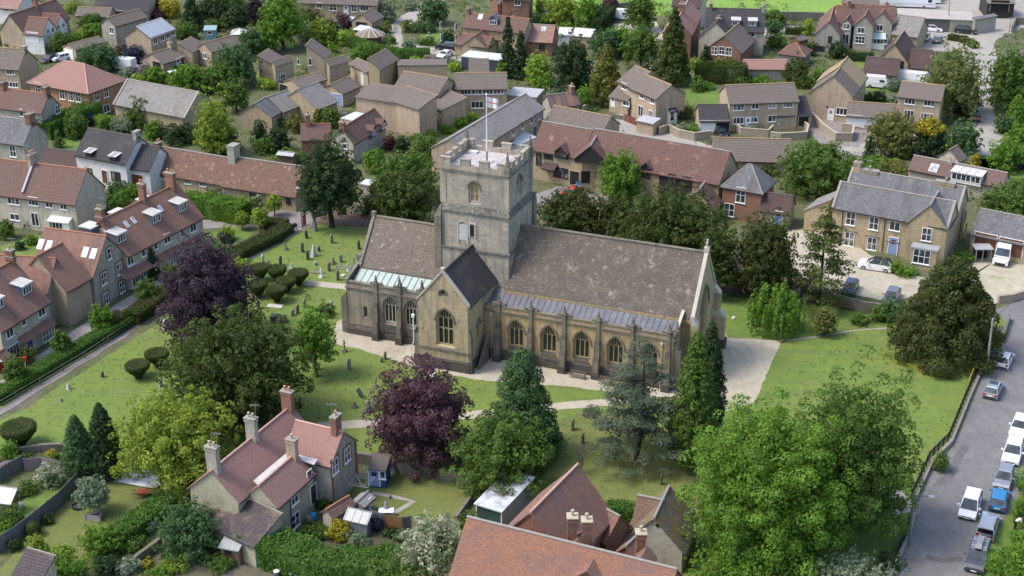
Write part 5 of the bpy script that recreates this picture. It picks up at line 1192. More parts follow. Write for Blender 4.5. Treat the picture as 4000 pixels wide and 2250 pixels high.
k=house('long maroon-tiled bungalow with a wide white dormer behind the manor',(1418,247),(2347,427),2.6,R=(1455,115),pitch=36,wall='cream',roof=coursed('brown_red_tile',(.20,.125,.10),(.16,.10,.085),(.07,.045,.04),.3,.32,(.14,.10,.085),ms=.14),name='bungalow',cat='bungalow',chims=[(1835,185,dict(w=1.0,mat='grey',pots=1))])
dormer(k,(1985,383),4.6,1.35,nx=6,mat=W['white']);onroof(k,(1668,240),1.3,1.5,'skylight',GLASSL)
wing(k,(1920,170),(1990,130),2.8,R=(1790,75),pitch=40,roof='brown')
house('slate-roofed cart barn with dark bays at the right edge',(2045,897),(2900,1075),3.0,R=(2110,648),pitch=36,wall='ham',roof='slate',name='cart_barn',cat='barn',wins=[('f',2185,985,3.0,2.5,'gn'),('f',2440,1040,3.2,2.5,'gn')])
house('little cottage with mossy maroon tiles and pale door, left of the manor',(-80,655),(203,697),2.6,R=(258,530,'B'),pitch=42,wall='ham',roof='maroon',name='cottage',cat='cottage',wins=[('f',105,742,1.1,2.0,'dp')])
# ------------------------------------------------------------------ foreground houses
over()
YR=patchy('yellowish_render',(.34,.315,.22),(.40,.37,.26),(.30,.285,.22),sc=.6,fine=5)
k=house('foreground house with smooth pink tiles, three roofs and five chimneys',(598,1259),(792,1092),4.8,R=(533,1186),pitch=42,wall=YR,roof='newred',chims=[(722,985,dict(w=1.2,pots=2,mat='brick')),(630,1052,dict(w=1.1,mat='grey',pots=2,pot=POTB)),(533,1125,dict(w=1.2,mat='grey',pots=2,pot=POTB))])
cell(13)
w2=wing(k,(290,215),(748,328),5,R=(848,3,'B'),pitch=42,wall='grey',nm='cross_',wins=[('r',915,228,1.2,1.6,'wb'),('r',793,345,1.2,1.6,'wb')],chims=[(800,-160,dict(w=1.1,mat='brick',pots=1))])
b=MB();z_=5.35;fl=[at(p_,z_)for p_ in((-25,500),(318,212),(625,285),(585,335),(372,262),(30,548))]
for tri in((0,1,4,5),(1,2,3,4)):
 lo=[fl[i]for i in tri][::-1];b.hexa(lo,[p_+Vector((0,0,.12))for p_ in lo])
kids(b,'flat_gutter',patchy('pale_gutter_lead',(.50,.47,.46),(.56,.53,.52),(.42,.39,.38)),k.root)
w3=wing(k,(207,742),(567,415),4.2,R=(10,555),pitch=42,wall=YR,nm='rear_',wins=[('f',385,652,1.25,1.6),('f',395,890,1.4,1.6),('f',535,440,.9,1.3)],chims=[(360,75,dict(w=1.0,mat='buff',pots=1,pot=POTB))])
opening(w3,'f',(575,620),1.0,2.0,DARKW,name='door')
b=MB();o,u,up,nn=roofplane(w3,'f');pipe(w3,'f',(345,800));
QB=W['brick']
for u_ in(.18,w2.D-.18):
 b=MB();o,u,nn=face(w2,'r');q0=Vector((o.x,o.y,0))+u*u_;lo=[q0-u*.2+nn*.04,q0+u*.2+nn*.04,q0+u*.2,q0-u*.2];b.hexa(lo,[p+Vector((0,0,4.9))for p in lo]);kids(b,'quoin',QB,k.root)
cell(12)
wing(k,(2238,1000),(2560,1150),2.4,D=3.6,pitch=22,typ='mono',roof=coursed('mottled_slate',(.10,.075,.075),(.07,.058,.06),(.03,.025,.025),.3,.3,(.20,.15,.10),ms=.1),wall=YR,nm='outshot_')
wing(k,(1960,860),(2245,985),2.4,D=3.0,pitch=22,typ='mono',roof=MATS['mottled_slate'],wall=YR,nm='outshot_')
cell(13)
k=house('blue and white timber shed with rusty lean roof beside the churchyard wall',(1140,372),(1300,385),2.2,R=(1228,242),pitch=7,typ='mono',wall=coursed('blue_boards',(.035,.075,.22),(.03,.065,.20),(.02,.03,.08),3,.15,ms=.1),roof='rust',name='garden_shed',cat='shed',oh=.25,wins=[('f',1190,462,1.1,1.9,'dp'),('f',1268,432,.7,.9,'w',1),('r',1370,350,1.6,.8,'w',3)])
k=house('small grey shed with curved-looking roof beside the greenhouse',(1075,745),(1172,655),1.75,R=(1022,705),pitch=26,wall=coursed('grey_boards',(.30,.27,.26),(.27,.245,.235),(.15,.13,.12),3,.14,ms=.08),roof=patchy('grey_felt',(.24,.235,.245),(.21,.205,.215)),name='garden_shed',cat='shed',wins=[('f',1145,700,.5,.8,'w',1)])
GH=plain('greenhouse_glass',(.17,.19,.205),.3)
k=house('aluminium greenhouse with pale glass beside the golden shrub',(890,885),(1110,935),1.5,R=(950,785),pitch=32,typ='mono',wall=GH,roof=GH,name='greenhouse',cat='greenhouse',oh=.1)
for u_ in(0,.33,.66,1):
 b=MB();b.tube(k.P(u_*k.L,0,0),k.P(u_*k.L,0,1.5),.03);b.tube(k.P(u_*k.L,-.1,1.6),k.P(u_*k.L,k.D,1.66+k.h),.03);kids(b,'glazing_bar',plain('aluminium',(.6,.6,.6),.35,.6),k.root)
k=house('old brick outhouse with mossy red roof between cottage and greenhouse',(760,850),(975,720),1.9,R=(700,790),pitch=38,wall='cream',roof='red',name='outhouse',cat='outbuilding')
k=house('concrete garage with stained white roof and dark green door',(2215,718),(2478,800),2.3,D=6.2,pitch=3,typ='mono',wall=plain('concrete_panel',(.30,.27,.25),.9),roof=patchy('stained_roof',(.52,.55,.57),(.46,.49,.52),(.13,.12,.115),sc=.5,sc3=.3,t3=(.5,.6)),name='garage',cat='garage',wins=[('f',2345,845,2.7,2.0,'gg')])
TR=coursed('lichened_terracotta',(.30,.145,.09),(.24,.117,.077),(.12,.06,.044),.2,.17,(.175,.098,.08),(.37,.185,.095),ms=.1,t3=(.46,.62),t4=(.6,.74),sc3=.5,sc4=1.8)
TP=coursed('weathered_terracotta',(.285,.145,.105),(.235,.12,.09),(.11,.058,.046),.2,.17,(.155,.10,.09),(.34,.18,.115),ms=.1,streak=True,t3=(.46,.64))
k=house('big foreground house with orange terracotta roofs and paired brick chimneys',(1900,1640),(4000,2215),5,R=(2150,870),pitch=45,wall='brick',roof=TR)
cell(14)
w2=wing(k,(560,1330),(1005,830),5,R=(650,345,'B'),pitch=48,roof=TP,ridge='ridge_pink',wall='brick')
wing(k,(790,1010),(945,1095),3.6,R=(1003,832,'B'),pitch=48,roof=TP,wall='brick')
wing(k,(1240,1290),(1330,1200),3.5,R=(1080,1180),pitch=46,roof=TP,wall='brick')
def stack(root,px,z,w,d,mat,npot=1,zb=3.0):
 c=at(px,z);b=MB();b.box(c.x-w/2,c.y-d/2,zb,c.x+w/2,c.y+d/2,z);b.box(c.x-w/2-.08,c.y-d/2-.08,z-.45,c.x+w/2+.08,c.y+d/2+.08,z-.2)
 o=kids(b,'chimney',W[mat],root);b=MB();b.box(c.x-w/2-.1,c.y-d/2-.1,z,c.x+w/2+.1,c.y+d/2+.1,z+.1);kids(b,'chimney_cap',STONE_T,o)
 for i in range(npot):
  q=MB();q.lathe([(.17,0),(.13,.1),(.14,.45),(.17,.5),(.15,.55)],8,(c.x+(i-(npot-1)/2)*.4,c.y,z+.1));kids(q,'chimney_pot',POTB,o)
stack(k.root,(608,850),11.2,.8,.8,'brick');stack(k.root,(752,885),11.2,.8,.8,'brick');stack(k.root,(1298,1010),9.5,.8,.8,'brick')
for p,z,w_ in(((655,1100),9.3,1.9),((1300,1275),8.6,1.6),((760,1400),9.2,2.2)):
 c=at(p,z);b=MB();T=lambda x,y,zz:Vector((c.x+x*.93+y*.36,c.y-x*.36+y*.93,zz))
 g=[T(-w_/2,0,z-.9),T(w_/2,0,z-.9),T(0,0,z)];b.poly(g);b.poly([T(-w_/2,0,z-2.2),T(w_/2,0,z-2.2),g[1],g[0]]);o=kids(b,'roof_gable',W['brick'],k.root)
 b=MB()
 for s in(-1,1):
  q=[T(s*(w_/2+.15),-.2,z-1.0),T(0,-.2,z+.06),T(0,1.8,z+.06),T(s*(w_/2+.15),1.8,z-1.0)]
  if s>0:q.reverse()
  q.reverse();b.hexa(q,[x+Vector((0,0,.12))for x in q])
 kids(b,'gable_roof',TP,o)
k=house('small stone chapel-like building with mossy roof and round gable hole',(1714,1203),(1850,880),2.5,R=(1465,858),pitch=47,wall='cream',roof=coursed('mossy_stone_tile',(.19,.165,.13),(.14,.12,.095),(.06,.05,.04),.35,.3,(.17,.125,.045),(.42,.40,.36),ms=.1,t3=(.46,.62),t4=(.6,.7),sc3=.5),ridge='ridge_grey',name='stone_hall',cat='outbuilding')
o,u,nn=face(k,'l');c=onplane((1465,940),o,nn);b=MB();b.tube(c,c+nn*.03,.22,n=12);kids(b,'round_window',SHADEIN,k.root)
wing(k,(1195,1035),(1440,1085),2.6,R=(1245,645),pitch=50,roof=coursed('mossy_red_tile',(.22,.13,.09),(.17,.10,.07),(.08,.05,.04),.3,.25,(.16,.14,.07),(.34,.31,.27),ms=.1,t4=(.6,.7)))
cell(12)
house('timber shed with pale felt roof at the bottom of the pink-roofed house',(2215,1150),(2400,1185),1.8,R=(2275,1070),pitch=12,typ='mono',wall='wood',roof=patchy('pale_felt',(.36,.36,.355),(.32,.32,.315)),name='garden_shed',cat='shed',wins=[('f',2290,1195,.7,.6,'d')])
house('glass-topped cold frame shed at the left edge of the garden',(-60,690),(110,712),1.6,R=(60,570,'B'),pitch=30,typ='mono',wall='wood',roof=GH,name='greenhouse',cat='greenhouse')
house('corner of a mottled roof with pale verge at the bottom left',(60,1560),(330,1640),2.6,R=(390,1225,'B'),pitch=30,typ='mono',wall='cream',roof=MATS['mottled_slate'],name='outbuilding',cat='outbuilding')
cell(5)
house('white flat-roofed shed glimpsed behind the tall yew left of the tower',(1045,405),(1140,420),1.7,D=2,typ='flat',wall='grey',roof='whitesheet',name='garden_shed',cat='shed')
house('grey-roofed summerhouse peeping over the cottage row ridge',(215,105),(370,120),2.2,R=(170,60),pitch=18,wall='wood',roof='sheet',name='summerhouse',cat='shed')
# ------------------------------------------------------------------ ground
gp=MB();gp.poly([(-2500,-300,0),(2500,-300,0),(2500,4500,0),(-2500,4500,0)])
gd=gp.build('ground',patchy('garden_ground',(.075,.085,.035),(.11,.125,.045),(.13,.11,.08),sc=.18,sc3=.12,t3=(.52,.66),fine=1.5,finev=.35));gd['kind']='structure'
LAWN=patchy('churchyard_grass',(.098,.155,.026),(.14,.198,.036),(.158,.185,.05),sc=.22,sc3=.07,t3=(.45,.68),fine=3.5,finev=.2,mow=rad(38))
LAWN2=patchy('dry_grass',(.115,.14,.035),(.15,.17,.05),(.095,.13,.027),sc=.3,sc3=.1,fine=3.5,finev=.25,mow=rad(-60))
GARD=patchy('garden_lawn',(.09,.15,.022),(.135,.20,.035),(.115,.14,.035),sc=.4,fine=3,finev=.2)
FIELD=patchy('field_grass',(.15,.26,.04),(.19,.31,.05),sc=.15,fine=2,finev=.15)
TARM=patchy('tarmac',(.155,.15,.15),(.195,.19,.19),(.13,.125,.13),sc=.35,sc3=.15,t3=(.5,.7),fine=8,finev=.12)
LANE=patchy('lane_tarmac',(.21,.185,.18),(.25,.225,.215),(.17,.15,.15),sc=.5,fine=8,finev=.15)
PALE=patchy('pale_paving',(.30,.275,.245),(.35,.325,.295),(.25,.23,.205),sc=.3,fine=5,finev=.1)
GRAV=patchy('pale_gravel',(.37,.33,.25),(.425,.385,.30),(.30,.265,.20),sc=.35,sc3=.2,fine=9,finev=.14)
EARTH=patchy('bare_earth',(.11,.07,.055),(.15,.095,.075),(.07,.06,.035),sc=.5,fine=5)
BED=patchy('dark_bed_soil',(.055,.06,.025),(.085,.07,.045),(.04,.05,.02),sc=.8,fine=4)  # dark brown and green bed tones in random patches
over()
sheet('churchyard_lawn',[(-60,1090),(60,1030),(420,800),(600,668),(790,565),(930,572),(1300,640),(1800,700),(1900,720),(2250,790),(2560,800),(2470,960),(2385,1150),(2300,1290),(2240,1470),(1700,1470),(1400,1300),(1180,1200),(890,1140),(600,1150),(0,1140),(-60,1140)],LAWN,.02)
sheet('mown_lawn',[(1395,1062),(1480,1030),(1840,1120),(1800,1330),(1560,1290),(1380,1215)],LAWN2,.03)
sheet('bank_earth',[(800,520),(935,545),(1110,560),(1110,600),(925,572),(800,560)],EARTH,.03)
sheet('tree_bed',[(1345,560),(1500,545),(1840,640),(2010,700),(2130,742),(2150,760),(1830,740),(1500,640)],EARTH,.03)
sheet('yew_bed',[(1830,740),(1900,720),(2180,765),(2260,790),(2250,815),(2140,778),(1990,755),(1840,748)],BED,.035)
sheet('gravel_path',[(845,812),(880,790),(1000,700),(1780,750),(1832,850),(1965,858),(1897,1012),(1830,1035),(1690,1000),(1560,990),(1420,972),(1190,955),(1100,935),(1040,925),(985,905),(905,878),(840,865)],GRAV,.04)
ribbon('gravel_path',[(770,712),(830,718),(900,725)],1.6,GRAV,.045)
ribbon('gravel_path',[(800,1073),(940,1066),(1130,1052),(1300,1032),(1500,1015),(1600,1005),(1680,985)],1.7,GRAV,.045)
ribbon('stone_edging',[(1962,858),(2040,850),(2150,832),(2235,826)],.35,PALE,.05)
sheet('shrub_lawn',[(1830,765),(2130,782),(2235,822),(2150,828),(2040,846),(1962,856),(1840,842)],GARD,.028)
ribbon('lane',[(-60,1058),(60,985),(215,890),(330,815),(425,752),(560,672),(640,632),(740,575),(800,527)],3.1,LANE,.04)
sheet('lane',[(440,560),(640,540),(735,525),(830,500),(815,535),(790,570),(730,585),(690,560),(480,580)],LANE,.036)
sheet('terrace_path',[(0,960),(70,910),(220,810),(420,690),(500,640),(520,650),(430,712),(250,850),(20,985)],PALE,.03)
sheet('front_garden',[(0,985),(190,870),(330,800),(440,718),(470,712),(425,758),(300,845),(0,1030)],GARD,.045)
sheet('front_lawn',[(510,590),(590,570),(640,590),(560,640),(500,625)],GARD,.04)
sheet('road',[(2222,1500),(2258,1421),(2286,1363),(2305,1292),(2304,1268),(2350,1170),(2397,1122),(2445,1003),(2487,907),(2516,835),(2530,800),(2640,790),(2640,1100),(2580,1250),(2480,1400),(2440,1500)],TARM,.04)
sheet('road',[(2530,810),(2500,780),(2640,730),(2640,800)],TARM,.036)
sheet('grass_verge',[(2640,1150),(2595,1195),(2530,1300),(2480,1400),(2430,1500),(2700,1500),(2700,1150)],GARD,.05)
sheet('gravel_drive',[(2040,575),(2130,600),(2245,680),(2330,700),(2300,745),(2240,762),(2120,735),(2050,720),(2010,690),(1950,600),(1990,580)],GRAV,.04)
sheet('gravel_drive',[(2440,640),(2600,640),(2600,730),(2500,765),(2450,720),(2420,690)],patchy('mixed_gravel',(.36,.33,.24),(.45,.41,.32),(.22,.25,.09),sc=.5,sc3=.3,fine=5),.04)
sheet('parking_yard',[(1345,490),(1400,470),(1520,470),(1540,500),(1500,515),(1350,520)],LANE,.03)
# closes, lanes and yards beyond
sheet('close',[(1510,300),(1560,285),(1600,300),(1700,340),(1800,370),(2040,375),(2170,360),(2200,340),(2330,330),(2330,385),(2200,395),(2000,380),(1800,385),(1640,350),(1530,325)],PALE,.03)
sheet('close',[(2040,300),(2110,290),(2200,320),(2160,372),(2060,360),(2020,330)],LANE,.034)
sheet('upper_road',[(2460,-40),(2560,-40),(2540,60),(2500,110),(2520,200),(2500,290),(2530,360),(2520,400),(2420,380),(2440,330),(2440,250),(2420,130),(2290,130),(2280,80),(2440,70)],PALE,.03)
sheet('yard',[(2280,20),(2560,-30),(2600,60),(2460,120),(2290,125)],PALE,.034)
ribbon('winding_lane',[(1100,0),(1030,45),(985,80),(985,105),(1040,122),(1130,132),(1180,150)],4.5,PALE,.03)
sheet('parking_yard',[(1545,60),(1650,55),(1680,100),(1600,110),(1540,100)],patchy('yard_gravel',(.42,.37,.30),(.48,.43,.36)),.03)
sheet('field',[(1240,30),(1700,40),(2080,42),(2200,20),(2260,0),(2300,-100),(1240,-100)],FIELD,.02)
sheet('field_track',[(1700,45),(2030,68),(2030,85),(1960,95),(1700,60)],PALE,.03)
for i,q in enumerate(([(600,610),(905,520),(940,600),(700,690)],)):pass
for q in([(640,175),(700,190),(745,180),(745,235),(680,215),(640,205)],[(630,115),(680,140),(660,170),(635,150)],[(1060,80),(1110,82),(1110,115),(1075,112),(1050,98)],[(1725,225),(1815,225),(1815,262),(1745,275),(1720,250)],[(2330,345),(2460,345),(2520,430),(2540,470),(2440,430),(2360,420)],[(2430,400),(2600,400),(2600,470),(2520,460)],[(150,345),(240,350),(225,380),(160,375)],[(0,620),(100,590),(130,640),(20,655)],[(1050,320),(1110,330),(1100,350)],[(2280,180),(2300,225),(2275,235),(2060,215),(2070,195)],[(2140,150),(2260,155),(2260,175),(2140,170)],[(1400,60),(1480,55),(1490,95),(1420,90)],[(1010,85),(1030,130),(1000,110)]):
 sheet('garden_lawn',q,GARD,.024)
sheet('garden_lawn',[(890,1200),(985,1190),(1190,1215),(1215,1240),(1150,1310),(980,1300),(930,1260),(890,1250)],LAWN2,.03)
sheet('garden_lawn',[(100,1330),(230,1200),(300,1180),(420,1210),(420,1290),(340,1340),(200,1440),(0,1470),(0,1430)],LAWN2,.03)
sheet('garden_lawn',[(0,1300),(120,1220),(230,1180),(200,1225),(80,1320),(0,1380)],GARD,.034)
ribbon('garden_path',[(935,1240),(990,1250),(1040,1262),(985,1295)],.6,PALE,.04)
ribbon('garden_path',[(430,1215),(480,1235),(535,1260)],.5,PALE,.04)
sheet('vegetable_bed',[(650,1380),(900,1300),(1000,1330),(990,1420),(850,1440)],BED,.028)
sheet('patio',[(0,1490),(1150,1490),(1150,1410),(800,1440),(620,1380),(560,1400),(380,1470)],patchy('earth_patio',(.10,.09,.06),(.13,.115,.08),(.07,.085,.035),sc=.6),.022)
sheet('pond_cover',[(285,1215),(318,1182),(395,1190),(405,1225),(385,1232)],patchy('silver_sheet',(.50,.50,.52),(.62,.62,.64),(.20,.20,.22),sc=1.2,sc3=.9,t3=(.5,.58),rough=.35,fine=2.5,finev=.35),.18)
sheet('road_patch',[(2330,1395),(2375,1405),(2420,1400),(2425,1412),(2372,1418),(2325,1408)],patchy('old_tar_patch',(.115,.11,.11),(.135,.13,.13)),.046)
sheet('road_patch',[(2345,1225),(2395,1215),(2440,1120),(2418,1118),(2370,1200)],MATS['old_tar_patch'],.046)
sheet('road_edge',[(2540,1090),(2600,1000),(2620,1010),(2570,1110),(2530,1220),(2480,1350),(2440,1440),(2425,1440),(2470,1330),(2510,1220)],patchy('dusty_edge',(.235,.21,.185),(.27,.245,.215),(.19,.175,.16),sc=.6),.048)
c_=at((2428,1240),.05);b=MB();b.lathe([(.3,0),(.3,.012)],14,c_);o=b.build('manhole_cover',plain('cast_iron',(.10,.095,.09),.7),None,loc=c_);tag(o,'round iron manhole cover in the road between the white people carrier and the grey car','manhole cover')
# ------------------------------------------------------------------ trees and shrubs (outline in the photograph, then what it is)
LF['og']=leafm('leaf_gold_cypress',(.075,.09,.016),(.23,.24,.04),(.12,.13,.025))
LF['pa']=leafm('leaf_pale_ash',(.11,.14,.04),(.24,.28,.09),(.17,.21,.06))
def p(sh,col,x0,y0,x1,y1,label,**k):return plant((x0,y0,x1,y1),sh,col,label,**k)
over()
# around the church
p('tree','p',402,598,645,868,'dark purple copper beech beside the lane at the left',tc=.03)
p('yew','o',408,775,778,1088,'huge spreading dark yew left of the church, largest of the yews',tc=.01,clump=.13)
p('tree','m',735,752,845,925,'slender bright green tree between the big yew and the chancel',tc=.16)
p('ball','oo',800,768,838,800,'small reddish-brown bush on the lawn near the chancel corner')
p('tree','ly',280,978,588,1222,'broad yellow-green maple in front of the big yew',tc=.12)
p('cyp','b',150,1042,240,1200,'dark bushy conifer, left half of the pair beside the maple')
p('cyp','d',212,1012,305,1195,'taller dark conifer, right half of the pair beside the maple')
p('tree','pp',935,915,1182,1170,'plum-leaved tree standing in front of the transept',tc=.04)
p('yewcone','b',1218,872,1405,1150,'blue-green conical tree in front of the first aisle window',clump=.2)
p('tree','g',1128,1032,1388,1245,'mid green bushy tree below the blue-green conical tree',tc=.03)
p('tier','c',1478,845,1738,1150,'open grey-green cedar with layered branches before the aisle',bark=BARKD)
p('cyp','d',1738,808,1832,1075,'rear dark cypress of the pair at the church corner')
p('cyp','g',1683,830,1812,1168,'front green cypress of the pair at the church corner')
p('tree','m',1732,1004,2146,1422,'biggest fresh green lime tree in the right foreground',tc=.03,clump=.15)
p('tree','g',1990,922,2312,1345,'second big green lime tree, nearer the road than its neighbour',tc=.04,clump=.15)  # darker leaf than its neighbour: the rear tree's shade painted into foliage colour
p('tree','m',1690,1368,2030,1560,'pale green tree crown cut by the bottom edge, left of two')
p('tree','s',1985,1375,2300,1560,'grey-green tree crown cut by the bottom edge near the road')
p('ball','m',2492,1352,2650,1530,'bright green rounded bush at the bottom right corner',clump=.2)
p('yew','oo',1345,468,1530,600,'olive brown yew right of the tower behind the nave ridge')
p('yew','o',1540,462,1838,690,'massive dark green yew behind the middle of the nave roof',clump=.13)
p('yew','oo',1500,492,1600,600,'russet yew squeezed between two larger yews behind the nave')
p('yew','o',1745,555,1862,740,'dark yew just beyond the gable cross of the nave')
p('yew','oo',1848,530,2005,735,'brownish yew with bare lower trunk beside the timber fence',tc=.12)
p('tier','o',1985,518,2158,752,'dark conifer with drooping boughs in front of the manor',tc=.1,clump=.26)
p('yewcone','oo',2255,635,2530,905,'huge bronze-tipped yew on the lawn by the road',clump=.16)
p('weep','m',1880,708,2026,838,'small weeping tree with silvery twigs near the forecourt',tc=.02)
p('tree','e',2048,772,2106,840,'little tree with pale yellow-pink top on the right lawn')
p('ball','g',2140,786,2182,820,'low green bush on the right lawn next to the path')
p('ball','g',2186,768,2240,812,'green bush against the manor wall left of the bronze yew')
p('ball','b',2222,750,2280,812,'taller dull green bush touching the bronze yew')
p('tree','m',1506,376,1612,505,'neat round-headed pale green tree in front of the mews',clump=.2,tc=.08)
p('yew','d',746,348,910,540,'tall black-green yew with a thick trunk by the lane end',tc=.2,clump=.15)
p('yew','g',930,375,1108,505,'broad dull green tree close behind the tower on its left')
p('yew','o',925,432,1102,580,'rounded evergreen directly behind the chancel roof')
p('ball','g',1035,342,1112,425,'fresh green shrub high up left of the tower parapet')
p('ball','m',915,375,968,440,'light shrub beside the old mossy cottage')
p('ball','d',905,485,985,545,'dark low hedge-like bush at the foot of the evergreens')
p('ball','l',962,478,1000,530,'lime shrub between the black-green yew and the evergreens')
p('tree','g',1960,350,2148,490,'large dense round tree left above the manor roof',tc=.03,clump=.2)
p('ball','g',2120,400,2190,470,'light shrubbery behind the manor left chimney')
p('ball','m',2170,395,2240,445,'pale leafy bush behind the manor ridge')
p('ball','e',2200,405,2290,455,'olive bush between the manor and the maroon bungalow')
p('tree','g',2450,462,2620,560,'bushy tree right of the manor above the slate barn')
p('ball','g',2400,628,2445,660,'climbing shrub at the manor right corner')
p('ball','m',2203,650,2238,682,'ball shrub left of the manor front door')
p('ball','m',2232,658,2268,690,'ball shrub right of the manor front door')
p('mound','m',2250,672,2310,695,'low flower bed under the manor bay window')
p('ball','m',1830,500,1905,545,'vine spreading over the wall by the pyramid-roofed coach house')
p('ball','g',1900,400,1960,445,'greenery beside the pyramid slate roof')
# terrace gardens
for i,(b,l)in enumerate((((226,766,282,832),'clipped round tree at the gable of the red-tiled terrace'),((340,702,396,762),'clipped round tree beside the blue terrace door'),((128,830,177,892),'clipped round tree on the hedge in front of the porch'),((8,893,64,962),'clipped round tree nearest the left edge by the red door'),((405,665,450,712),'clipped round tree half hidden by the copper beech'))):
 plant(b,'tree','g' if i else 'm',l,tc=.12,clump=.24,group='round trees along the terrace',name='round_tree')
p('ball','e',44,868,90,922,'yellowish shrub beside the red terrace door')
p('ball','ly',296,790,322,812,'small golden shrub by the terrace hedge end')
p('ball','d',322,788,345,806,'dark clipped shrub beside the terrace path')
p('ball','b',262,820,300,846,'low dusky shrubs under the five-window gable')
p('ball','d',395,745,440,775,'dark shrubs along the terrace wall near the beech',dens=.8)
p('yewcone','d',370,625,398,700,'tall dark climber between two terrace porches')
p('ball','ly',550,568,588,608,'rounded yellow-green topiary ball left of the lane')
for b,l in(((594,535,622,606),'lollipop tree left of three beside the lane'),((632,525,672,600),'lollipop tree in the middle of three beside the lane'),((672,492,706,560),'lollipop tree nearest the stone cottage')):
 plant((b[0],b[1],b[2],b[1]+(b[2]-b[0])*1.0),'tree','ly',l,tc=.6,clump=.3,group='lollipop trees by the lane',name='lollipop_tree')
p('ball','ly',586,650,628,690,'olive ball shrub beside the topiary group')
hedge([(-20,1018),(150,915),(318,818)],2.0,1.2,'h','long low clipped hedge between the lane and the near terrace',leaf=.17)
hedge([(330,816),(424,748)],2.6,1.6,'t','thick dark clipped hedge block at the terrace corner',leaf=.16)
hedge([(268,838),(312,815)],2.0,1.7,'t','short tall clipped hedge at the end of the low hedge',leaf=.16)
hedge([(600,648),(690,606),(722,582)],2.4,1.3,'t','dark box hedge running up to the lane corner',leaf=.16)
hedge([(560,690),(600,650)],2.2,1.3,'t','dark box hedge partly behind the copper beech',leaf=.16)
hedge([(660,570),(722,575)],2.0,1.2,'t','box hedge at the far end beside the lollipop trees',leaf=.16)
hedge([(470,535),(540,545),(622,558)],3.2,3.0,'m','overgrown bright green pergola hedge by the stone cottage row',leaf=.26,wob=.25)
cell(5)
for i,(x,y,w,h,l)in enumerate(((45,1370,2.6,2.2,'back left topiary bowl of the group of six yews'),(215,1372,2.7,2.0,'topiary bowl second from the left at the back of the group'),(430,1420,2.8,2.1,'rightmost topiary bowl of the group of six yews'),(310,1490,2.7,2.0,'topiary bowl in the middle of the group of six'),(25,1535,2.7,2.1,'front left topiary bowl of the group of six yews'),(212,1585,2.8,2.1,'front right topiary bowl of the group of six yews'))):
 clipped((x,y),w,h,BOWL,'t',l,group='bowl-shaped clipped yews on the lawn')
cell(8)
clipped((1395,905),2.9,2.0,BOWL,'t','left of two small topiary bowls alone on the left lawn',group='bowl-shaped clipped yews on the lawn')
clipped((1590,785),2.9,2.0,BOWL,'t','right of two small topiary bowls, close to the big yew',group='bowl-shaped clipped yews on the lawn')
cell(12)
clipped((212,150),3.8,2.7,BOWL,'t','large topiary bowl at the left edge near the garden fence',group='bowl-shaped clipped yews on the lawn')
# foreground gardens, left
p('tree','s',768,452,1082,752,'silvery umbrella-shaped willow in a stone planter',tc=.42,clump=.3,name='weeping_willow')
p('ball','w',380,318,640,565,'cream-flowered shrub behind the board fence')
p('ball','g',195,500,372,645,'leafy green plant in the vegetable bed')
p('mound','b',120,590,260,680,'bluish low plants edging the vegetable bed')
p('ball','m',-20,90,185,300,'bright shrub at the left edge by the churchyard boundary')
p('ball','g',140,205,360,350,'tangled shrub along the back of the left garden')
p('ball','s',325,250,490,345,'pale leaved bush along the back of the left garden')
p('ball','y',468,188,565,268,'small golden bush on the boundary near the dark conifers')
p('ball','g',505,205,640,345,'rounded green bush touching the dark conifer pair')
p('ball','k',20,300,120,400,'pinkish shrub at the left edge of the garden')
p('ball','g',-30,745,215,1010,'spreading shrub at the left edge behind the board fence')
p('ball','m',-30,880,150,1060,'lower fern-like shrub on the left edge')
p('ball','d',420,830,525,935,'dark shrub against the board fence')
clipped((340,1040),1.5,1.5,BALL,'t','small golden mushroom-shaped topiary by the fence')
p('ball','ly',270,1040,475,1250,'yellow-green arching conifer by the bottom fence')
p('ball','d',80,1085,205,1205,'dark ivy clump low on the board fence')
p('tree','m',770,895,1245,1280,'feathery yellow-green acer in the foreground garden',tc=.02)
p('tree','m',295,1235,935,1560,'wide feathery tree cut by the bottom edge at left',tc=.02)
p('ball','l',480,1140,720,1290,'light lime shrub among the stepping stones')
p('tree','b',1545,680,2235,1280,'soft blue-green tree below the pink-roofed house gable',tc=.02)
p('ball','w',1455,862,1575,1030,'white flowering bush left of the soft blue-green tree')
p('yewcone','ly',1705,588,1885,790,'golden conifer poking above the diagonal hedge')
p('ball','d',1785,268,2078,570,'dark rounded holly beside the stone chimney')
hedge([(1140,1190),(1420,990),(1720,770)],2.4,1.8,'h','diagonal clipped hedge beside the garden of the willow')
p('ball','y',1415,1282,1535,1370,'bright yellow flowering plant near the bottom edge')
p('ball','ly',1645,1240,1895,1420,'golden grass-like shrub near the bottom edge')
p('ball','s',1175,1250,1420,1440,'grey-leaved bed plants by the stone wall')
p('ball','d',920,1240,1180,1470,'dark thicket between the feathery trees')
p('ball','g',1200,1030,1500,1240,'rough shrubs in the shade of the diagonal hedge')
p('mound','m',1480,1340,1760,1480,'sunlit green bank at the bottom edge')
p('ball','g',2050,1230,2380,1420,'mixed green shrub by the felt-roofed shed')
cell(13)
p('ball','y',715,888,962,1098,'golden yellow rounded shrub in front of the greenhouse',clump=.25)
p('ball','g',425,900,760,1110,'dull green shrub between the cottage and the golden shrub')
p('ball','d',515,640,640,770,'dark shrub by the cottage back door')
p('ball','g',625,660,775,780,'pink-flecked shrub beside the old outhouse')
p('ball','e',690,700,965,890,'tangled vine over the outhouse roof')
p('ball','v',1140,840,1250,1010,'dark blue-leaved shrub at the greenhouse corner')
p('ball','s',890,985,1145,1160,'grey-white flowering plants below the golden shrub')
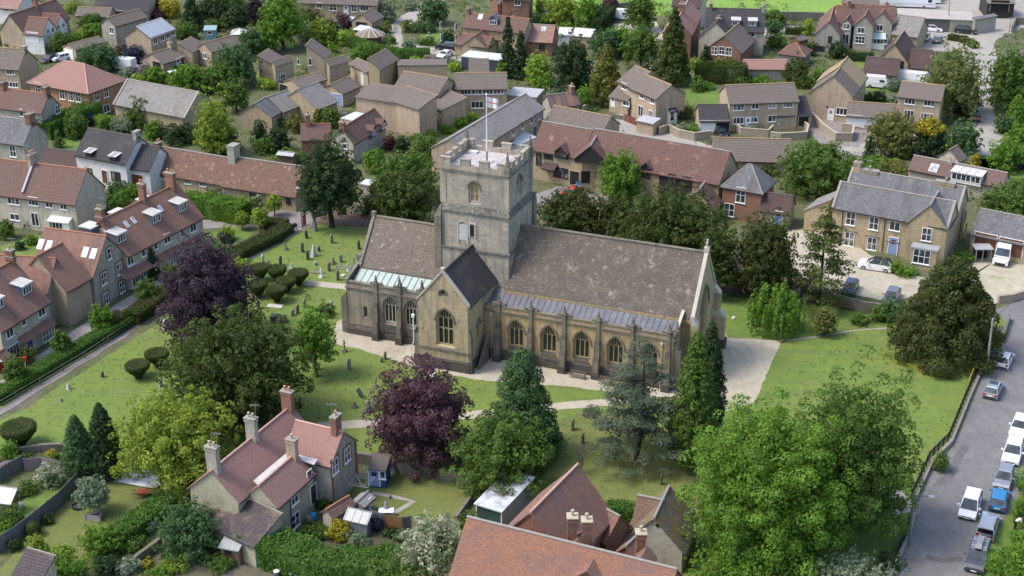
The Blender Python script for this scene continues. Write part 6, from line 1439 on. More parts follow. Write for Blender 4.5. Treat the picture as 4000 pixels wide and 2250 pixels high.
p('ball','b',1375,985,1560,1110,'bluish shrub in the vegetable garden')
p('ball','d',1280,960,1420,1060,'dark plants against the brown fence panel')
over()
hedge([(632,1385),(720,1422),(830,1462),(1010,1455)],3.4,2.6,'h','thick curving hedge across the bottom of the cottage garden',leaf=.24,wob=.2)
p('tree','w',995,1295,1185,1480,'elder bush covered in creamy blossom beside the terracotta roof',tc=.0)
p('ball','g',930,1390,1100,1520,'green mass of shrubs at the bottom edge under the elder')
p('ball','g',1150,1290,1205,1350,'shrubs beside the concrete garage')
hedge([(1525,1310),(1600,1318)],1.6,2.0,'h','short lime-topped hedge behind the terracotta wing')
p('ball','g',1555,1330,1605,1380,'shrub in the yard beside the stone hall')
p('ball','g',2345,1135,2385,1190,'bush growing over the roadside railing')
p('ball','d',2215,1390,2270,1440,'ivy clump at the foot of the near lamp post')
for i,(b,l)in enumerate((((2562,1170,2640,1250),'verge bush furthest up the right side of the road'),((2556,1232,2640,1325),'verge bush beside the blue car'),((2545,1335,2600,1375),'small verge shrub in front of the bright corner bush'))):
 p('ball','m',*b,l,group='bushes on the right verge')
 # ------------------------------------------------------------------ the village beyond, left to right
cell(0)
p('tree','b',785,428,1195,700,'round blue-green tree behind the pink hipped roof')
p('ball','v',1240,455,1455,655,'slate-blue rounded shrub beside the caravan')
p('ball','r',1165,470,1290,605,'dark red shrub next to the slate-blue one')
p('tree','m',1446,662,1676,860,'neat bright round tree right of the caravan',tc=.02)
p('ball','k',1385,630,1505,800,'pink blossomed bush left of the neat bright round tree')
p('tree','m',1690,650,2080,940,'light green tree with yellow flecks above the stone hall',tc=.02)
p('tree','g',1980,620,2420,930,'spreading green tree behind the golden poplar',tc=.02)
p('tree','b',2120,435,2580,830,'tall blue-green tree in the middle of the left village')
p('tree','g',2230,790,2500,1100,'dark-stemmed tree right of the golden poplar')
p('tree','ly',1950,900,2350,1560,'tall golden-green poplar in front of the slate hall',tc=.02)
p('tree','g',1245,965,1615,1300,'dark green tree in front of the slate hall eaves',tc=.02)
p('ball','m',1460,1210,1610,1420,'light shrub right of the dark green hall tree')
p('ball','s',1555,1225,1725,1385,'pale shrub below the slate hall wall')
p('ball','d',1670,1250,1920,1470,'dark bushy shrub beside the brick chimney of the white house')
p('ball','b',1840,1225,1995,1390,'blue-green shrub at the hall right corner')
p('ball','l',1950,1280,2090,1460,'lime shrub at the foot of the golden poplar')
hedge([(440,1400),(700,1295),(960,1195)],3.6,3.0,'h','long tall light hedge behind the left stone cottages',leaf=.28,wob=.3)
hedge([(925,1235),(1150,1285)],1.8,1.6,'l','bright yellow clipped hedge in front of the slate hall',leaf=.24)
p('ball','m',985,1165,1140,1320,'fresh shrub in front of the yellow hedge')
p('ball','v',815,1135,960,1270,'dark bluish shrub between the light hedge and the yellow hedge')
p('ball','g',660,1140,865,1420,'tall shrub standing against the light hedge')
p('cone','g',548,1300,628,1480,'small pointed conifer at the end of the light hedge')
p('ball','s',1110,1180,1350,1350,'straw-coloured bushes below the slate hall')
p('ball','s',765,995,925,1105,'grey-green shrub at the corner of the hipped house')
p('ball','d',915,1030,1045,1135,'dark shrub by the porch of the hipped house')
p('ball','ly',600,985,735,1065,'yellowish shrubs along the front of the hipped house')
p('tree','g',515,328,725,530,'green tree below the twin white gables')
p('ball','s',430,348,525,435,'pale globe shrub under the white gables')
p('ball','o',365,372,440,435,'olive clipped shrub by the white garage door')
p('ball','l',735,308,885,415,'lime shrub between the two green trees at upper left')
p('tree','m',845,240,1055,370,'light tree left of the grey-walled house')
p('tree','g',795,148,1045,310,'green tree below the dark-roofed bungalow')
p('ball','ly',665,28,800,145,'yellow-green shrub at the top left between roofs')
p('ball','e',1018,328,1145,440,'russet bush against the grey-walled house')
p('ball','b',-20,358,155,475,'blue-green bush at the upper left edge')
p('mound','o',45,425,265,500,'olive hedge-like bush behind the left chimney house')
p('ball','d',465,430,620,570,'dark bush beside the white motorhome')
p('ball','y',550,445,630,545,'golden shrub right of the dark motorhome bush')
p('tree','oo',1485,0,1655,145,'brown-leaved tree at the top left of the village')
p('ball','pp',1475,100,1655,215,'purple shrub under the brown-leaved tree')
p('ball','y',1600,0,1810,195,'large golden shrub near the top edge')
p('cone','d',1815,-80,2035,285,'dark pointed spruce near the top edge')
p('ball','g',1755,240,1975,415,'dense green shrub beside the solar-panel house')
p('tree','d',1975,-20,2310,215,'dark evergreen right of the pointed spruce')
p('tree','g',2120,-80,2500,170,'tall green tree at the top edge before the purple one')
p('tree','d',2245,40,2510,300,'dark leafy tree behind the white gazebo')
p('tree','p',2465,-30,2660,220,'dark purple tree at the top edge')
p('tree','g',2088,203,2205,305,'clipped round-headed tree above the teal shed',tc=.1)
p('ball','oo',2150,175,2300,290,'bronze shrub right of the clipped round-headed tree')
p('tree','b',2385,288,2680,540,'blue-green tree right of the white gazebo')
p('ball','s',1205,690,1365,800,'pale shrub in front of the caravan')
p('mound','l',1335,758,1425,818,'low lime shrub beside the pale caravan shrub')
p('mound','h',1725,668,1865,755,'clipped low green hedge clump by the buff bungalow')
cell(1)
p('tree','m',20,-70,490,450,'biggest bright green tree in the upper left of the village')
p('tree','e',420,10,725,190,'olive tree at the left end of the long cottage row')
p('ball','g',485,138,605,245,'green shrub below the olive tree')
p('tree','m',-50,295,205,530,'fresh green tree on the lawn left of the angular houses',tc=.06)
p('ball','s',395,230,605,430,'silver-green tree-like shrub beside the telegraph pole')
p('tree','ly',515,185,800,430,'yellow-green bushy tree above the angular houses')
p('ball','d',675,205,830,445,'dark tall shrub right of the yellow-green bushy tree')
p('tree','k',735,25,895,195,'tree with dusty pink blossom before the long cottage row')
p('ball','pp',815,118,960,320,'purple-leaved shrub behind the pale green lean-to')
p('ball','l',805,308,935,470,'light spiky shrub left of the slatted summerhouse')
p('ball','ly',935,290,1075,375,'yellowish bush behind the slatted summerhouse')
p('ball','d',1155,270,1290,365,'dark bush right of the slatted summerhouse')
p('ball','e',1265,228,1355,345,'russet shrub beside the winding lane')
p('tree','s',1225,15,1400,205,'pale tree between the cottage row and the lane')
p('ball','s',1485,12,1615,115,'grey bush at the top of the winding lane')
p('tree','b',1635,-20,1935,225,'dense blue-green tree left of the big red-tiled house')
hedge([(950,465),(1220,555),(1480,598),(1745,588)],2.2,2.0,'h','long curved clipped hedge below the winding lane',leaf=.26)
p('ball','m',955,448,1145,610,'light shrub under the left end of the curved hedge')
p('ball','m',715,445,825,545,'small light shrub between two angular houses')
p('ball','g',1295,368,1395,445,'pointed green shrub at the lane bend')
p('ball','s',1485,418,1595,498,'pale rounded shrub on the lane verge')
p('ball','e',1475,205,1565,335,'brownish shrub at the corner of the fountain lawn')
p('ball','b',1555,228,1705,335,'blue-grey bushes behind the fountain lawn')
p('ball','b',1695,238,1825,335,'bushes between the fountain lawn and the red-tiled house')
p('ball','d',1865,305,2000,450,'dark round tree against the honey-walled house')
p('mound','g',1640,385,1795,455,'low shrubs in front of the fountain lawn')
p('mound','l',1535,582,1730,662,'bright yellow-green shrub above the long flat wall')
p('ball','k',1695,565,1795,645,'peach coloured shrub right of the yellow-green one')
p('mound','l',1775,612,1890,655,'small lime shrub beside the peach one')
p('ball','s',1865,598,1965,665,'grey shrub left of the white mobile home')
p('ball','l',1945,642,2050,720,'lime shrub below the white mobile home')
p('tree','m',2425,620,2570,780,'bright little tree at the foot of the dark conifers',tc=.0)
p('cone','d',2440,175,2630,750,'left and taller of two dark conifers at the top centre')
p('cone','d',2575,310,2750,770,'right and shorter of two dark conifers at the top centre')
p('ball','d',765,722,875,815,'dark ball shrub against the blank lit wall')
p('ball','s',505,668,595,725,'silvery shrub in front of the narrow-window house')
p('mound','l',25,788,200,905,'yellow-green bush at the left end of the angular estate')
p('ball','m',1135,808,1215,870,'small round lime ball near the glazed porch')
p('cone','og',545,1098,695,1270,'golden dwarf conifer behind the mossy red cottage')
p('ball','o',435,1058,595,1160,'olive shrub below the lichened barns')
p('ball','e',300,1165,485,1345,'reddish shrubs left of the cottage chimney')
p('tree','g',655,1085,840,1280,'leafy tree right of the golden dwarf conifer',tc=.0)
p('ball','d',85,1128,315,1290,'dark shrub below the slate barn end')
p('ball','d',-30,1205,110,1470,'dark evergreen beside the golden poplar')
p('tree','d',105,1288,345,1520,'dark round tree left of the mossy red cottage',tc=.02)
p('ball','d',1695,1188,1835,1295,'dark shrub beside the blank-walled block')
p('ball','s',1805,1198,1935,1275,'white-tipped shrub in the long sloping garden')
p('ball','m',1925,1158,2015,1235,'small shrub by the garden wall of the twin window-band house')
p('mound','l',2095,1145,2235,1215,'lime plants at the top of the sloping garden')
p('mound','m',1975,1185,2125,1295,'leafy plants midway down the sloping garden')
p('mound','m',1875,1268,1995,1345,'plants lower down the sloping garden')
p('mound','l',1635,1288,1805,1385,'yellow-green plants at the bottom of the sloping garden')
p('ball','g',1550,1360,1860,1580,'broad green shrub below the sloping garden')
p('ball','r',1285,1358,1420,1520,'red-flowered climber on the cottage wall')
p('ball','d',1390,1370,1540,1540,'dark shrub beside the red-flowered climber')
p('ball','s',1930,955,2015,1055,'pale shrub at the gable of the window band house')
p('ball','m',1955,1008,2115,1118,'light bush in front of the twin window-band house')
p('ball','g',2005,903,2100,1025,'ivy on the wall of the twin window-band house')
cell(2)
p('tree','l',250,-30,355,135,'lime tree beside the brick house at the top')
p('tree','ly',330,-50,660,215,'wide yellow-green tree at the top edge')
p('ball','s',298,82,465,195,'white-variegated dome shrub below the yellow-green tree')
p('ball','m',275,148,415,240,'bright dome shrub in front of the variegated one')
p('tree','m',630,-50,880,280,'brilliant green tree above the glass-roofed lean-to',tc=.02)
p('ball','r',535,180,605,238,'little red acer beside the brilliant green tree')
p('mound','l',485,228,590,275,'yellow shrub behind the glass-roofed lean-to')
p('ball','b',195,128,295,235,'grey-green shrub behind the pink-red barn')
p('ball','d',825,48,965,200,'dark shrub left of the white van at the top')
p('tree','pp',920,-20,1055,120,'small copper tree at the top edge left of the field')
hedge([(850,345),(1000,190)],2.0,3.0,'d','dark hedge wedge leading up to the white van',leaf=.28)
p('tree','g',1130,-110,1450,275,'tall feathery tree overhanging the parking yard at the top')
p('cone','o',1445,85,1810,810,'tall dark pine with open top left of the brick house',clump=.2)
p('tree','b',775,295,1130,560,'mixed green tree above the golden cypress')
p('tree','m',930,265,1260,530,'light green tree below the parking yard')
p('tree','g',1110,260,1490,640,'leafy green tree left of the tall dark pine')
p('ball','w',1260,555,1540,715,'cream blossom shrub behind the stepped semis')
p('tree','d',390,345,825,920,'large black-green rounded tree in the upper middle')
p('cone','og',752,450,1148,1020,'golden-tipped broad cypress in the upper middle',clump=.2)
p('weep','m',580,660,755,910,'weeping willow between the black-green tree and golden cypress')
p('tree','l',135,525,405,850,'glowing lime tree left of the black-green tree',tc=.0)
p('ball','m',235,775,435,950,'green shrub at the foot of the glowing lime tree')
p('ball','s',325,885,525,970,'pale bushes behind the rusty-roofed cottage')
p('tree','m',645,885,795,1095,'little fresh tree right of the rusty-roofed cottage',tc=.04)
p('ball','ly',1785,585,1905,710,'yellow-green bush right of the tall dark pine')
hedge([(1840,820),(2340,830)],3.0,3.4,'o','dark unclipped hedge behind the curved-wall gardens',leaf=.28,wob=.3)
p('ball','e',1985,588,2340,690,'autumn-tinted shrubs below the arched windows')
p('cone','d',1895,450,1995,660,'small dark conifer beside the arched-window gable')
p('ball','g',1805,788,1955,930,'round green bush on the bright lawn of the semis')
p('ball','m',1935,838,2020,905,'lime bush right of the round one on the lawn')
p('ball','g',2195,738,2425,855,'green bush behind the long buff pair')
p('ball','m',2395,768,2600,850,'lighter bush behind the long buff pair')
p('ball','g',315,1035,470,1190,'green bush between grey terrace and rusty-roofed cottage')
p('ball','d',945,1262,1035,1325,'dark ball shrub behind the mews ridge')
p('ball','d',1645,1110,1715,1230,'dark clipped ball beside the white porch')
p('ball','e',1735,1068,1805,1205,'rusty shrub beside the double garage')
p('mound','s',1620,1255,1770,1330,'grey bedding plants behind the curved garden wall')
p('mound','m',1755,1265,1950,1335,'green bedding plants behind the curved garden wall')
p('mound','s',2325,1262,2515,1345,'variegated shrubs under the windows of the long buff pair')
cell(3)
p('ball','b',-20,195,155,350,'bluish tree-like shrub below the field wall')
p('tree','g',-60,110,175,260,'green tree at the corner of the green field',tc=.0)
p('ball','g',-10,338,175,490,'green bush left of the hipped red shed')
p('cone','l',360,185,455,345,'bright conical conifer beside the three-gabled house')
hedge([(180,345),(370,345)],1.6,1.4,'o','brownish hedge beside the top lane',leaf=.26)
p('ball','d',362,425,485,570,'ivy-dark bush at the corner of the three-gabled house')
p('ball','d',595,425,775,600,'dark bush in front of the three-gabled house')
hedge([(780,600),(1050,615)],2.0,1.5,'d','dark hedge below the lawn of the three-gabled house',leaf=.26)
p('ball','o',215,525,395,670,'tawny bush below the hipped red shed')
p('tree','o',145,615,415,815,'dark olive tree right of the low stone outbuilding',tc=.0)
p('ball','g',395,715,545,910,'leafy bush left of the part-tan roof')
p('ball','m',488,698,578,780,'light bush behind the part-tan roof')
p('mound','o',250,795,435,890,'dull hedge plants behind the long buff pair gable')
p('tree','pa',1550,395,2200,1175,'tall airy pale yellow-green ash tree at upper right',clump=.13,dens=.8,tc=.02)
p('ball','d',1755,880,2130,1145,'dark ivy growth around the pale ash trunks')
p('tree','g',2200,440,2680,1120,'big green tree at the right edge beside the upper road',tc=.0)
p('cone','m',2395,945,2610,1250,'conical green tree under the right edge tree')
p('ball','d',1048,920,1200,1040,'dark rounded shrub left of the four-window house')
p('ball','s',1195,960,1305,1060,'cream-tipped round shrub beside the four-window house')
p('ball','s',1205,795,1325,930,'pale shrub right of the white caravan roof')
p('mound','o',955,945,1065,1015,'brown-green low shrubs by the part-tan roof')
p('tree','e',985,1115,1510,1560,'olive-gold leafy tree in front of the white garages',tc=.02)
p('tree','d',1435,1215,1830,1580,'dark clipped tree with a brilliant yellow cap',tc=.0,cap='y')
p('tree','b',1822,1200,2150,1580,'rounded dark bush-tree beside the pickup',tc=.0)
p('col','d',972,1365,1072,1640,'clipped dark columnar tree below the curved wall')
p('tree','m',2215,1365,2600,1720,'bright rounded tree at the right edge above the lawn',tc=.02)
p('ball','b',2280,1140,2460,1360,'blue-green verge bush along the upper road')
p('ball','m',2430,1230,2640,1450,'light verge bush at the right edge')
cell(7)
p('ball','m',1195,150,1340,225,'yellow shrub left of the maroon bungalow')
p('ball','ly',1865,100,2005,200,'orange-gold shrub behind the maroon bungalow ridge')
p('cone','y',2040,95,2135,220,'golden conifer on the bright lawn at the right')
p('ball','s',1990,130,2080,215,'pale shrub between the two golden ones')
p('ball','d',2000,400,2140,520,'shrub at the right gable of the maroon bungalow')
p('ball','g',2360,380,2640,470,'bush row at the edge of the bright lawn')
p('ball','v',2480,90,2640,280,'mauve flowering bush at the right edge')
p('mound','m',1880,1090,2080,1200,'leafy plants beside the covered log store')
p('tree','g',1290,0,1450,130,'dark leafy bush under the olive-gold tree')
cell(4)
p('ball','b',1040,375,1300,545,'blue-green bush before the white rendered house')
p('ball','m',1190,415,1410,560,'light clipped bush below the brown garage door')
p('ball','h',1050,508,1270,640,'clipped hedge bush behind the terrace ridge')
p('ball','ly',1175,550,1300,620,'yellowish dome shrub behind the terrace ridge')
p('ball','o',995,615,1140,745,'olive ball shrub at the blank gable foot')
p('ball','s',660,705,885,850,'straggly pale shrub behind the terrace chimneys')
p('ball','d',1430,355,1525,440,'dark rounded shrub beside the brown garage door')
p('ball','d',1500,295,1665,430,'dark climber on the left end of the cottage row')
p('ball','b',2050,420,2370,545,'rambling shrub against the cottage row wall')
p('ball','w',2500,490,2690,640,'white rose bush by the cottage row door')
p('ball','g',-20,755,135,970,'leafy shrub at the left edge of the terrace garden')
p('ball','d',215,740,325,845,'dark ball shrub by the patio doors')
p('ball','d',165,985,235,1070,'small dark ball on the oval lawn')
p('ball','m',275,915,355,1020,'green shrub at the edge of the oval lawn')
p('ball','d',2240,930,2340,1000,'plum shrub beneath the topiary ball by the lane')
p('ball','g',100,330,240,400,'shrub behind the long old red roof')
cell(0)
p('ball','d',2050,1300,2400,1560,'dark bushes right of the golden poplar trunk')
p('ball','g',1290,1100,1470,1330,'shrubbery left of the pale hall shrub')
cell(1)
p('ball','g',-20,1380,200,1560,'green bushes above the cottage row ridge')
p('ball','m',200,1500,470,1660,'light bushes in the garden behind the cottage row')
# bare little tree
cell(14)
P0=at((690,410));root=empty('bare_tree',P0,'leafless grey little tree behind the terracotta roof','tree');b=MB();rg=random.Random(5)
def br(q,d,L,r,n):
 e=q+d*L;b.tube(q,e,r,r*.6,4)
 if n:
  for i in range(3):br(q+d*L*rg.uniform(.5,1),(d+Vector((rg.uniform(-.5,.5),rg.uniform(-.5,.5),rg.uniform(-.1,.4)))).normalized(),L*.68,r*.55,n-1)
for i in range(4):br(P0.copy(),Vector((rg.uniform(-.35,.35),rg.uniform(-.3,.3),1)).normalized(),1.7,.06,3)
kids(b,'branches',plain('grey_bark',(.16,.14,.12),.9),root)
# ------------------------------------------------------------------ low garden growth nobody could count
def inside(X,Y,poly):
 r=np.zeros(len(X),bool);j=len(poly)-1
 for i in range(len(poly)):
  (xi,yi),(xj,yj)=poly[i],poly[j]
  if yi!=yj:r^=((yi>Y)!=(yj>Y))&(X<(xj-xi)*(Y-yi)/(yj-yi)+xi)
  j=i
 return r
over()
def growth(name,reg,n,label,mat,sd,lo=.35,hi=1.1,leaf=.3,on=(),flat=1.0):
 rg=np.random.default_rng(sd);Rg=[(q.x,q.y)for q in(at(p_)for p_ in reg)]
 xs,ys=[a for a,b_ in Rg],[b_ for a,b_ in Rg];X=rg.uniform(min(xs),max(xs),n);Y=rg.uniform(min(ys),max(ys),n)
 ok=inside(X,Y,Rg)&((np.sin(X*.21+sd)+np.cos(Y*.17+X*.05)+rg.normal(size=n)*.7)>-.35)
 for i,f in enumerate(FOOT):
  if FNAME.get(i)not in on:ok&=~inside(X,Y,f)
 X,Y=X[ok],Y[ok];K=len(X);r=rg.uniform(lo,hi,K)**1.3;per=np.maximum(4 if on else 6,(r*r*26).astype(int));idx=np.repeat(np.arange(K),per);m=len(idx)
 e=rg.normal(size=(m,3));e[:,2]=np.abs(e[:,2])*flat;e/=np.linalg.norm(e,axis=1)[:,None]
 P_=np.stack([X,Y,np.zeros(K)],1)[idx]+e*(r[idx]*rg.uniform(.6,1,m))[:,None];nr=e+rg.normal(size=(m,3))*.5;nr/=np.linalg.norm(nr,axis=1)[:,None]
 me=leaf_mesh(name,P_,nr,np.full(m,leaf*.6),mat,sd,tone=rg.uniform(.05,.95,K)[idx]);o=bpy.data.objects.new(name,me);COL.objects.link(o);tag(o,label,'undergrowth');o['kind']='stuff'
UG=leafm('undergrowth_leaf',(.06,.125,.024),(.21,.31,.06),(.16,.18,.06))
growth('garden_undergrowth',[(-40,-60),(2640,-60),(2640,480),(1960,500),(1480,300),(1100,360),(900,420),(700,430),(620,360),(0,420)],15000,'rough low plants and shrubs filling the village gardens between the houses',UG,21)
growth('garden_undergrowth',[(-40,1150),(600,1150),(480,1330),(640,1480),(-40,1480)],700,'low border plants in the foreground gardens at the bottom left',UG,22,.2,.7,.2)
growth('garden_undergrowth',[(20,560),(270,500),(500,540),(480,560),(240,600),(60,660)],350,'low plants in the gardens behind the left terraces',UG,23,.2,.7,.25)
GT=leafm('grass_blades',(.09,.15,.026),(.15,.21,.04),(.155,.185,.05),tr=.3)
growth('grass',[(-60,1090),(60,1030),(420,800),(600,668),(790,565),(930,572),(1300,640),(1800,720),(2250,800),(2530,810),(2470,950),(2385,1130),(2290,1270),(2240,1440),(1700,1440),(1400,1240),(1180,1180),(890,1130),(600,1130),(0,1130)],8000,'rough tufts of longer grass scattered over the churchyard lawns',GT,31,.1,.35,.15,('churchyard_lawn','mown_lawn','shrub_lawn'),.4)
# ------------------------------------------------------------------ vehicles
def paint(name,c,metal=0.0,rough=.25):
 if name in MATS:return MATS[name]
 m,nt,b=new(name);b.inputs['Base Color'].default_value=c4(c);b.inputs['Roughness'].default_value=rough;b.inputs['Metallic'].default_value=metal
 b.inputs['Coat Weight'].default_value=.6;b.inputs['Coat Roughness'].default_value=.08
 f=noise(nt,coords(nt),6,3);nt.links.new(mixc(nt,ramp(nt,f,.3,.8),c,tuple(x*.9 for x in c)),b.inputs['Base Color'])
 return m
PW=paint('white_car_paint',(.80,.80,.81));PS=paint('silver_car_paint',(.50,.52,.55),.6);PG=paint('grey_car_paint',(.24,.25,.28),.5);PB=paint('black_car_paint',(.018,.018,.022));PBL=paint('blue_car_paint',(.03,.22,.48),.2);PR=paint('red_car_paint',(.55,.03,.03));PN=paint('navy_car_paint',(.03,.045,.10))
CGL=glassm('car_glass',(.035,.045,.055),.05);TYRE=plain('tyre_rubber',(.02,.02,.02),.85);RIM=plain('wheel_rim',(.40,.41,.42),.35,.8);LAMP=plain('lamp_lens',(.72,.74,.76),.12);TAIL=plain('tail_lens',(.35,.01,.01),.2);TRIM=plain('black_trim',(.022,.022,.024),.6);PLATE=plain('number_plate',(.7,.68,.5),.5);PLATEF=plain('front_number_plate',(.75,.75,.74),.5)
# profile: (x from rear to front, height of body top); cabin: base rear/front x, roof rear/front x, roof height
CT={'hatch':(4.05,.86,[(-2.02,.72),(-1.95,.92),(.72,.92),(1.75,.72),(2.02,.55)],(-1.93,1.02,-1.45,.25,1.47)),'suv':(4.6,.93,[(-2.3,.85),(-2.22,1.05),(.9,1.05),(2.0,.92),(2.28,.68)],(-2.2,1.2,-1.75,.35,1.68)),'estate':(4.6,.89,[(-2.3,.75),(-2.22,.95),(.9,.95),(2.05,.76),(2.3,.56)],(-2.2,1.15,-1.85,.3,1.5)),'mpv':(4.5,.90,[(-2.25,.8),(-2.18,.98),(1.0,.98),(1.95,.78),(2.25,.56)],(-2.15,1.5,-1.75,.45,1.62)),'coupe':(4.2,.88,[(-2.1,.72),(-2.0,.90),(.6,.88),(1.8,.70),(2.1,.52)],(-1.6,.9,-.95,.15,1.30)),}
def car(label,f,r,kind,mat,cat='car',roof=None,open_boot=False,roofbox=False,name='parked_car',near=None,group='cars parked in the village',pano=False):
 """f, r: ground points under the front and rear bumpers (one of them measured; near says which fixes the place)"""
 A,B=at(f),at(r);L,hw,prof,cab=CT[kind];d=(A-B);d.z=0;d.normalize()
 c=(A+B)/2 if near is None else(A-d*(L/2)if near=='f' else B+d*(L/2))
 root=empty(name,c,label,cat,group);e=Vector((-d.y,d.x,0))
 T=lambda x,y,z:c+d*x+e*y+Vector((0,0,z))
 b=MB()
 # lower body: lofted rings
 rings=[]
 for i,(x,z)in enumerate(prof):
  k=.90 if i in(0,len(prof)-1)else 1.0;zl=.34 if i in(0,len(prof)-1)else .20
  rings.append([T(x,-hw*k,zl),T(x,-hw*k*1.0,z*.62),T(x,-hw*k*.93,z),T(x,hw*k*.93,z),T(x,hw*k,z*.62),T(x,hw*k,zl)])
 for p,q in zip(rings[:-1],rings[1:]):
  for j in range(6):
   l=(j+1)%6;b.poly([p[j],q[j],q[l],p[l]][::-1])
 b.poly(rings[0]);b.poly(rings[-1][::-1])
 body=kids(b,'body',mat,root)
 b=MB();b.box(-L/2-.02,-hw*.86,.28,-L/2+.25,hw*.86,.46,T=T);kids(b,'rear_bumper',TRIM,root)
 b=MB();b.box(L/2-.28,-hw*.84,.24,L/2+.0,hw*.84,.42,T=T);kids(b,'front_bumper',TRIM,root)
 x0,x1,t0,t1,zr=cab;zb=prof[1][1]-.02;wb,wt=hw*.92,hw*.74
 lo=[T(x0,-wb,zb),T(x1,-wb,zb),T(x1,wb,zb),T(x0,wb,zb)];hi=[T(t0,-wt,zr-.06),T(t1,-wt,zr-.06),T(t1,wt,zr-.06),T(t0,wt,zr-.06)]
 g=MB();g.hexa(lo,hi)
 if not open_boot:kids(g,'windows',CGL,root)
 else:
  g=MB();g.hexa([T(x0+1.0,-wb,zb),T(x1,-wb,zb),T(x1,wb,zb),T(x0+1.0,wb,zb)],[T(t0+.9,-wt,zr-.06),T(t1,-wt,zr-.06),T(t1,wt,zr-.06),T(t0+.9,wt,zr-.06)]);kids(g,'windows',CGL,root)
  q=MB();q.box(x0-.02,-wb*.9,zb-.3,x0+1.0,wb*.9,zb+.04,T=T);kids(q,'boot_interior',SHADEIN,root)
  q=MB();q.hexa([T(t0-1.0,-wb,zr+.32),T(t0+.05,-wt,zr+.0),T(t0+.05,wt,zr+.0),T(t0-1.0,wb,zr+.32)],[T(t0-1.0,-wb,zr+.40),T(t0+.05,-wt,zr+.09),T(t0+.05,wt,zr+.09),T(t0-1.0,wb,zr+.40)]);kids(q,'tailgate',mat,root)
  for s in(-1,1):
   q=MB();q.tube(T(x0,s*wb,zb),T(t0,s*wt,zr),.06);kids(q,'pillar',mat,root)
 q=MB();rt0=t0+(.0 if not open_boot else .0)
 q.hexa([T(rt0-.05,-wt-.03,zr-.07),T(t1+.05,-wt-.03,zr-.07),T(t1+.05,wt+.03,zr-.07),T(rt0-.05,wt+.03,zr-.07)],[T(rt0+.05,-wt+.08,zr),T(t1-.08,-wt+.08,zr),T(t1-.08,wt-.08,zr),T(rt0+.05,wt-.08,zr)])
 rf=kids(q,'roof',roof or mat,root)
 if pano:
  q=MB();q.box(t0+.75,-wt+.14,zr-.02,t1-.12,wt-.14,zr+.015,T=T);kids(q,'sunroof',CGL,rf)
 for s in(-1,1):
  for a,bb in()if open_boot else(((x0,wb),(t0,wt)),((x1,wb),(t1,wt)),(((x0+x1)/2-.15,wb),((t0+t1)/2-.1,wt))):
   q=MB();q.tube(T(a[0],s*a[1],zb),T(bb[0],s*bb[1],zr-.05),.045,n=4);kids(q,'pillar',mat,root)
 for sx in(-L/2+.78,L/2-.84):
  for s in(-1,1):
   w=MB();w.tube(T(sx,s*(hw-.20),.32),T(sx,s*(hw+.015),.32),.325,n=14);wh=kids(w,'wheel',TYRE,root)
   w=MB();w.tube(T(sx,s*(hw-.02),.32),T(sx,s*(hw+.03),.32),.21,n=12);kids(w,'rim',RIM,wh)
 for s in(-1,1):
  z=prof[-1][1]
  w=MB();w.hexa([T(L/2-.42,s*hw*.86-.14,z-.06),T(L/2-.02,s*hw*.72-.16,z-.10),T(L/2-.02,s*hw*.72+.16,z-.10),T(L/2-.42,s*hw*.86+.1,z-.06)],[T(L/2-.42,s*hw*.80-.14,z+.13),T(L/2-.06,s*hw*.70-.16,z+.03),T(L/2-.06,s*hw*.70+.16,z+.03),T(L/2-.42,s*hw*.80+.1,z+.13)]);kids(w,'headlight',LAMP,root)
  w=MB();zt=prof[0][1];w.box(-L/2-.02,s*hw*.74-.13,zt-.12,-L/2+.12,s*hw*.74+.13,zt+.12,T=T);kids(w,'tail_light',TAIL,root)
  w=MB();w.box(x1-.42,s*(hw+.12)-.10,zb+.02,x1-.22,s*(hw+.12)+.10,zb+.18,T=T);kids(w,'mirror',mat,root)
 w=MB();w.box(-L/2-.03,-.26,.55,-L/2+.05,.26,.66,T=T);kids(w,'number_plate',PLATE,root)
 w=MB();w.box(L/2-.05,-.26,.34,L/2+.03,.26,.45,T=T);kids(w,'number_plate',PLATEF,root)
 w=MB();w.box(L/2-.1,-.42,.46,L/2+.01,.42,.54,T=T);kids(w,'grille',TRIM,root)
 if roofbox:
  w=MB();w.hexa([T(-1.3,-.36,zr+.12),T(.6,-.30,zr+.12),T(.6,.30,zr+.12),T(-1.3,.36,zr+.12)],[T(-1.2,-.30,zr+.48),T(.25,-.22,zr+.44),T(.25,.22,zr+.44),T(-1.2,.30,zr+.48)]);kids(w,'roof_box',plain('roof_box_grey',(.22,.22,.24),.35),root)
  for x in(-1.0,.1):
   w=MB();w.tube(T(x,-wt,zr+.08),T(x,wt,zr+.08),.035);kids(w,'roof_bar',PS,root)
 return root
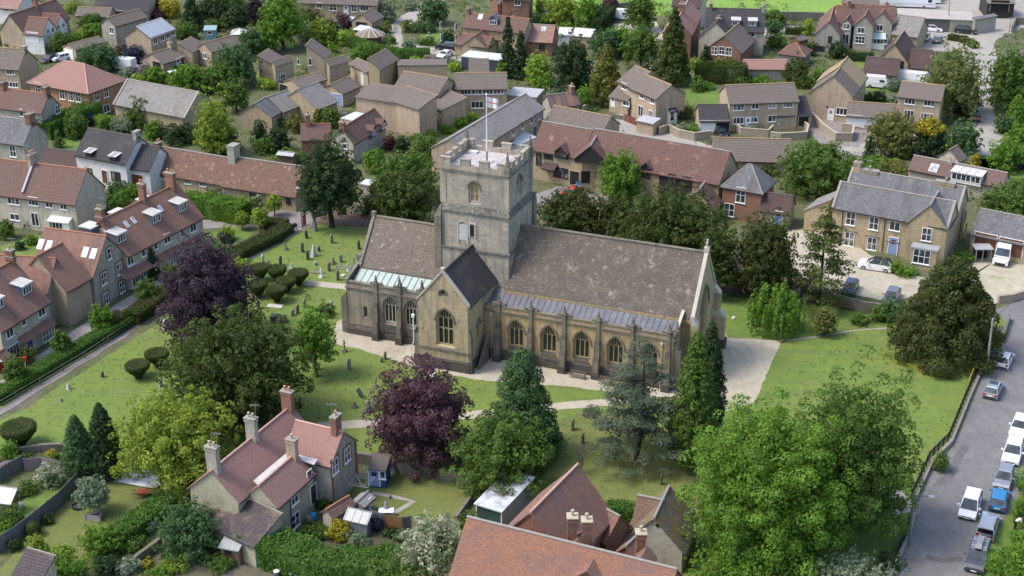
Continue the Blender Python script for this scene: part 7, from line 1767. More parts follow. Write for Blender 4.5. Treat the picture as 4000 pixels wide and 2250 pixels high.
def van(label,f,r,L,W_,Hh,mat,name='van',cat='van',near='f',nose=.9,group=None,wheels=True,front_glass=True):
 A,B=at(f),at(r);d=A-B;d.z=0;d.normalize();c=A-d*L/2 if near=='f' else(B+d*L/2 if near=='r' else(A+B)/2)
 root=empty(name,c,label,cat,group);e=Vector((-d.y,d.x,0));T=lambda x,y,z:c+d*x+e*y+Vector((0,0,z));h=W_/2;x1=L/2
 b=MB();lo=[T(-x1,-h,.35),T(x1,-h,.35),T(x1,h,.35),T(-x1,h,.35)]
 mid=[T(-x1,-h,1.05),T(x1-.05,-h,1.0),T(x1-.05,h,1.0),T(-x1,h,1.05)]
 up=[T(-x1,-h,1.05),T(x1-nose,-h,1.12),T(x1-nose,h,1.12),T(-x1,h,1.05)]
 top=[T(-x1+.05,-h*.88,Hh),T(x1-nose-.75 if nose else x1-.2,-h*.88,Hh),T(x1-nose-.75 if nose else x1-.2,h*.88,Hh),T(-x1+.05,h*.88,Hh)]
 b.hexa(lo,mid);b.hexa(up,top);kids(b,'body',mat,root)
 if front_glass:
  g=MB();xa,xb=x1-nose+.02,x1-nose-.73 if nose else x1-.18
  s=lambda k:(xa+(xb-xa)*k,h*(1-.12*k))
  k0,k1=.12,.70;(p,w0),(q,w1)=s(k0),s(k1);z0,z1=1.12+(Hh-1.12)*k0,1.12+(Hh-1.12)*k1
  g.hexa([T(p-.1,-w0*.92,z0),T(p+.03,-w0*.92,z0),T(p+.03,w0*.92,z0),T(p-.1,w0*.92,z0)],[T(q-.1,-w1*.92,z1),T(q+.03,-w1*.92,z1),T(q+.03,w1*.92,z1),T(q-.1,w1*.92,z1)]);kids(g,'windscreen',CGL,root)
 for sgn in(-1,1):
  g=MB();xs=x1-nose-.85
  g.box(xs-.9,sgn*h*.95-.04,1.3,xs,sgn*h*.95+.04,1.3+(Hh-1.3)*.45,T=T);kids(g,'side_window',CGL,root)
  if front_glass:
   g=MB();g.box(x1-.12,sgn*h*.72-.16,.72,x1+.0,sgn*h*.72+.16,.95,T=T);kids(g,'headlight',LAMP,root)
 if wheels:
  for sx in(-L*.3,L*.3):
   for sgn in(-1,1):
    w=MB();w.tube(T(sx,sgn*(h-.2),.36),T(sx,sgn*(h+.02),.36),.36,n=14);wh=kids(w,'wheel',TYRE,root);w=MB();w.tube(T(sx,sgn*(h-.02),.36),T(sx,sgn*(h+.035),.36),.2,n=10);kids(w,'rim',RIM,wh)
 q=MB();q.box(-L*.12,-.4,Hh-.02,L*.08,.4,Hh+.1,T=T);kids(q,'roof_vent',plain('vent_plastic',(.6,.6,.6),.4),root)
 if front_glass:
  q=MB();q.box(x1-.1,-.7,.36,x1+.04,.7,.62,T=T);kids(q,'bumper',TRIM,root)
 return root
RG='cars parked along the right-hand road'
cell(11)
car('white hatchback seen from behind, furthest up the right-hand road',(2420,640),(2335,825),'hatch',PW,near='r',group=RG)
car('silver car with dark glass sunroof, second from the top of the road',(2305,950),(2222,1130),'hatch',PS,near='r',pano=True,group=RG)
cell(15)
car('white car cut by the right edge of the picture, facing the camera',(2490,72),(2580,-160),'hatch',PW,near='f',group=RG)
car('white car parked nose-on just ahead of the grey hatchback',(2425,352),(2490,130),'suv',PW,near='f',group=RG)
car('grey car parked between the white one and the blue one',(2335,600),(2400,385),'hatch',paint('pale_grey_car_paint',(.36,.37,.40),.5),near='f',group=RG)
car('bright blue hatchback seen from behind on the verge side',(2340,620),(2292,825),'hatch',PBL,near='r',group=RG)
car('white people carrier driving down the middle of the road',(1990,900),(2075,640),'mpv',PW,near='f',name='moving_car')
car('silver estate car with its tailgate raised and boot open',(2240,880),(2165,1110),'estate',PS,near='r',open_boot=True,group=RG)
car('dark grey car with a roof box at the bottom of the road',(2060,1435),(2140,1170),'suv',paint('dark_grey_car_paint',(.10,.10,.115),.4),near='f',roofbox=True,roof=PG,group=RG)
cell(7)
car('white off-roader with black roof on the manor gravel drive',(915,1232),(1240,1280),'suv',PW,roof=PB,near=None)
van('white high-roofed camper van in front of the slate barn',(2325,1238),(2440,1040),6.0,2.05,2.75,PW,name='camper_van',cat='van')
cell(11)
car('silver car half hidden behind the manor garden wall',(1205,180),(1270,70),'hatch',PG,near='f')
car('car with pale windscreen behind the drooping conifer by the manor wall',(790,95),(840,0),'hatch',PN,near='f')
cell(6)
car('bright blue open sports car with a white cover in the mews yard',(640,475),(805,420),'coupe',PBL,roof=WHITE)
car('red car almost hidden by the yew beside the tower',(545,545),(640,512),'hatch',PR)
car('silver people carrier parked under the mews carport',(770,410),(935,375),'mpv',PS)
cell(2)
car('black and silver car parked askew before the double garage',(2150,1385),(2010,1310),'estate',PB,roof=PS)
van('white van in the parking yard near the top edge',(1190,200),(1045,192),5.0,1.95,2.3,PW,near=None)
car('small blue-grey car under the feathery tree in the parking yard',(1370,270),(1290,250),'hatch',paint('blue_grey_car_paint',(.25,.30,.42),.4))
cell(3)
car('white hatchback in front of the dark yard wall',(1755,322),(1565,305),'hatch',PW);car('black hatchback in front of the dark yard wall',(2085,345),(1890,325),'suv',PB)
car('silver car beside the lit wall of the annexe',(1560,425),(1615,345),'hatch',PS,near='f');car('grey car facing away next to the silver one, upper right',(1745,365),(1690,445),'hatch',PG,near='r')
van('small white touring caravan between two upper right houses',(1180,885),(1020,872),4.6,2.1,2.3,PW,name='caravan',cat='caravan',near=None,nose=.25,front_glass=False,wheels=True)
van('long white trailer behind the beige shed at the top right',(1640,78),(1125,62),13,2.5,3.2,PW,name='lorry_trailer',cat='trailer',near=None,nose=.05,front_glass=False)
van('white static caravan at the top edge of the yard',(1700,30),(1370,10),9,3,3.2,PW,name='static_caravan',cat='caravan',near=None,nose=.05,front_glass=False,wheels=False)
van('long white caravan roof glimpsed beside the four-window house',(1600,860),(1335,830),6.5,2.2,2.4,PW,name='caravan',cat='caravan',near=None,nose=.25,front_glass=False)
cell(0)
car('white car behind the ridge of the pink hipped roof',(530,625),(690,590),'hatch',PW);car('dark blue car beside the white touring caravan',(1265,755),(1385,745),'estate',PN)
car('red car with white roof by the clipped low hedge clump',(1670,800),(1762,785),'hatch',PR,roof=PW)
van('white touring caravan with two windows in the left village',(1170,690),(1315,705),5.0,2.2,2.4,PW,name='caravan',cat='caravan',near=None,nose=.3,front_glass=False)
van('white motorhome roof near the left edge',(300,500),(500,530),6,2.2,2.7,PW,name='motorhome',cat='motorhome',near=None,nose=.3,front_glass=False)
car('dark car in the shade near the left chimney house',(440,640),(540,600),'hatch',PB)
cell(1)
car('black car parked beside the honey-walled house',(1820,490),(2010,512),'suv',PB);car('pale car with open roof left of the mobile home',(1835,600),(1965,545),'coupe',PW)
cell(3)
# pickup
A,B=at((2060,1120)),at((2090,1285));d=(A-B).normalized();c=(A+B)/2;e=Vector((-d.y,d.x,0));T=lambda x,y,z:c+d*x+e*y+Vector((0,0,z))
root=empty('pickup_truck',c,'pale blue pickup truck with a rusty open bed on the upper lane','pickup');PM=paint('pale_blue_truck_paint',(.33,.40,.43));RB=plain('rusty_bed',(.22,.10,.08),.8)
b=MB();b.box(.3,-.85,.4,1.9,.85,1.1,T=T);b.hexa([T(.3,-.83,1.1),T(1.5,-.83,1.1),T(1.5,.83,1.1),T(.3,.83,1.1)],[T(.4,-.7,1.85),T(1.05,-.7,1.85),T(1.05,.7,1.85),T(.4,.7,1.85)]);kids(b,'cab',PM,root)
b=MB();b.hexa([T(.29,-.62,1.2),T(.33,-.62,1.2),T(.33,.62,1.2),T(.29,.62,1.2)],[T(.36,-.58,1.72),T(.40,-.58,1.72),T(.40,.58,1.72),T(.36,.58,1.72)]);kids(b,'rear_window',CGL,root)
b=MB();b.box(-2.3,-.88,.6,.2,.88,.7,T=T);b.box(-2.3,-.9,.7,.2,-.82,1.1,T=T);b.box(-2.3,.82,.7,.2,.9,1.1,T=T);b.box(-2.34,-.9,.6,-2.26,.9,1.1,T=T);kids(b,'bed',RB,root)
for sx in(-1.5,1.3):
 for s in(-1,1):b=MB();b.tube(T(sx,s*.65,.35),T(sx,s*.9,.35),.35,n=12);kids(b,'wheel',TYRE,root)
 # ------------------------------------------------------------------ gravestones
GR={'dark':coursed('dark_slate_stone',(.085,.085,.085),(.10,.10,.095),(.08,.08,.08),3,3,(.13,.13,.10)),'grey':plain('grey_headstone',(.22,.22,.215),.9,var=.25),'pale':plain('pale_headstone',(.45,.44,.41),.9,var=.2),'brown':plain('brown_headstone',(.17,.14,.11),.9,var=.25),'white':plain('white_marble',(.68,.68,.66),.6)}
GN='gravestones in the churchyard'
def grave(px,kind,mat,label,w=.65,h=1.25,lean=0.0,back=0.0,rz=None):
 P=at(px);b=MB();a=rad(-21+90)if rz is None else rad(rz);rg=random.Random(label)
 ct,st_=math.cos(a),math.sin(a)
 def T(x,y,z):x2,y2=x+z*lean,y+z*back;return P+Vector((ct*x2-st_*y2,st_*x2+ct*y2,z))
 t=.07
 def slab(pts,t=t,m=0):
  lo=[T(x,-t,z)for x,z in pts];hi=[T(x,t,z)for x,z in pts];b.hexa(hi,lo,m)
 if kind=='round':slab([(-w/2,-.2),(w/2,-.2),(w/2,h*.8),(w*.35,h*.94),(0,h),(-w*.35,h*.94),(-w/2,h*.8)])
 elif kind=='point':slab([(-w/2,-.2),(w/2,-.2),(w/2,h*.72),(0,h),(-w/2,h*.72)])
 elif kind=='square':slab([(-w/2,-.2),(w/2,-.2),(w/2,h*.9),(w*.42,h),(-w*.42,h),(-w/2,h*.9)])
 elif kind=='boulder':
  b.hexa([T(-w/2,-.25,-.1),T(w/2,-.3,-.1),T(w/2,.3,-.1),T(-w/2,.25,-.1)],[T(-.1,-.08,h),T(.08,-.08,h),T(.08,.08,h),T(-.1,.08,h)])
 elif kind=='cross':
  b.box(-.28,-.28,-.1,.28,.28,.16,T=T);b.box(-.19,-.19,.16,.19,.19,.34,T=T)
  b.box(-.07,-.06,.34,.07,.06,h,T=T);b.box(-.26,-.055,h*.68,.26,.055,h*.68+.14,T=T)
 elif kind=='obelisk':
  b.box(-.3,-.3,-.1,.3,.3,.18,T=T);b.hexa([T(-.18,-.18,.18),T(.18,-.18,.18),T(.18,.18,.18),T(-.18,.18,.18)],[T(-.05,-.05,h),T(.05,-.05,h),T(.05,.05,h),T(-.05,.05,h)])
 elif kind=='pillar':
  b.box(-.35,-.3,-.1,.35,.3,.25,T=T);b.box(-.26,-.22,.25,.26,.22,h*.8,T=T);b.lathe([(.05,0),(.2,.1),(.22,.22),(.12,.36),(.02,.4)],8,T(0,0,h*.8))
 elif kind=='ledger':b.box(-w/2,-h/2,-.1,w/2,h/2,.14,T=T)
 elif kind=='chest':
  b.box(-w/2,-h/2,-.1,w/2,h/2,.12,T=T);b.box(-w/2+.1,-h/2+.1,.12,w/2-.1,h/2-.1,.7,T=T);b.box(-w/2-.02,-h/2-.02,.7,w/2+.02,h/2+.02,.84,T=T)
 elif kind=='kerb':
  for q in((-w/2,-h/2,w/2,-h/2+.14),(-w/2,h/2-.14,w/2,h/2),(-w/2,-h/2+.14,-w/2+.14,h/2-.14),(w/2-.14,-h/2+.14,w/2,h/2-.14)):b.box(q[0],q[1],-.1,q[2],q[3],.15,T=T)
 elif kind=='bouquet':
  for i in range(7):c=(rg.uniform(-.25,.25),rg.uniform(-.25,.25));b.lathe([(.05,0),(.13,.1),(.1,.2),(.02,.25)],6,T(c[0],c[1],.02))
 nm={'cross':'grave_cross','chest':'chest_tomb','ledger':'grave_slab','kerb':'grave_kerb','bouquet':'flower_tribute','boulder':'memorial_stone'}.get(kind,'gravestone')
 o=b.build(nm,GR[mat],None,loc=P);tag(o,label,'grave' if kind!='bouquet' else 'flowers',GN if kind!='bouquet' else None)
Z1=lambda x,y:((x/6.133)*2.574,(860+y/6.133-563)*2.574)
cell(5)
for x,y,k,m,l,kw in((1215,430,'round','dark','tall dark leaning gravestone with a golden top by the lane',dict(lean=-.12)),(1410,252,'pillar','grey','pale pillar monument topped by an urn at the far corner',dict(h=1.9)),(1820,545,'point','grey','grey pointed gravestone alone in the middle of the far lawn',dict(lean=-.06,h=1.5)),(2470,692,'round','dark','blackest upright gravestone, nearest the chancel west gable',dict(lean=-.1,h=1.4)),(1115,760,'round','dark','dark round-headed gravestone left of the pale stone cone',dict(h=1.4)),(1250,945,'round','dark','dark leaning gravestone just below the pale stone cone',dict(lean=-.12,h=1.4)),(1385,862,'boulder','pale','big pale cone-shaped memorial stone on the far lawn',dict(w=1.2,h=1.75)),(1510,748,'square','dark','squat dark gravestone touching the pale stone cone',dict(h=.7,w=.6)),(720,712,'cross','brown','small brown grave cross near the lane railing',dict(h=1.1)),(170,1040,'round','pale','pale grey upright gravestone behind the first topiary bowl',dict(h=1.4)),(592,1088,'round','dark','dark gravestone standing right behind the topiary bowls',dict(h=1.4)),(310,1100,'cross','brown','little cross peeping over the back left topiary bowl',dict(h=.9)),(850,1160,'cross','pale','pale cross peeping over the rightmost topiary bowl',dict(h=.8)),(1430,1075,'square','pale','low broken whitish gravestone in the far lawn',dict(h=.5,w=.75)),(2045,1002,'round','grey','light grey gravestone leaning left near the chancel',dict(lean=-.18,h=1.2)),(1860,1058,'obelisk','dark','dark little obelisk on a white base',dict(h=1.0)),(1755,1212,'round','brown','brown gravestone just left of the kerbed graves',dict(h=1.3)),(2350,1112,'cross','grey','slender grey cross beside the chancel wall',dict(h=1.4)),(1480,1262,'ledger','brown','flat pinkish grave slab beside the white cross',dict(w=1.8,h=.8,rz=-15)),(1560,1375,'cross','white','white grave cross with a flower-strewn base',dict(h=1.4)),(1965,1432,'round','brown','tall brown gravestone near the gravel path at the chancel',dict(h=1.5,lean=-.05)),(2080,1342,'bouquet','white','white flowers lying on the grass beside the tall brown gravestone',{}),(2080,1155,'kerb','grey','stone-kerbed grave plot close to the chancel corner',dict(w=2.2,h=1.0,rz=-15)),(2210,1225,'cross','pale','pale cross right in front of the chancel corner',dict(h=1.3))):grave(Z1(x,y),k,m,l,**kw)
cell(9)
for x,y,k,m,l,kw in((28,205,'round','grey','leaning grey gravestone under the front topiary bowls',dict(lean=-.15)),(420,252,'round','brown','brown gravestone left of the slender bright tree',{}),(487,192,'point','grey','grey pointed gravestone behind the slender bright tree',{}),(370,275,'round','grey','shorter grey gravestone beside the brown one',dict(h=.9)),(757,190,'round','pale','small pale gravestone behind the reddish-brown bush',dict(h=.9)),(192,185,'ledger','pale','pale flat grave slab left of the slender bright tree',dict(w=2.0,h=1.0,rz=-12)),(225,335,'chest','dark','dark chest tomb left of the slender bright tree',dict(w=2.0,h=1.0,rz=-12)),(890,640,'cross','brown','tall cross on a stepped base beside the gravel path',dict(h=1.6)),(1300,712,'point','brown','jagged brown gravestone at the gravel path bend',dict(h=1.1,w=.5)),(1262,740,'point','grey','small gravestone left of the jagged brown one',dict(h=.7,w=.5)),(940,822,'round','grey','tall grey gravestone on the lawn before the transept',dict(h=1.5)),(625,818,'round','grey','gravestone in the shade of the slender bright tree',dict(h=.9)),(1200,1000,'cross','brown','tilted slim cross left of the plum-leaved tree',dict(h=1.2,lean=.25)),(1060,1082,'round','grey','steeply leaning grey gravestone slab on the middle lawn',dict(h=1.5,lean=-.6)),(992,1202,'cross','brown','small dark cross above the pink roof',dict(h=.8)),(1130,1245,'pillar','grey','ornate grey monument beside the plum-leaved tree',dict(h=1.5)),(808,1275,'round','grey','grey gravestone seen just over the pink roof ridge',dict(h=.9)),(1725,925,'chest','pale','white-topped chest tomb between the plum tree and transept',dict(w=1.9,h=1.1,rz=-15))):grave((x,y),k,m,l,**kw)
cell(8)
for x,y,k,m,l,kw in((690,1015,'boulder','pale','pale stump of a memorial alone on the left lawn',dict(w=.6,h=.7)),(1030,892,'point','brown','small pointed stone between lane and topiary bowls',dict(h=.8,w=.5)),(612,1138,'boulder','grey','tiny worn stone on the left lawn',dict(w=.45,h=.4)),(1618,985,'round','pale','pale gravestone at the edge of the big yew',dict(h=1.2)),(1665,415,'round','pale','tall pale gravestone under the copper beech',dict(h=1.4))):grave((x,y),k,m,l,**kw)
cell(10)
grave((610,1425),'round','brown','weathered gravestone between the conical trees on the near lawn',h=1.4);grave((2225,302),'ledger','pale','small pale marker stone flat in the right lawn',w=.8,h=.4);grave((2405,395),'ledger','pale','pale marker stone near the weeping tree',w=.6,h=.5)
cell(14)
grave((712,115),'round','brown','brown gravestone above the bare little tree',h=1.3);grave((1500,530),'round','dark','narrow dark gravestone alone on the near lawn',h=1.3,w=.4)
# ------------------------------------------------------------------ walls, fences, posts, garden things
cell(13)
RUB=coursed('mossy_rubble',(.21,.19,.155),(.16,.145,.12),(.12,.11,.09),.35,.18,(.12,.12,.08),(.28,.26,.22),ms=.1)
runwall([(975,300),(1200,335),(1440,395),(1700,455),(1950,500),(2170,530)],1.25,.45,RUB,'mossy stone churchyard wall behind the blue shed')
runwall([(2240,570),(2140,720),(2010,905)],.7,.35,RUB,'low stone garden wall running down beside the concrete garage')
FW=coursed('grey_fence',(.15,.15,.155),(.125,.125,.135),(.06,.06,.06),.14,3,ms=.004);FO=coursed('orange_fence',(.25,.13,.055),(.22,.115,.05),(.10,.05,.02),.14,3,ms=.004)
fence([(1150,915),(1290,968)],1.6,FW,'grey fence panels beside the greenhouse');fence([(1296,970),(1478,1000)],1.6,FO,'orange-brown fence panel right of the greenhouse');fence([(1484,1000),(1560,985)],1.6,FW,'short grey fence end beside the elder bush')
cell(12)
fence([(-30,1240),(190,1095),(375,950),(620,750),(830,520)],1.8,FW,'long weathered board fence crossing the foreground gardens',post=2.4);fence([(-30,530),(110,440),(260,360)],1.6,FW,'short board fence at the left edge of the gardens')
runwall([(1230,1449),(1400,1310),(1620,1150)],1.0,.4,RUB,'rough stone wall in the bottom left garden');runwall([(180,240),(420,205),(640,195)],1.0,.4,RUB,'churchyard boundary wall behind the left gardens')
fence([(260,400),(430,380),(620,420)],1.5,coursed('pinkish_fence',(.22,.18,.18),(.20,.165,.165),(.1,.08,.08),.14,3,ms=.004),'faded panel fence behind the cream-flowered shrub')
over()
IRON=plain('railing_black',(.012,.012,.014),.5)
runwall([(2300,1262),(2345,1165),(2392,1118),(2440,1000),(2482,905),(2512,832)],.55,.32,coursed('roadside_wall',(.33,.29,.25),(.27,.24,.20),(.2,.18,.15),.4,.2,(.2,.19,.14),ms=.08),'low roadside wall below the churchyard railing');runwall([(2302,1294),(2283,1361),(2255,1419),(2228,1480)],.55,.32,MATS['roadside_wall'],'low roadside wall near the bottom edge')
fence([(2292,1256),(2336,1160),(2384,1112),(2432,995),(2476,900),(2506,830)],1.15,IRON,'black railing along the top of the churchyard by the road','railing',1.2,'railing',rails=[.25,.45,.62,.78,.92,1.06,1.15]);fence([(2294,1292),(2274,1360),(2246,1418),(2218,1480)],1.15,IRON,'black railing near the bottom edge by the road','railing',1.2,'railing',rails=[.25,.45,.62,.78,.92,1.06,1.15])
ribbon('gate_path',[(2190,1215),(2235,1240),(2285,1290)],2.6,PALE,.05)
fence([(-20,1040),(215,902),(330,825),(425,762)],.9,plain('thin_wire_fence',(.12,.12,.12),.6),'thin post and wire fence between lane and churchyard',post=4.0,rails=[.45,.9])
fence([(640,640),(700,610),(760,575)],.9,MATS['thin_wire_fence'],'thin wire fence at the far end of the lane',post=4.0,rails=[.45,.9])
fence([(1850,722),(1920,735),(1992,746)],2.1,coursed('brown_close_boards',(.18,.13,.085),(.155,.11,.075),(.07,.05,.03),.14,3,ms=.004),'tall brown close-boarded fence under the yews')
cell(11)
runwall([(330,75),(480,110),(700,175),(960,240),(1220,275)],1.5,.4,RUB,'ivy-topped stone wall between churchyard and manor drive');runwall([(2310,150),(2450,135),(2600,85)],1.1,.4,coursed('drive_wall',(.36,.30,.24),(.31,.26,.2),(.24,.2,.16),.4,.2,ms=.08),'curving stone entrance wall at the right edge');runwall([(2350,545),(2385,430),(2420,320)],.9,.35,RUB,'broken stone wall between the bronze yew and the road')
cell(5)
runwall([(800,610),(960,645),(1120,690)],1.0,.4,RUB,'dark stone wall under the evergreens left of the tower');runwall([(560,745),(640,720),(640,640)],.9,.4,RUB,'short wall at the lane end beside the tall yew')
cell(2)
CURV=coursed('garden_block_wall',(.36,.30,.22),(.31,.26,.19),(.25,.21,.16),.4,.2,(.28,.25,.2),ms=.07)
runwall([(1480,1360),(1570,1330),(1680,1385),(1830,1415),(1990,1395)],1.4,.25,CURV,'curved stone-faced wall before the double garage garden',cope=STONE_T);runwall([(800,1215),(1000,1190),(1120,1205)],.8,.3,RUB,'low wall at the bend of the close')
fence([(1130,1215),(1310,1290),(1490,1355)],1.3,plain('red_brown_boards',(.17,.055,.04),.8),'red-brown board fence beside the close');runwall([(710,1145),(820,1080)],1.5,.3,CURV,'short block wall beside the rusty-roofed cottage')
runwall([(2190,1260),(2300,1360),(2574,1380),(2620,1330)],1.3,.25,CURV,'wall in front of the long buff pair',cope=STONE_T)
runwall([(1040,115),(1240,90)],1.8,.4,RUB,'old field wall behind the white van')
cell(3)
runwall([(280,1230),(400,1325),(385,1400),(120,1415),(20,1400)],1.3,.25,CURV,'looping block wall round the small front yard',cope=STONE_T);runwall([(440,1215),(560,1340),(680,1425),(840,1425),(855,1340),(740,1325)],1.5,.25,CURV,'rounded block wall enclosing the white door forecourt',cope=STONE_T)
runwall([(60,205),(380,210),(560,215)],2.0,.4,RUB,'long stone wall below the green field');runwall([(1535,310),(1800,322),(2120,318),(2270,300)],2.6,.4,coursed('dark_yard_wall',(.13,.12,.105),(.10,.095,.085),(.07,.065,.06),.4,.2,ms=.08),'dark stone yard wall behind the parked hatchbacks')
hedge([(1810,400),(1950,420),(2090,490)],1.4,1.2,'o','low dark hedge beside the upper road junction',leaf=.26)
runwall([(2450,330),(2480,250),(2574,250)],1.6,.4,RUB,'stone gateway wall at the upper right edge');
def pole(base,top,label,name='telegraph_pole',cat='pole',r=.12,mat=None,arm=None,lamp=False,cross=False):
 B=at(base);t=N(top);best=None
 for i in range(20,160):
  z=i*.1;q=proj((B.x,B.y,z));er=abs(q[1]-t[1])
  if best is None or er<best[0]:best=(er,z)
 z=best[1];u=onplane(top,Vector((0,B.y,0)),Vector((0,1,0)));dx=max(-.6,min(.6,u.x-B.x))
 root=empty(name,B,label,cat);m=mat or plain('grey_pole_wood',(.22,.20,.18),.9);b=MB();tp=Vector((B.x+dx,B.y,z));b.tube(B-Vector((0,0,.2)),tp,r,r*.65,8);kids(b,'post',m,root)
 if arm:
  b=MB();e=tp+Vector(arm);b.tube(tp-Vector((0,0,.4)),e,.05,.04,6);ar=kids(b,'arm',m,root);b=MB();b.hexa([e+Vector(q)for q in((-.1,-.1,-.1),(.5,-.12,-.08),(.5,.12,-.08),(-.1,.1,-.1))],[e+Vector(q)for q in((-.1,-.08,.06),(.42,-.08,.05),(.42,.08,.05),(-.1,.08,.06))]);kids(b,'lamp_head',plain('lamp_housing',(.55,.57,.6),.35),ar)
 if cross:b=MB();b.tube(tp-Vector((.7,0,.3)),tp-Vector((-.7,0,.3)),.05);kids(b,'cross_arm',m,root)
 return root,tp
CON=plain('concrete_post',(.33,.31,.28),.9);GRN=plain('green_post',(.13,.16,.13),.6)
cell(11);r1,tp1=pole((2190,868),(2262,300),'tall grey roadside pole beside the bronze yew with a stay wire','utility_pole',r=.17,mat=CON,arm=None)
S0=at((2018,930));b=MB();b.tube(S0,tp1-Vector((0,0,.8)),.025,n=4);kids(b,'stay_wire',BLACK,r1);b=MB();d=tp1-Vector((0,0,.8))-S0;b.tube(S0,S0+d*.22,.06,n=5);kids(b,'stay_guard',plain('yellow_guard',(.55,.40,.03),.5),r1)
b=MB();b.tube(tp1-Vector((0,0,.3)),tp1+Vector((2.5,2.5,.5)),.03,n=4);kids(b,'service_wire',BLACK,r1)
cell(15);pole((1412,1150),(1470,600),'green lamp post leaning over the near roadside wall','lamp_post','lamp post',r=.12,mat=GRN,arm=(1.5,0,-.5))
cell(5);pole((465,845),(428,440),'slim lamp post with a lantern at the end of the lane','lamp_post','lamp post',r=.07,mat=GRN,arm=(-.3,0,.05))
cell(1);pole((492,475),(478,315),'telegraph pole rising behind the angular houses',cross=True)
cell(3);pole((1808,305),(1832,-40),'telegraph pole between the white and black hatchbacks',cross=True);pole((2402,450),(2448,168),'telegraph pole at the upper road junction',cross=True);pole((2490,960),(2512,760),'street lamp among the trees at the right edge','lamp_post','lamp post',r=.1,mat=CON,arm=(-.9,0,.05))
cell(2);pole((1558,1340),(1572,990),'telegraph pole at the red-brown fence corner',r=.1);pole((1070,1290),(1074,1120),'lamp post at the bend of the close','lamp_post','lamp post',r=.07,mat=CON);pole((1850,1480),(1852,1235),'lamp post before the curved stone-faced wall','lamp_post','lamp post',r=.07,mat=GRN)
cell(0);pole((735,150),(740,-60),'telegraph pole at the top left beside the yellow-green shrub',cross=True)
# benches
def bench(px,rz,label,L=1.8):
 P=at(px);root=empty('bench',P,label,'bench');a=rad(rz);ct,s_=math.cos(a),math.sin(a);T=lambda x,y,z:P+Vector((ct*x-s_*y,s_*x+ct*y,z));m=plain('weathered_bench_wood',(.15,.115,.08),.85)
 b=MB()
 for y in(-.25,-.1,.05):b.box(-L/2,y,.42,L/2,y+.12,.46,T=T)
 kids(b,'seat',m,root);b=MB()
 for z in(.55,.68,.81):b.box(-L/2,.22,z,L/2,.26,z+.09,T=T)
 kids(b,'backrest',m,root)
 for x in(-L/2+.04,L/2-.12):
  for y,h in((-.27,.64),(.2,.92)):b=MB();b.box(x,y,0,x+.08,y+.07,h,T=T);kids(b,'leg',m,root)
  b=MB();b.box(x,-.2,.6,x+.08,.2,.65,T=T);kids(b,'armrest',m,root)
cell(10);bench((660,905),-21.5,'wooden bench against the aisle wall between two buttresses',1.9);bench((940,965),-21.5,'second wooden bench partly hidden by the grey-green cedar',1.6)
cell(11);bench((772,215),-18,'dark bench below the ivy-topped manor wall',2.0)
# log store
cell(7);P=at((2160,1195));root=empty('log_store',P,'open black-framed log store with grey roof beside the camper van','log store');T=lambda x,y,z:P+Vector((x,y,z));fm=plain('store_frame',(.28,.27,.26),.7)
for x in(-1.1,-.2,.9):
 for y in(0,1.6):b=MB();b.box(x,y,0,x+.1,y+.1,2.0,T=T);kids(b,'post',fm,root)
b=MB();b.box(-1.3,-.2,2.0,1.2,1.9,2.12,T=T);kids(b,'roof',plain('store_roof',(.34,.34,.35),.6),root);b=MB();b.box(-1.05,1.5,.05,.95,1.58,1.95,T=T);b.box(-1.1,.1,.05,-1.06,1.5,1.95,T=T);kids(b,'panel',SHADEIN,root)
# red post box by the terrace
cell(8);P=at((262,815));root=empty('post_box',P,'small red letter box on a white post in the terrace front garden','letter box');b=MB();b.box(P.x-.05,P.y-.05,0,P.x+.05,P.y+.05,1.0);kids(b,'post',WHITE,root);b=MB();b.box(P.x-.22,P.y-.18,1.0,P.x+.22,P.y+.18,1.55);b.box(P.x-.25,P.y-.21,1.55,P.x+.25,P.y+.21,1.63);kids(b,'box',REDP,root)
cell(5);P=at((415,880));root=empty('litter_bin',P,'black bin on a post beside the lane corner','bin');b=MB();b.tube(P,P+Vector((0,0,1.3)),.05);kids(b,'post',BLACK,root);b=MB();b.lathe([(.16,0),(.24,.06),(.26,.5),(.2,.6)],8,P+Vector((-.3,0,.7)));kids(b,'bin_body',BLACK,root)
for px,l in(((480,830),'reddish gate post at the lane corner, left of two'),((497,815),'reddish gate post at the lane corner, right of two')):
 P=at(px);b=MB();b.box(P.x-.12,P.y-.12,0,P.x+.12,P.y+.12,1.7);b.box(P.x-.16,P.y-.16,1.7,P.x+.16,P.y+.16,1.8);tag(b.build('gate_post',plain('reddish_post',(.16,.06,.06),.8),None,loc=P),l,'post')
 # cottage garden things
cell(13);P=at((1070,660));root=empty('rotary_dryer',P,'rotary washing line on the lawn beside the blue shed','washing line');AL=MATS['aluminium'];b=MB();b.tube(P,P+Vector((0,0,1.8)),.03);kids(b,'post',AL,root);b=MB();tips=[]
for i in range(4):
 a=i*math.pi/2+.5;q=P+Vector((math.cos(a)*1.45,math.sin(a)*1.45,1.95));tips.append(q);b=MB();b.tube(P+Vector((0,0,1.3)),q,.022,n=4);kids(b,'arm',AL,root)
b=MB()
for k in(1,.75,.5):
 for i in range(4):p_,q_=tips[i],tips[(i+1)%4];c0=P+Vector((0,0,1.95));b.tube(c0+(p_-c0)*k,c0+(q_-c0)*k,.012,n=3)
kids(b,'line',plain('washing_line',(.6,.6,.58),.6),root)
P=at((1310,830));b=MB();b.lathe([(.30,0),(.34,.3),(.27,.8),(.16,1.1),(.12,1.2),(.15,1.3),(.12,1.45),(.02,1.5)],10,P);tag(b.build('garden_parasol',plain('grey_canvas',(.26,.27,.31),.8),None,loc=P,smooth=True),'closed grey parasol standing on the cottage lawn','parasol')
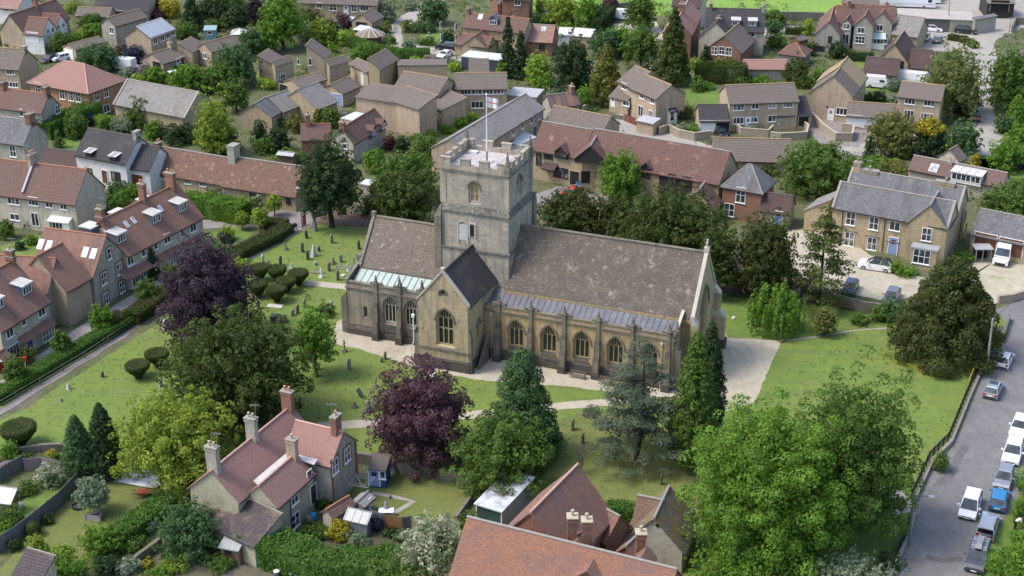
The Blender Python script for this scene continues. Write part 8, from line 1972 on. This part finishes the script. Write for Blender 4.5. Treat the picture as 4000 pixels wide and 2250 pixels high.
P=at((1310,850));root=empty('garden_table',P,'white garden table beside the closed parasol','table');b=MB();b.box(P.x-.75,P.y-.45,.68,P.x+.75,P.y+.45,.74);kids(b,'table_top',WHITE,root)
for sx in(-.65,.6):
 for sy in(-.38,.33):b=MB();b.box(P.x+sx,P.y+sy,0,P.x+sx+.06,P.y+sy+.06,.68);kids(b,'leg',WHITE,root)
def barrel(px,r,h,mat,label,name='barrel',cat='barrel',lid=None):
 P=at(px);root=empty(name,P,label,cat);b=MB();b.lathe([(r*.85,0),(r,h*.3),(r,h*.7),(r*.9,h)],12,P);kids(b,'drum',mat,root,smooth=True);b=MB();b.lathe([(r*.97,h+.004),(r,h+.06),(r*.6,h+.11),(.05,h+.12)],12,P);kids(b,'lid',lid or mat,root)
BLP=plain('blue_plastic',(.02,.20,.45),.4);GNP=plain('green_plastic',(.03,.11,.08),.5);DGP=plain('dark_plastic',(.06,.06,.085),.5);LIDW=plain('pale_lid',(.6,.63,.62),.5)
barrel((578,905),.32,.9,BLP,'blue water barrel beside the cottage window');barrel((540,925),.32,.8,plain('sage_plastic',(.13,.19,.13),.5),'sage green water butt beside the blue barrel')
barrel((258,1430),.3,.8,DGP,'dark bin with pale lid under the curving hedge','bin','bin',LIDW);barrel((212,1475),.3,.8,DGP,'dark bin with pale lid at the bottom edge','bin','bin',LIDW)
barrel((1350,668),.12,.25,GNP,'small green pot on the cottage lawn','plant_pot','pot');barrel((30,1345),.35,.8,GNP,'green compost bin in the bottom yard','compost_bin','bin')
P=at((105,1330));b=MB();b.lathe([(.36,0),(.42,.25),(.36,1.3),(.28,1.6),(.06,1.75)],10,P);tag(b.build('covered_heater',GNP,None,loc=P,smooth=True),'tall green wrapped garden object against the hedge','cover')
P=at((180,1345));b=MB();b.lathe([(.34,0),(.36,.5),(.38,1.5),(.3,1.72),(.05,1.76)],10,P);tag(b.build('covered_parasol',plain('white_cover',(.5,.52,.58),.7),None,loc=P,smooth=True),'tall white wrapped garden object against the hedge','cover')
P=at((445,1470));root=empty('cold_frame',P,'tilted glass-lidded cold frame under the curving hedge','cold frame');T=lambda x,y,z:P+Vector((x*.96+y*.25,-x*.25+y*.96,z));b=MB();b.hexa([T(-.8,-.5,0),T(.8,-.5,0),T(.8,.6,0),T(-.8,.6,0)],[T(-.8,-.5,.55),T(.8,-.5,.55),T(.8,.6,.95),T(-.8,.6,.95)]);kids(b,'box',W['brick'],root);b=MB();b.hexa([T(-.9,-.6,.56),T(.9,-.6,.56),T(.9,.7,1.0),T(-.9,.7,1.0)],[T(-.9,-.6,.62),T(.9,-.6,.62),T(.9,.7,1.06),T(-.9,.7,1.06)]);lid_=kids(b,'lid',AL,root);b=MB();b.hexa([T(-.82,-.52,.60),T(.82,-.52,.60),T(.82,.62,1.0),T(-.82,.62,1.0)],[T(-.82,-.52,.65),T(.82,-.52,.65),T(.82,.62,1.08),T(-.82,.62,1.08)]);kids(b,'pane',plain('blue_grey_glass',(.25,.31,.42),.15),lid_)
cell(12);P=at((945,890));root=empty('planter',P,'triangular stone planter under the silvery willow','planter');T=lambda x,y,z:P+Vector((x,y,z));m=plain('planter_stone',(.36,.33,.31),.9)
tri=[(-.95,.1),(.75,-.35),(.65,.9)]
for i in range(3):
 (xa,ya),(xb,yb)=tri[i],tri[(i+1)%3];dd=Vector((xb-xa,yb-ya,0)).normalized();o_=Vector((-dd.y,dd.x,0))*.16;lo=[T(xa,ya,0),T(xb,yb,0),T(xb,yb,0)+o_,T(xa,ya,0)+o_];b=MB();b.hexa(lo,[p_+Vector((0,0,.6))for p_ in lo]);kids(b,'side',m,root)
b=MB();b.poly([T(x*.85,y*.85+.03,.5)for x,y in tri]);kids(b,'soil',EARTH,root)
P=at((1440,655));root=empty('wheelbarrow',P,'orange-red wheelbarrow beside the silver pond cover','wheelbarrow');OR=plain('orange_red_paint',(.45,.10,.05),.5);b=MB();b.hexa([P+Vector(q)for q in((-.4,-.25,.35),(.4,-.25,.35),(.4,.25,.35),(-.4,.25,.35))],[P+Vector(q)for q in((-.6,-.42,.72),(.62,-.42,.72),(.62,.42,.72),(-.6,.42,.72))]);kids(b,'tray',OR,root);b=MB();b.tube(P+Vector((.75,-.06,.2)),P+Vector((.75,.06,.2)),.2,n=10);kids(b,'wheel',TYRE,root)
for s in(-1,1):b=MB();b.tube(P+Vector((.75,s*.1,.2)),P+Vector((-1.1,s*.32,.65)),.03);kids(b,'handle',BLACK,root);b=MB();b.tube(P+Vector((-.3,s*.25,.5)),P+Vector((-.4,s*.28,0)),.03);kids(b,'leg',BLACK,root)
P=at((780,765));b=MB();b.lathe([(.5,0),(.62,.3),(.6,.36),(.52,.36),(.48,.2)],12,P);tag(b.build('tub',plain('dark_tub',(.04,.035,.035),.6),None,loc=P),'dark round tub on the lawn under the silvery willow','tub')
P=at((160,775));b=MB();b.box(P.x-.7,P.y-.4,0,P.x+.7,P.y+.4,.5);b.box(P.x-.62,P.y-.32,.5,P.x+.62,P.y+.32,.52);tag(b.build('water_tank',plain('galvanised',(.30,.36,.42),.45),None,loc=P),'pale blue-grey water tank beside the left greenhouse','tank')
# summerhouse with slatted conical roof, fountain
cell(1);P=at((1150,425));root=empty('summerhouse',P,'round summerhouse with white-ribbed conical roof near the winding lane','summerhouse');b=MB();b.lathe([(2.4,0),(2.4,1.8)],14,P);kids(b,'wall',W['wood'],root);b=MB();b.lathe([(3.2,1.7),(1.6,2.5),(.1,3.2)],16,P);kids(b,'roof',plain('thatch_brown',(.19,.15,.11),.95),root)
for i in range(12):a=i*math.pi/6;b=MB();b.tube(P+Vector((math.cos(a)*3.25,math.sin(a)*3.25,1.74)),P+Vector((0,0,3.26)),.05,n=4);kids(b,'rib',WHITE,root)
P=at((1740,400));root=empty('fountain',P,'two-tiered stone fountain on the little bright lawn','fountain');b=MB();b.lathe([(.9,0),(.95,.35),(.85,.35),(.8,.15)],14,P);kids(b,'basin',GR['grey'],root);b=MB();b.lathe([(.2,0),(.14,.8),(.5,.95),(.5,1.02),(.1,1.05),(.08,1.5),(.3,1.6),(.02,1.7)],12,P);kids(b,'column',GR['grey'],root)
# buttercups on the lawn
cell(11);rgn=np.random.default_rng(3);A_,B_=at((1140,680)),at((1650,865));n_=420;t_=rgn.uniform(0,1,n_);sp=rgn.normal(size=n_)*.45
dd=(B_-A_);nn_=Vector((-dd.y,dd.x,0)).normalized();Pn=np.array([[A_.x,A_.y,.1]])+t_[:,None]*np.array([[dd.x,dd.y,0]])+sp[:,None]*np.array([[nn_.x,nn_.y,0]]);Nn_=rgn.normal(size=(n_,3))*.3;Nn_[:,2]=1
me=leaf_mesh('buttercups',Pn,Nn_/np.linalg.norm(Nn_,axis=1)[:,None],np.full(n_,.075),leafm('buttercup',(.40,.34,.02),(.55,.45,.03)),4);o=bpy.data.objects.new('buttercups',me);COL.objects.link(o);tag(o,'drift of yellow buttercups in the grass by the bronze yew','flowers');o['kind']='stuff'
# ------------------------------------------------------------------ person stooping on the verge
over()
def skin(name,V,E_,Rr,mat,parent,sub=1):
 me=bpy.data.meshes.new(name);me.from_pydata(V,E_,[]);me.materials.append(mat);me.update();o=bpy.data.objects.new(name,me);COL.objects.link(o);o.parent=parent
 m=o.modifiers.new('skin','SKIN');m.use_smooth_shade=True
 for i,r in enumerate(Rr):me.skin_vertices[0].data[i].radius=(r,r)
 me.skin_vertices[0].data[0].use_root=True
 s=o.modifiers.new('smooth','SUBSURF');s.levels=sub;s.render_levels=sub;return o
P=at((2548,1335));P=at(((3962)/1.5528,2068/1.5528));root=empty('person',P,'person in white top and black trousers stooping on the right verge','person',rz=rad(-8))
SK=plain('skin',(.50,.33,.25),.6);J={}
V=[(0,0,.90),(.16,0,1.05),(.34,0,1.20),(.46,0,1.28),(.54,.0,1.31),(.63,0,1.33),(.72,0,1.30),(-.02,.10,.86),(.06,.12,.48),(-.04,.13,.09),(.10,.14,.03),(-.02,-.10,.86),(.10,-.12,.48),(.02,-.13,.09),(.16,-.14,.03),(.40,.19,1.22),(.50,.24,.96),(.62,.20,.74),(.66,.19,.66),(.40,-.19,1.22),(.52,-.23,.96),(.66,-.18,.76),(.70,-.17,.68)]
E_=[(0,1),(1,2),(2,3),(3,4),(4,5),(5,6),(0,7),(7,8),(8,9),(9,10),(0,11),(11,12),(12,13),(13,14),(3,15),(15,16),(16,17),(17,18),(3,19),(19,20),(20,21),(21,22)]
Rr=[.13,.12,.13,.10,.055,.085,.07,.085,.06,.045,.035,.085,.06,.045,.035,.055,.042,.03,.032,.055,.042,.03,.032]
for w0,s in((18,1),(22,-1)):
 x,y,z=V[w0]
 for k,L_ in enumerate((.075,.085,.09,.08)):
  i=len(V);yy=y+(k-1.5)*.019;V+=[(x+.03,yy,z-.03),(x+.03+L_*.45,yy,z-.03-L_*.55),(x+.02+L_*.5,yy,z-.04-L_*.95)];E_+=[(w0,i),(i,i+1),(i+1,i+2)];Rr+=[.010,.009,.008]
 i=len(V);V+=[(x+.035,y-s*.035,z-.005),(x+.065,y-s*.04,z-.04)];E_+=[(w0,i),(i,i+1)];Rr+=[.011,.009]
body=skin('body',V,E_,Rr,SK,root,1)
skin('shirt',[V[0],V[1],V[2],V[3],V[15],V[16],V[19],V[20]],[(0,1),(1,2),(2,3),(3,4),(4,5),(3,6),(6,7)],[.16,.155,.16,.13,.085,.068,.085,.068],MATS['white_cloth'],body,1)
skin('trousers',[V[0],V[7],V[8],V[9],V[11],V[12],V[13]],[(0,1),(1,2),(2,3),(0,4),(4,5),(5,6)],[.155,.115,.085,.065,.115,.085,.065],plain('black_cloth',(.012,.012,.014),.9),body,1)
b=MB();b.lathe([(.02,-.09),(.085,-.07),(.112,0),(.09,.07),(.03,.10)],12,(.645,0,1.365));b.build('hair',plain('brown_hair',(.06,.035,.022),.7),body,smooth=True)
for s in(-1,1):b=MB();b.box(V[9][0]-.06,s*.13-.05,0,V[10][0]+.1,s*.13+.05,.09);b.build('shoe',BLACK,body)
b=MB();b.tube((.765,0,1.30),(.80,0,1.285),.016,.010,5);b.build('nose',SK,body)
for s in(-1,1):b=MB();b.lathe([(.002,-.012),(.013,0),(.002,.012)],6,(.77,s*.035,1.33));b.build('eye',SHADEIN,body)
# ------------------------------------------------------------------ light
w=bpy.data.worlds.new('World');S.world=w;w.use_nodes=True
nt=w.node_tree;bg=nt.nodes['Background']
sk=nt.nodes.new('ShaderNodeTexSky');sk.sky_type='NISHITA';sk.sun_disc=False
SUN_EL,SUN_AZ=rad(56),rad(-98)
sk.sun_elevation=SUN_EL;sk.sun_rotation=SUN_AZ
sk.air_density=1.0;sk.dust_density=2.5;sk.ozone_density=1.0
nt.links.new(sk.outputs[0],bg.inputs[0]);bg.inputs[1].default_value=.15
sun=bpy.data.objects.new('sun',bpy.data.lights.new('sun','SUN'));COL.objects.link(sun)
sun.data.energy=1.4;sun.data.angle=rad(18);sun.data.color=(1,.95,.87)
d=Vector((math.sin(SUN_AZ)*math.cos(SUN_EL),math.cos(SUN_AZ)*math.cos(SUN_EL),math.sin(SUN_EL)))
sun.rotation_euler=d.to_track_quat('Z','Y').to_euler();sun.location=(0,0,200)
S.view_settings.view_transform='Standard';S.view_settings.look='None'
S.view_settings.exposure=1.06;S.view_settings.gamma=1.0
S.cycles.max_bounces=5;S.cycles.diffuse_bounces=3;S.cycles.glossy_bounces=2;S.cycles.transmission_bounces=3;S.cycles.transparent_max_bounces=4
S.cycles.use_denoising=True
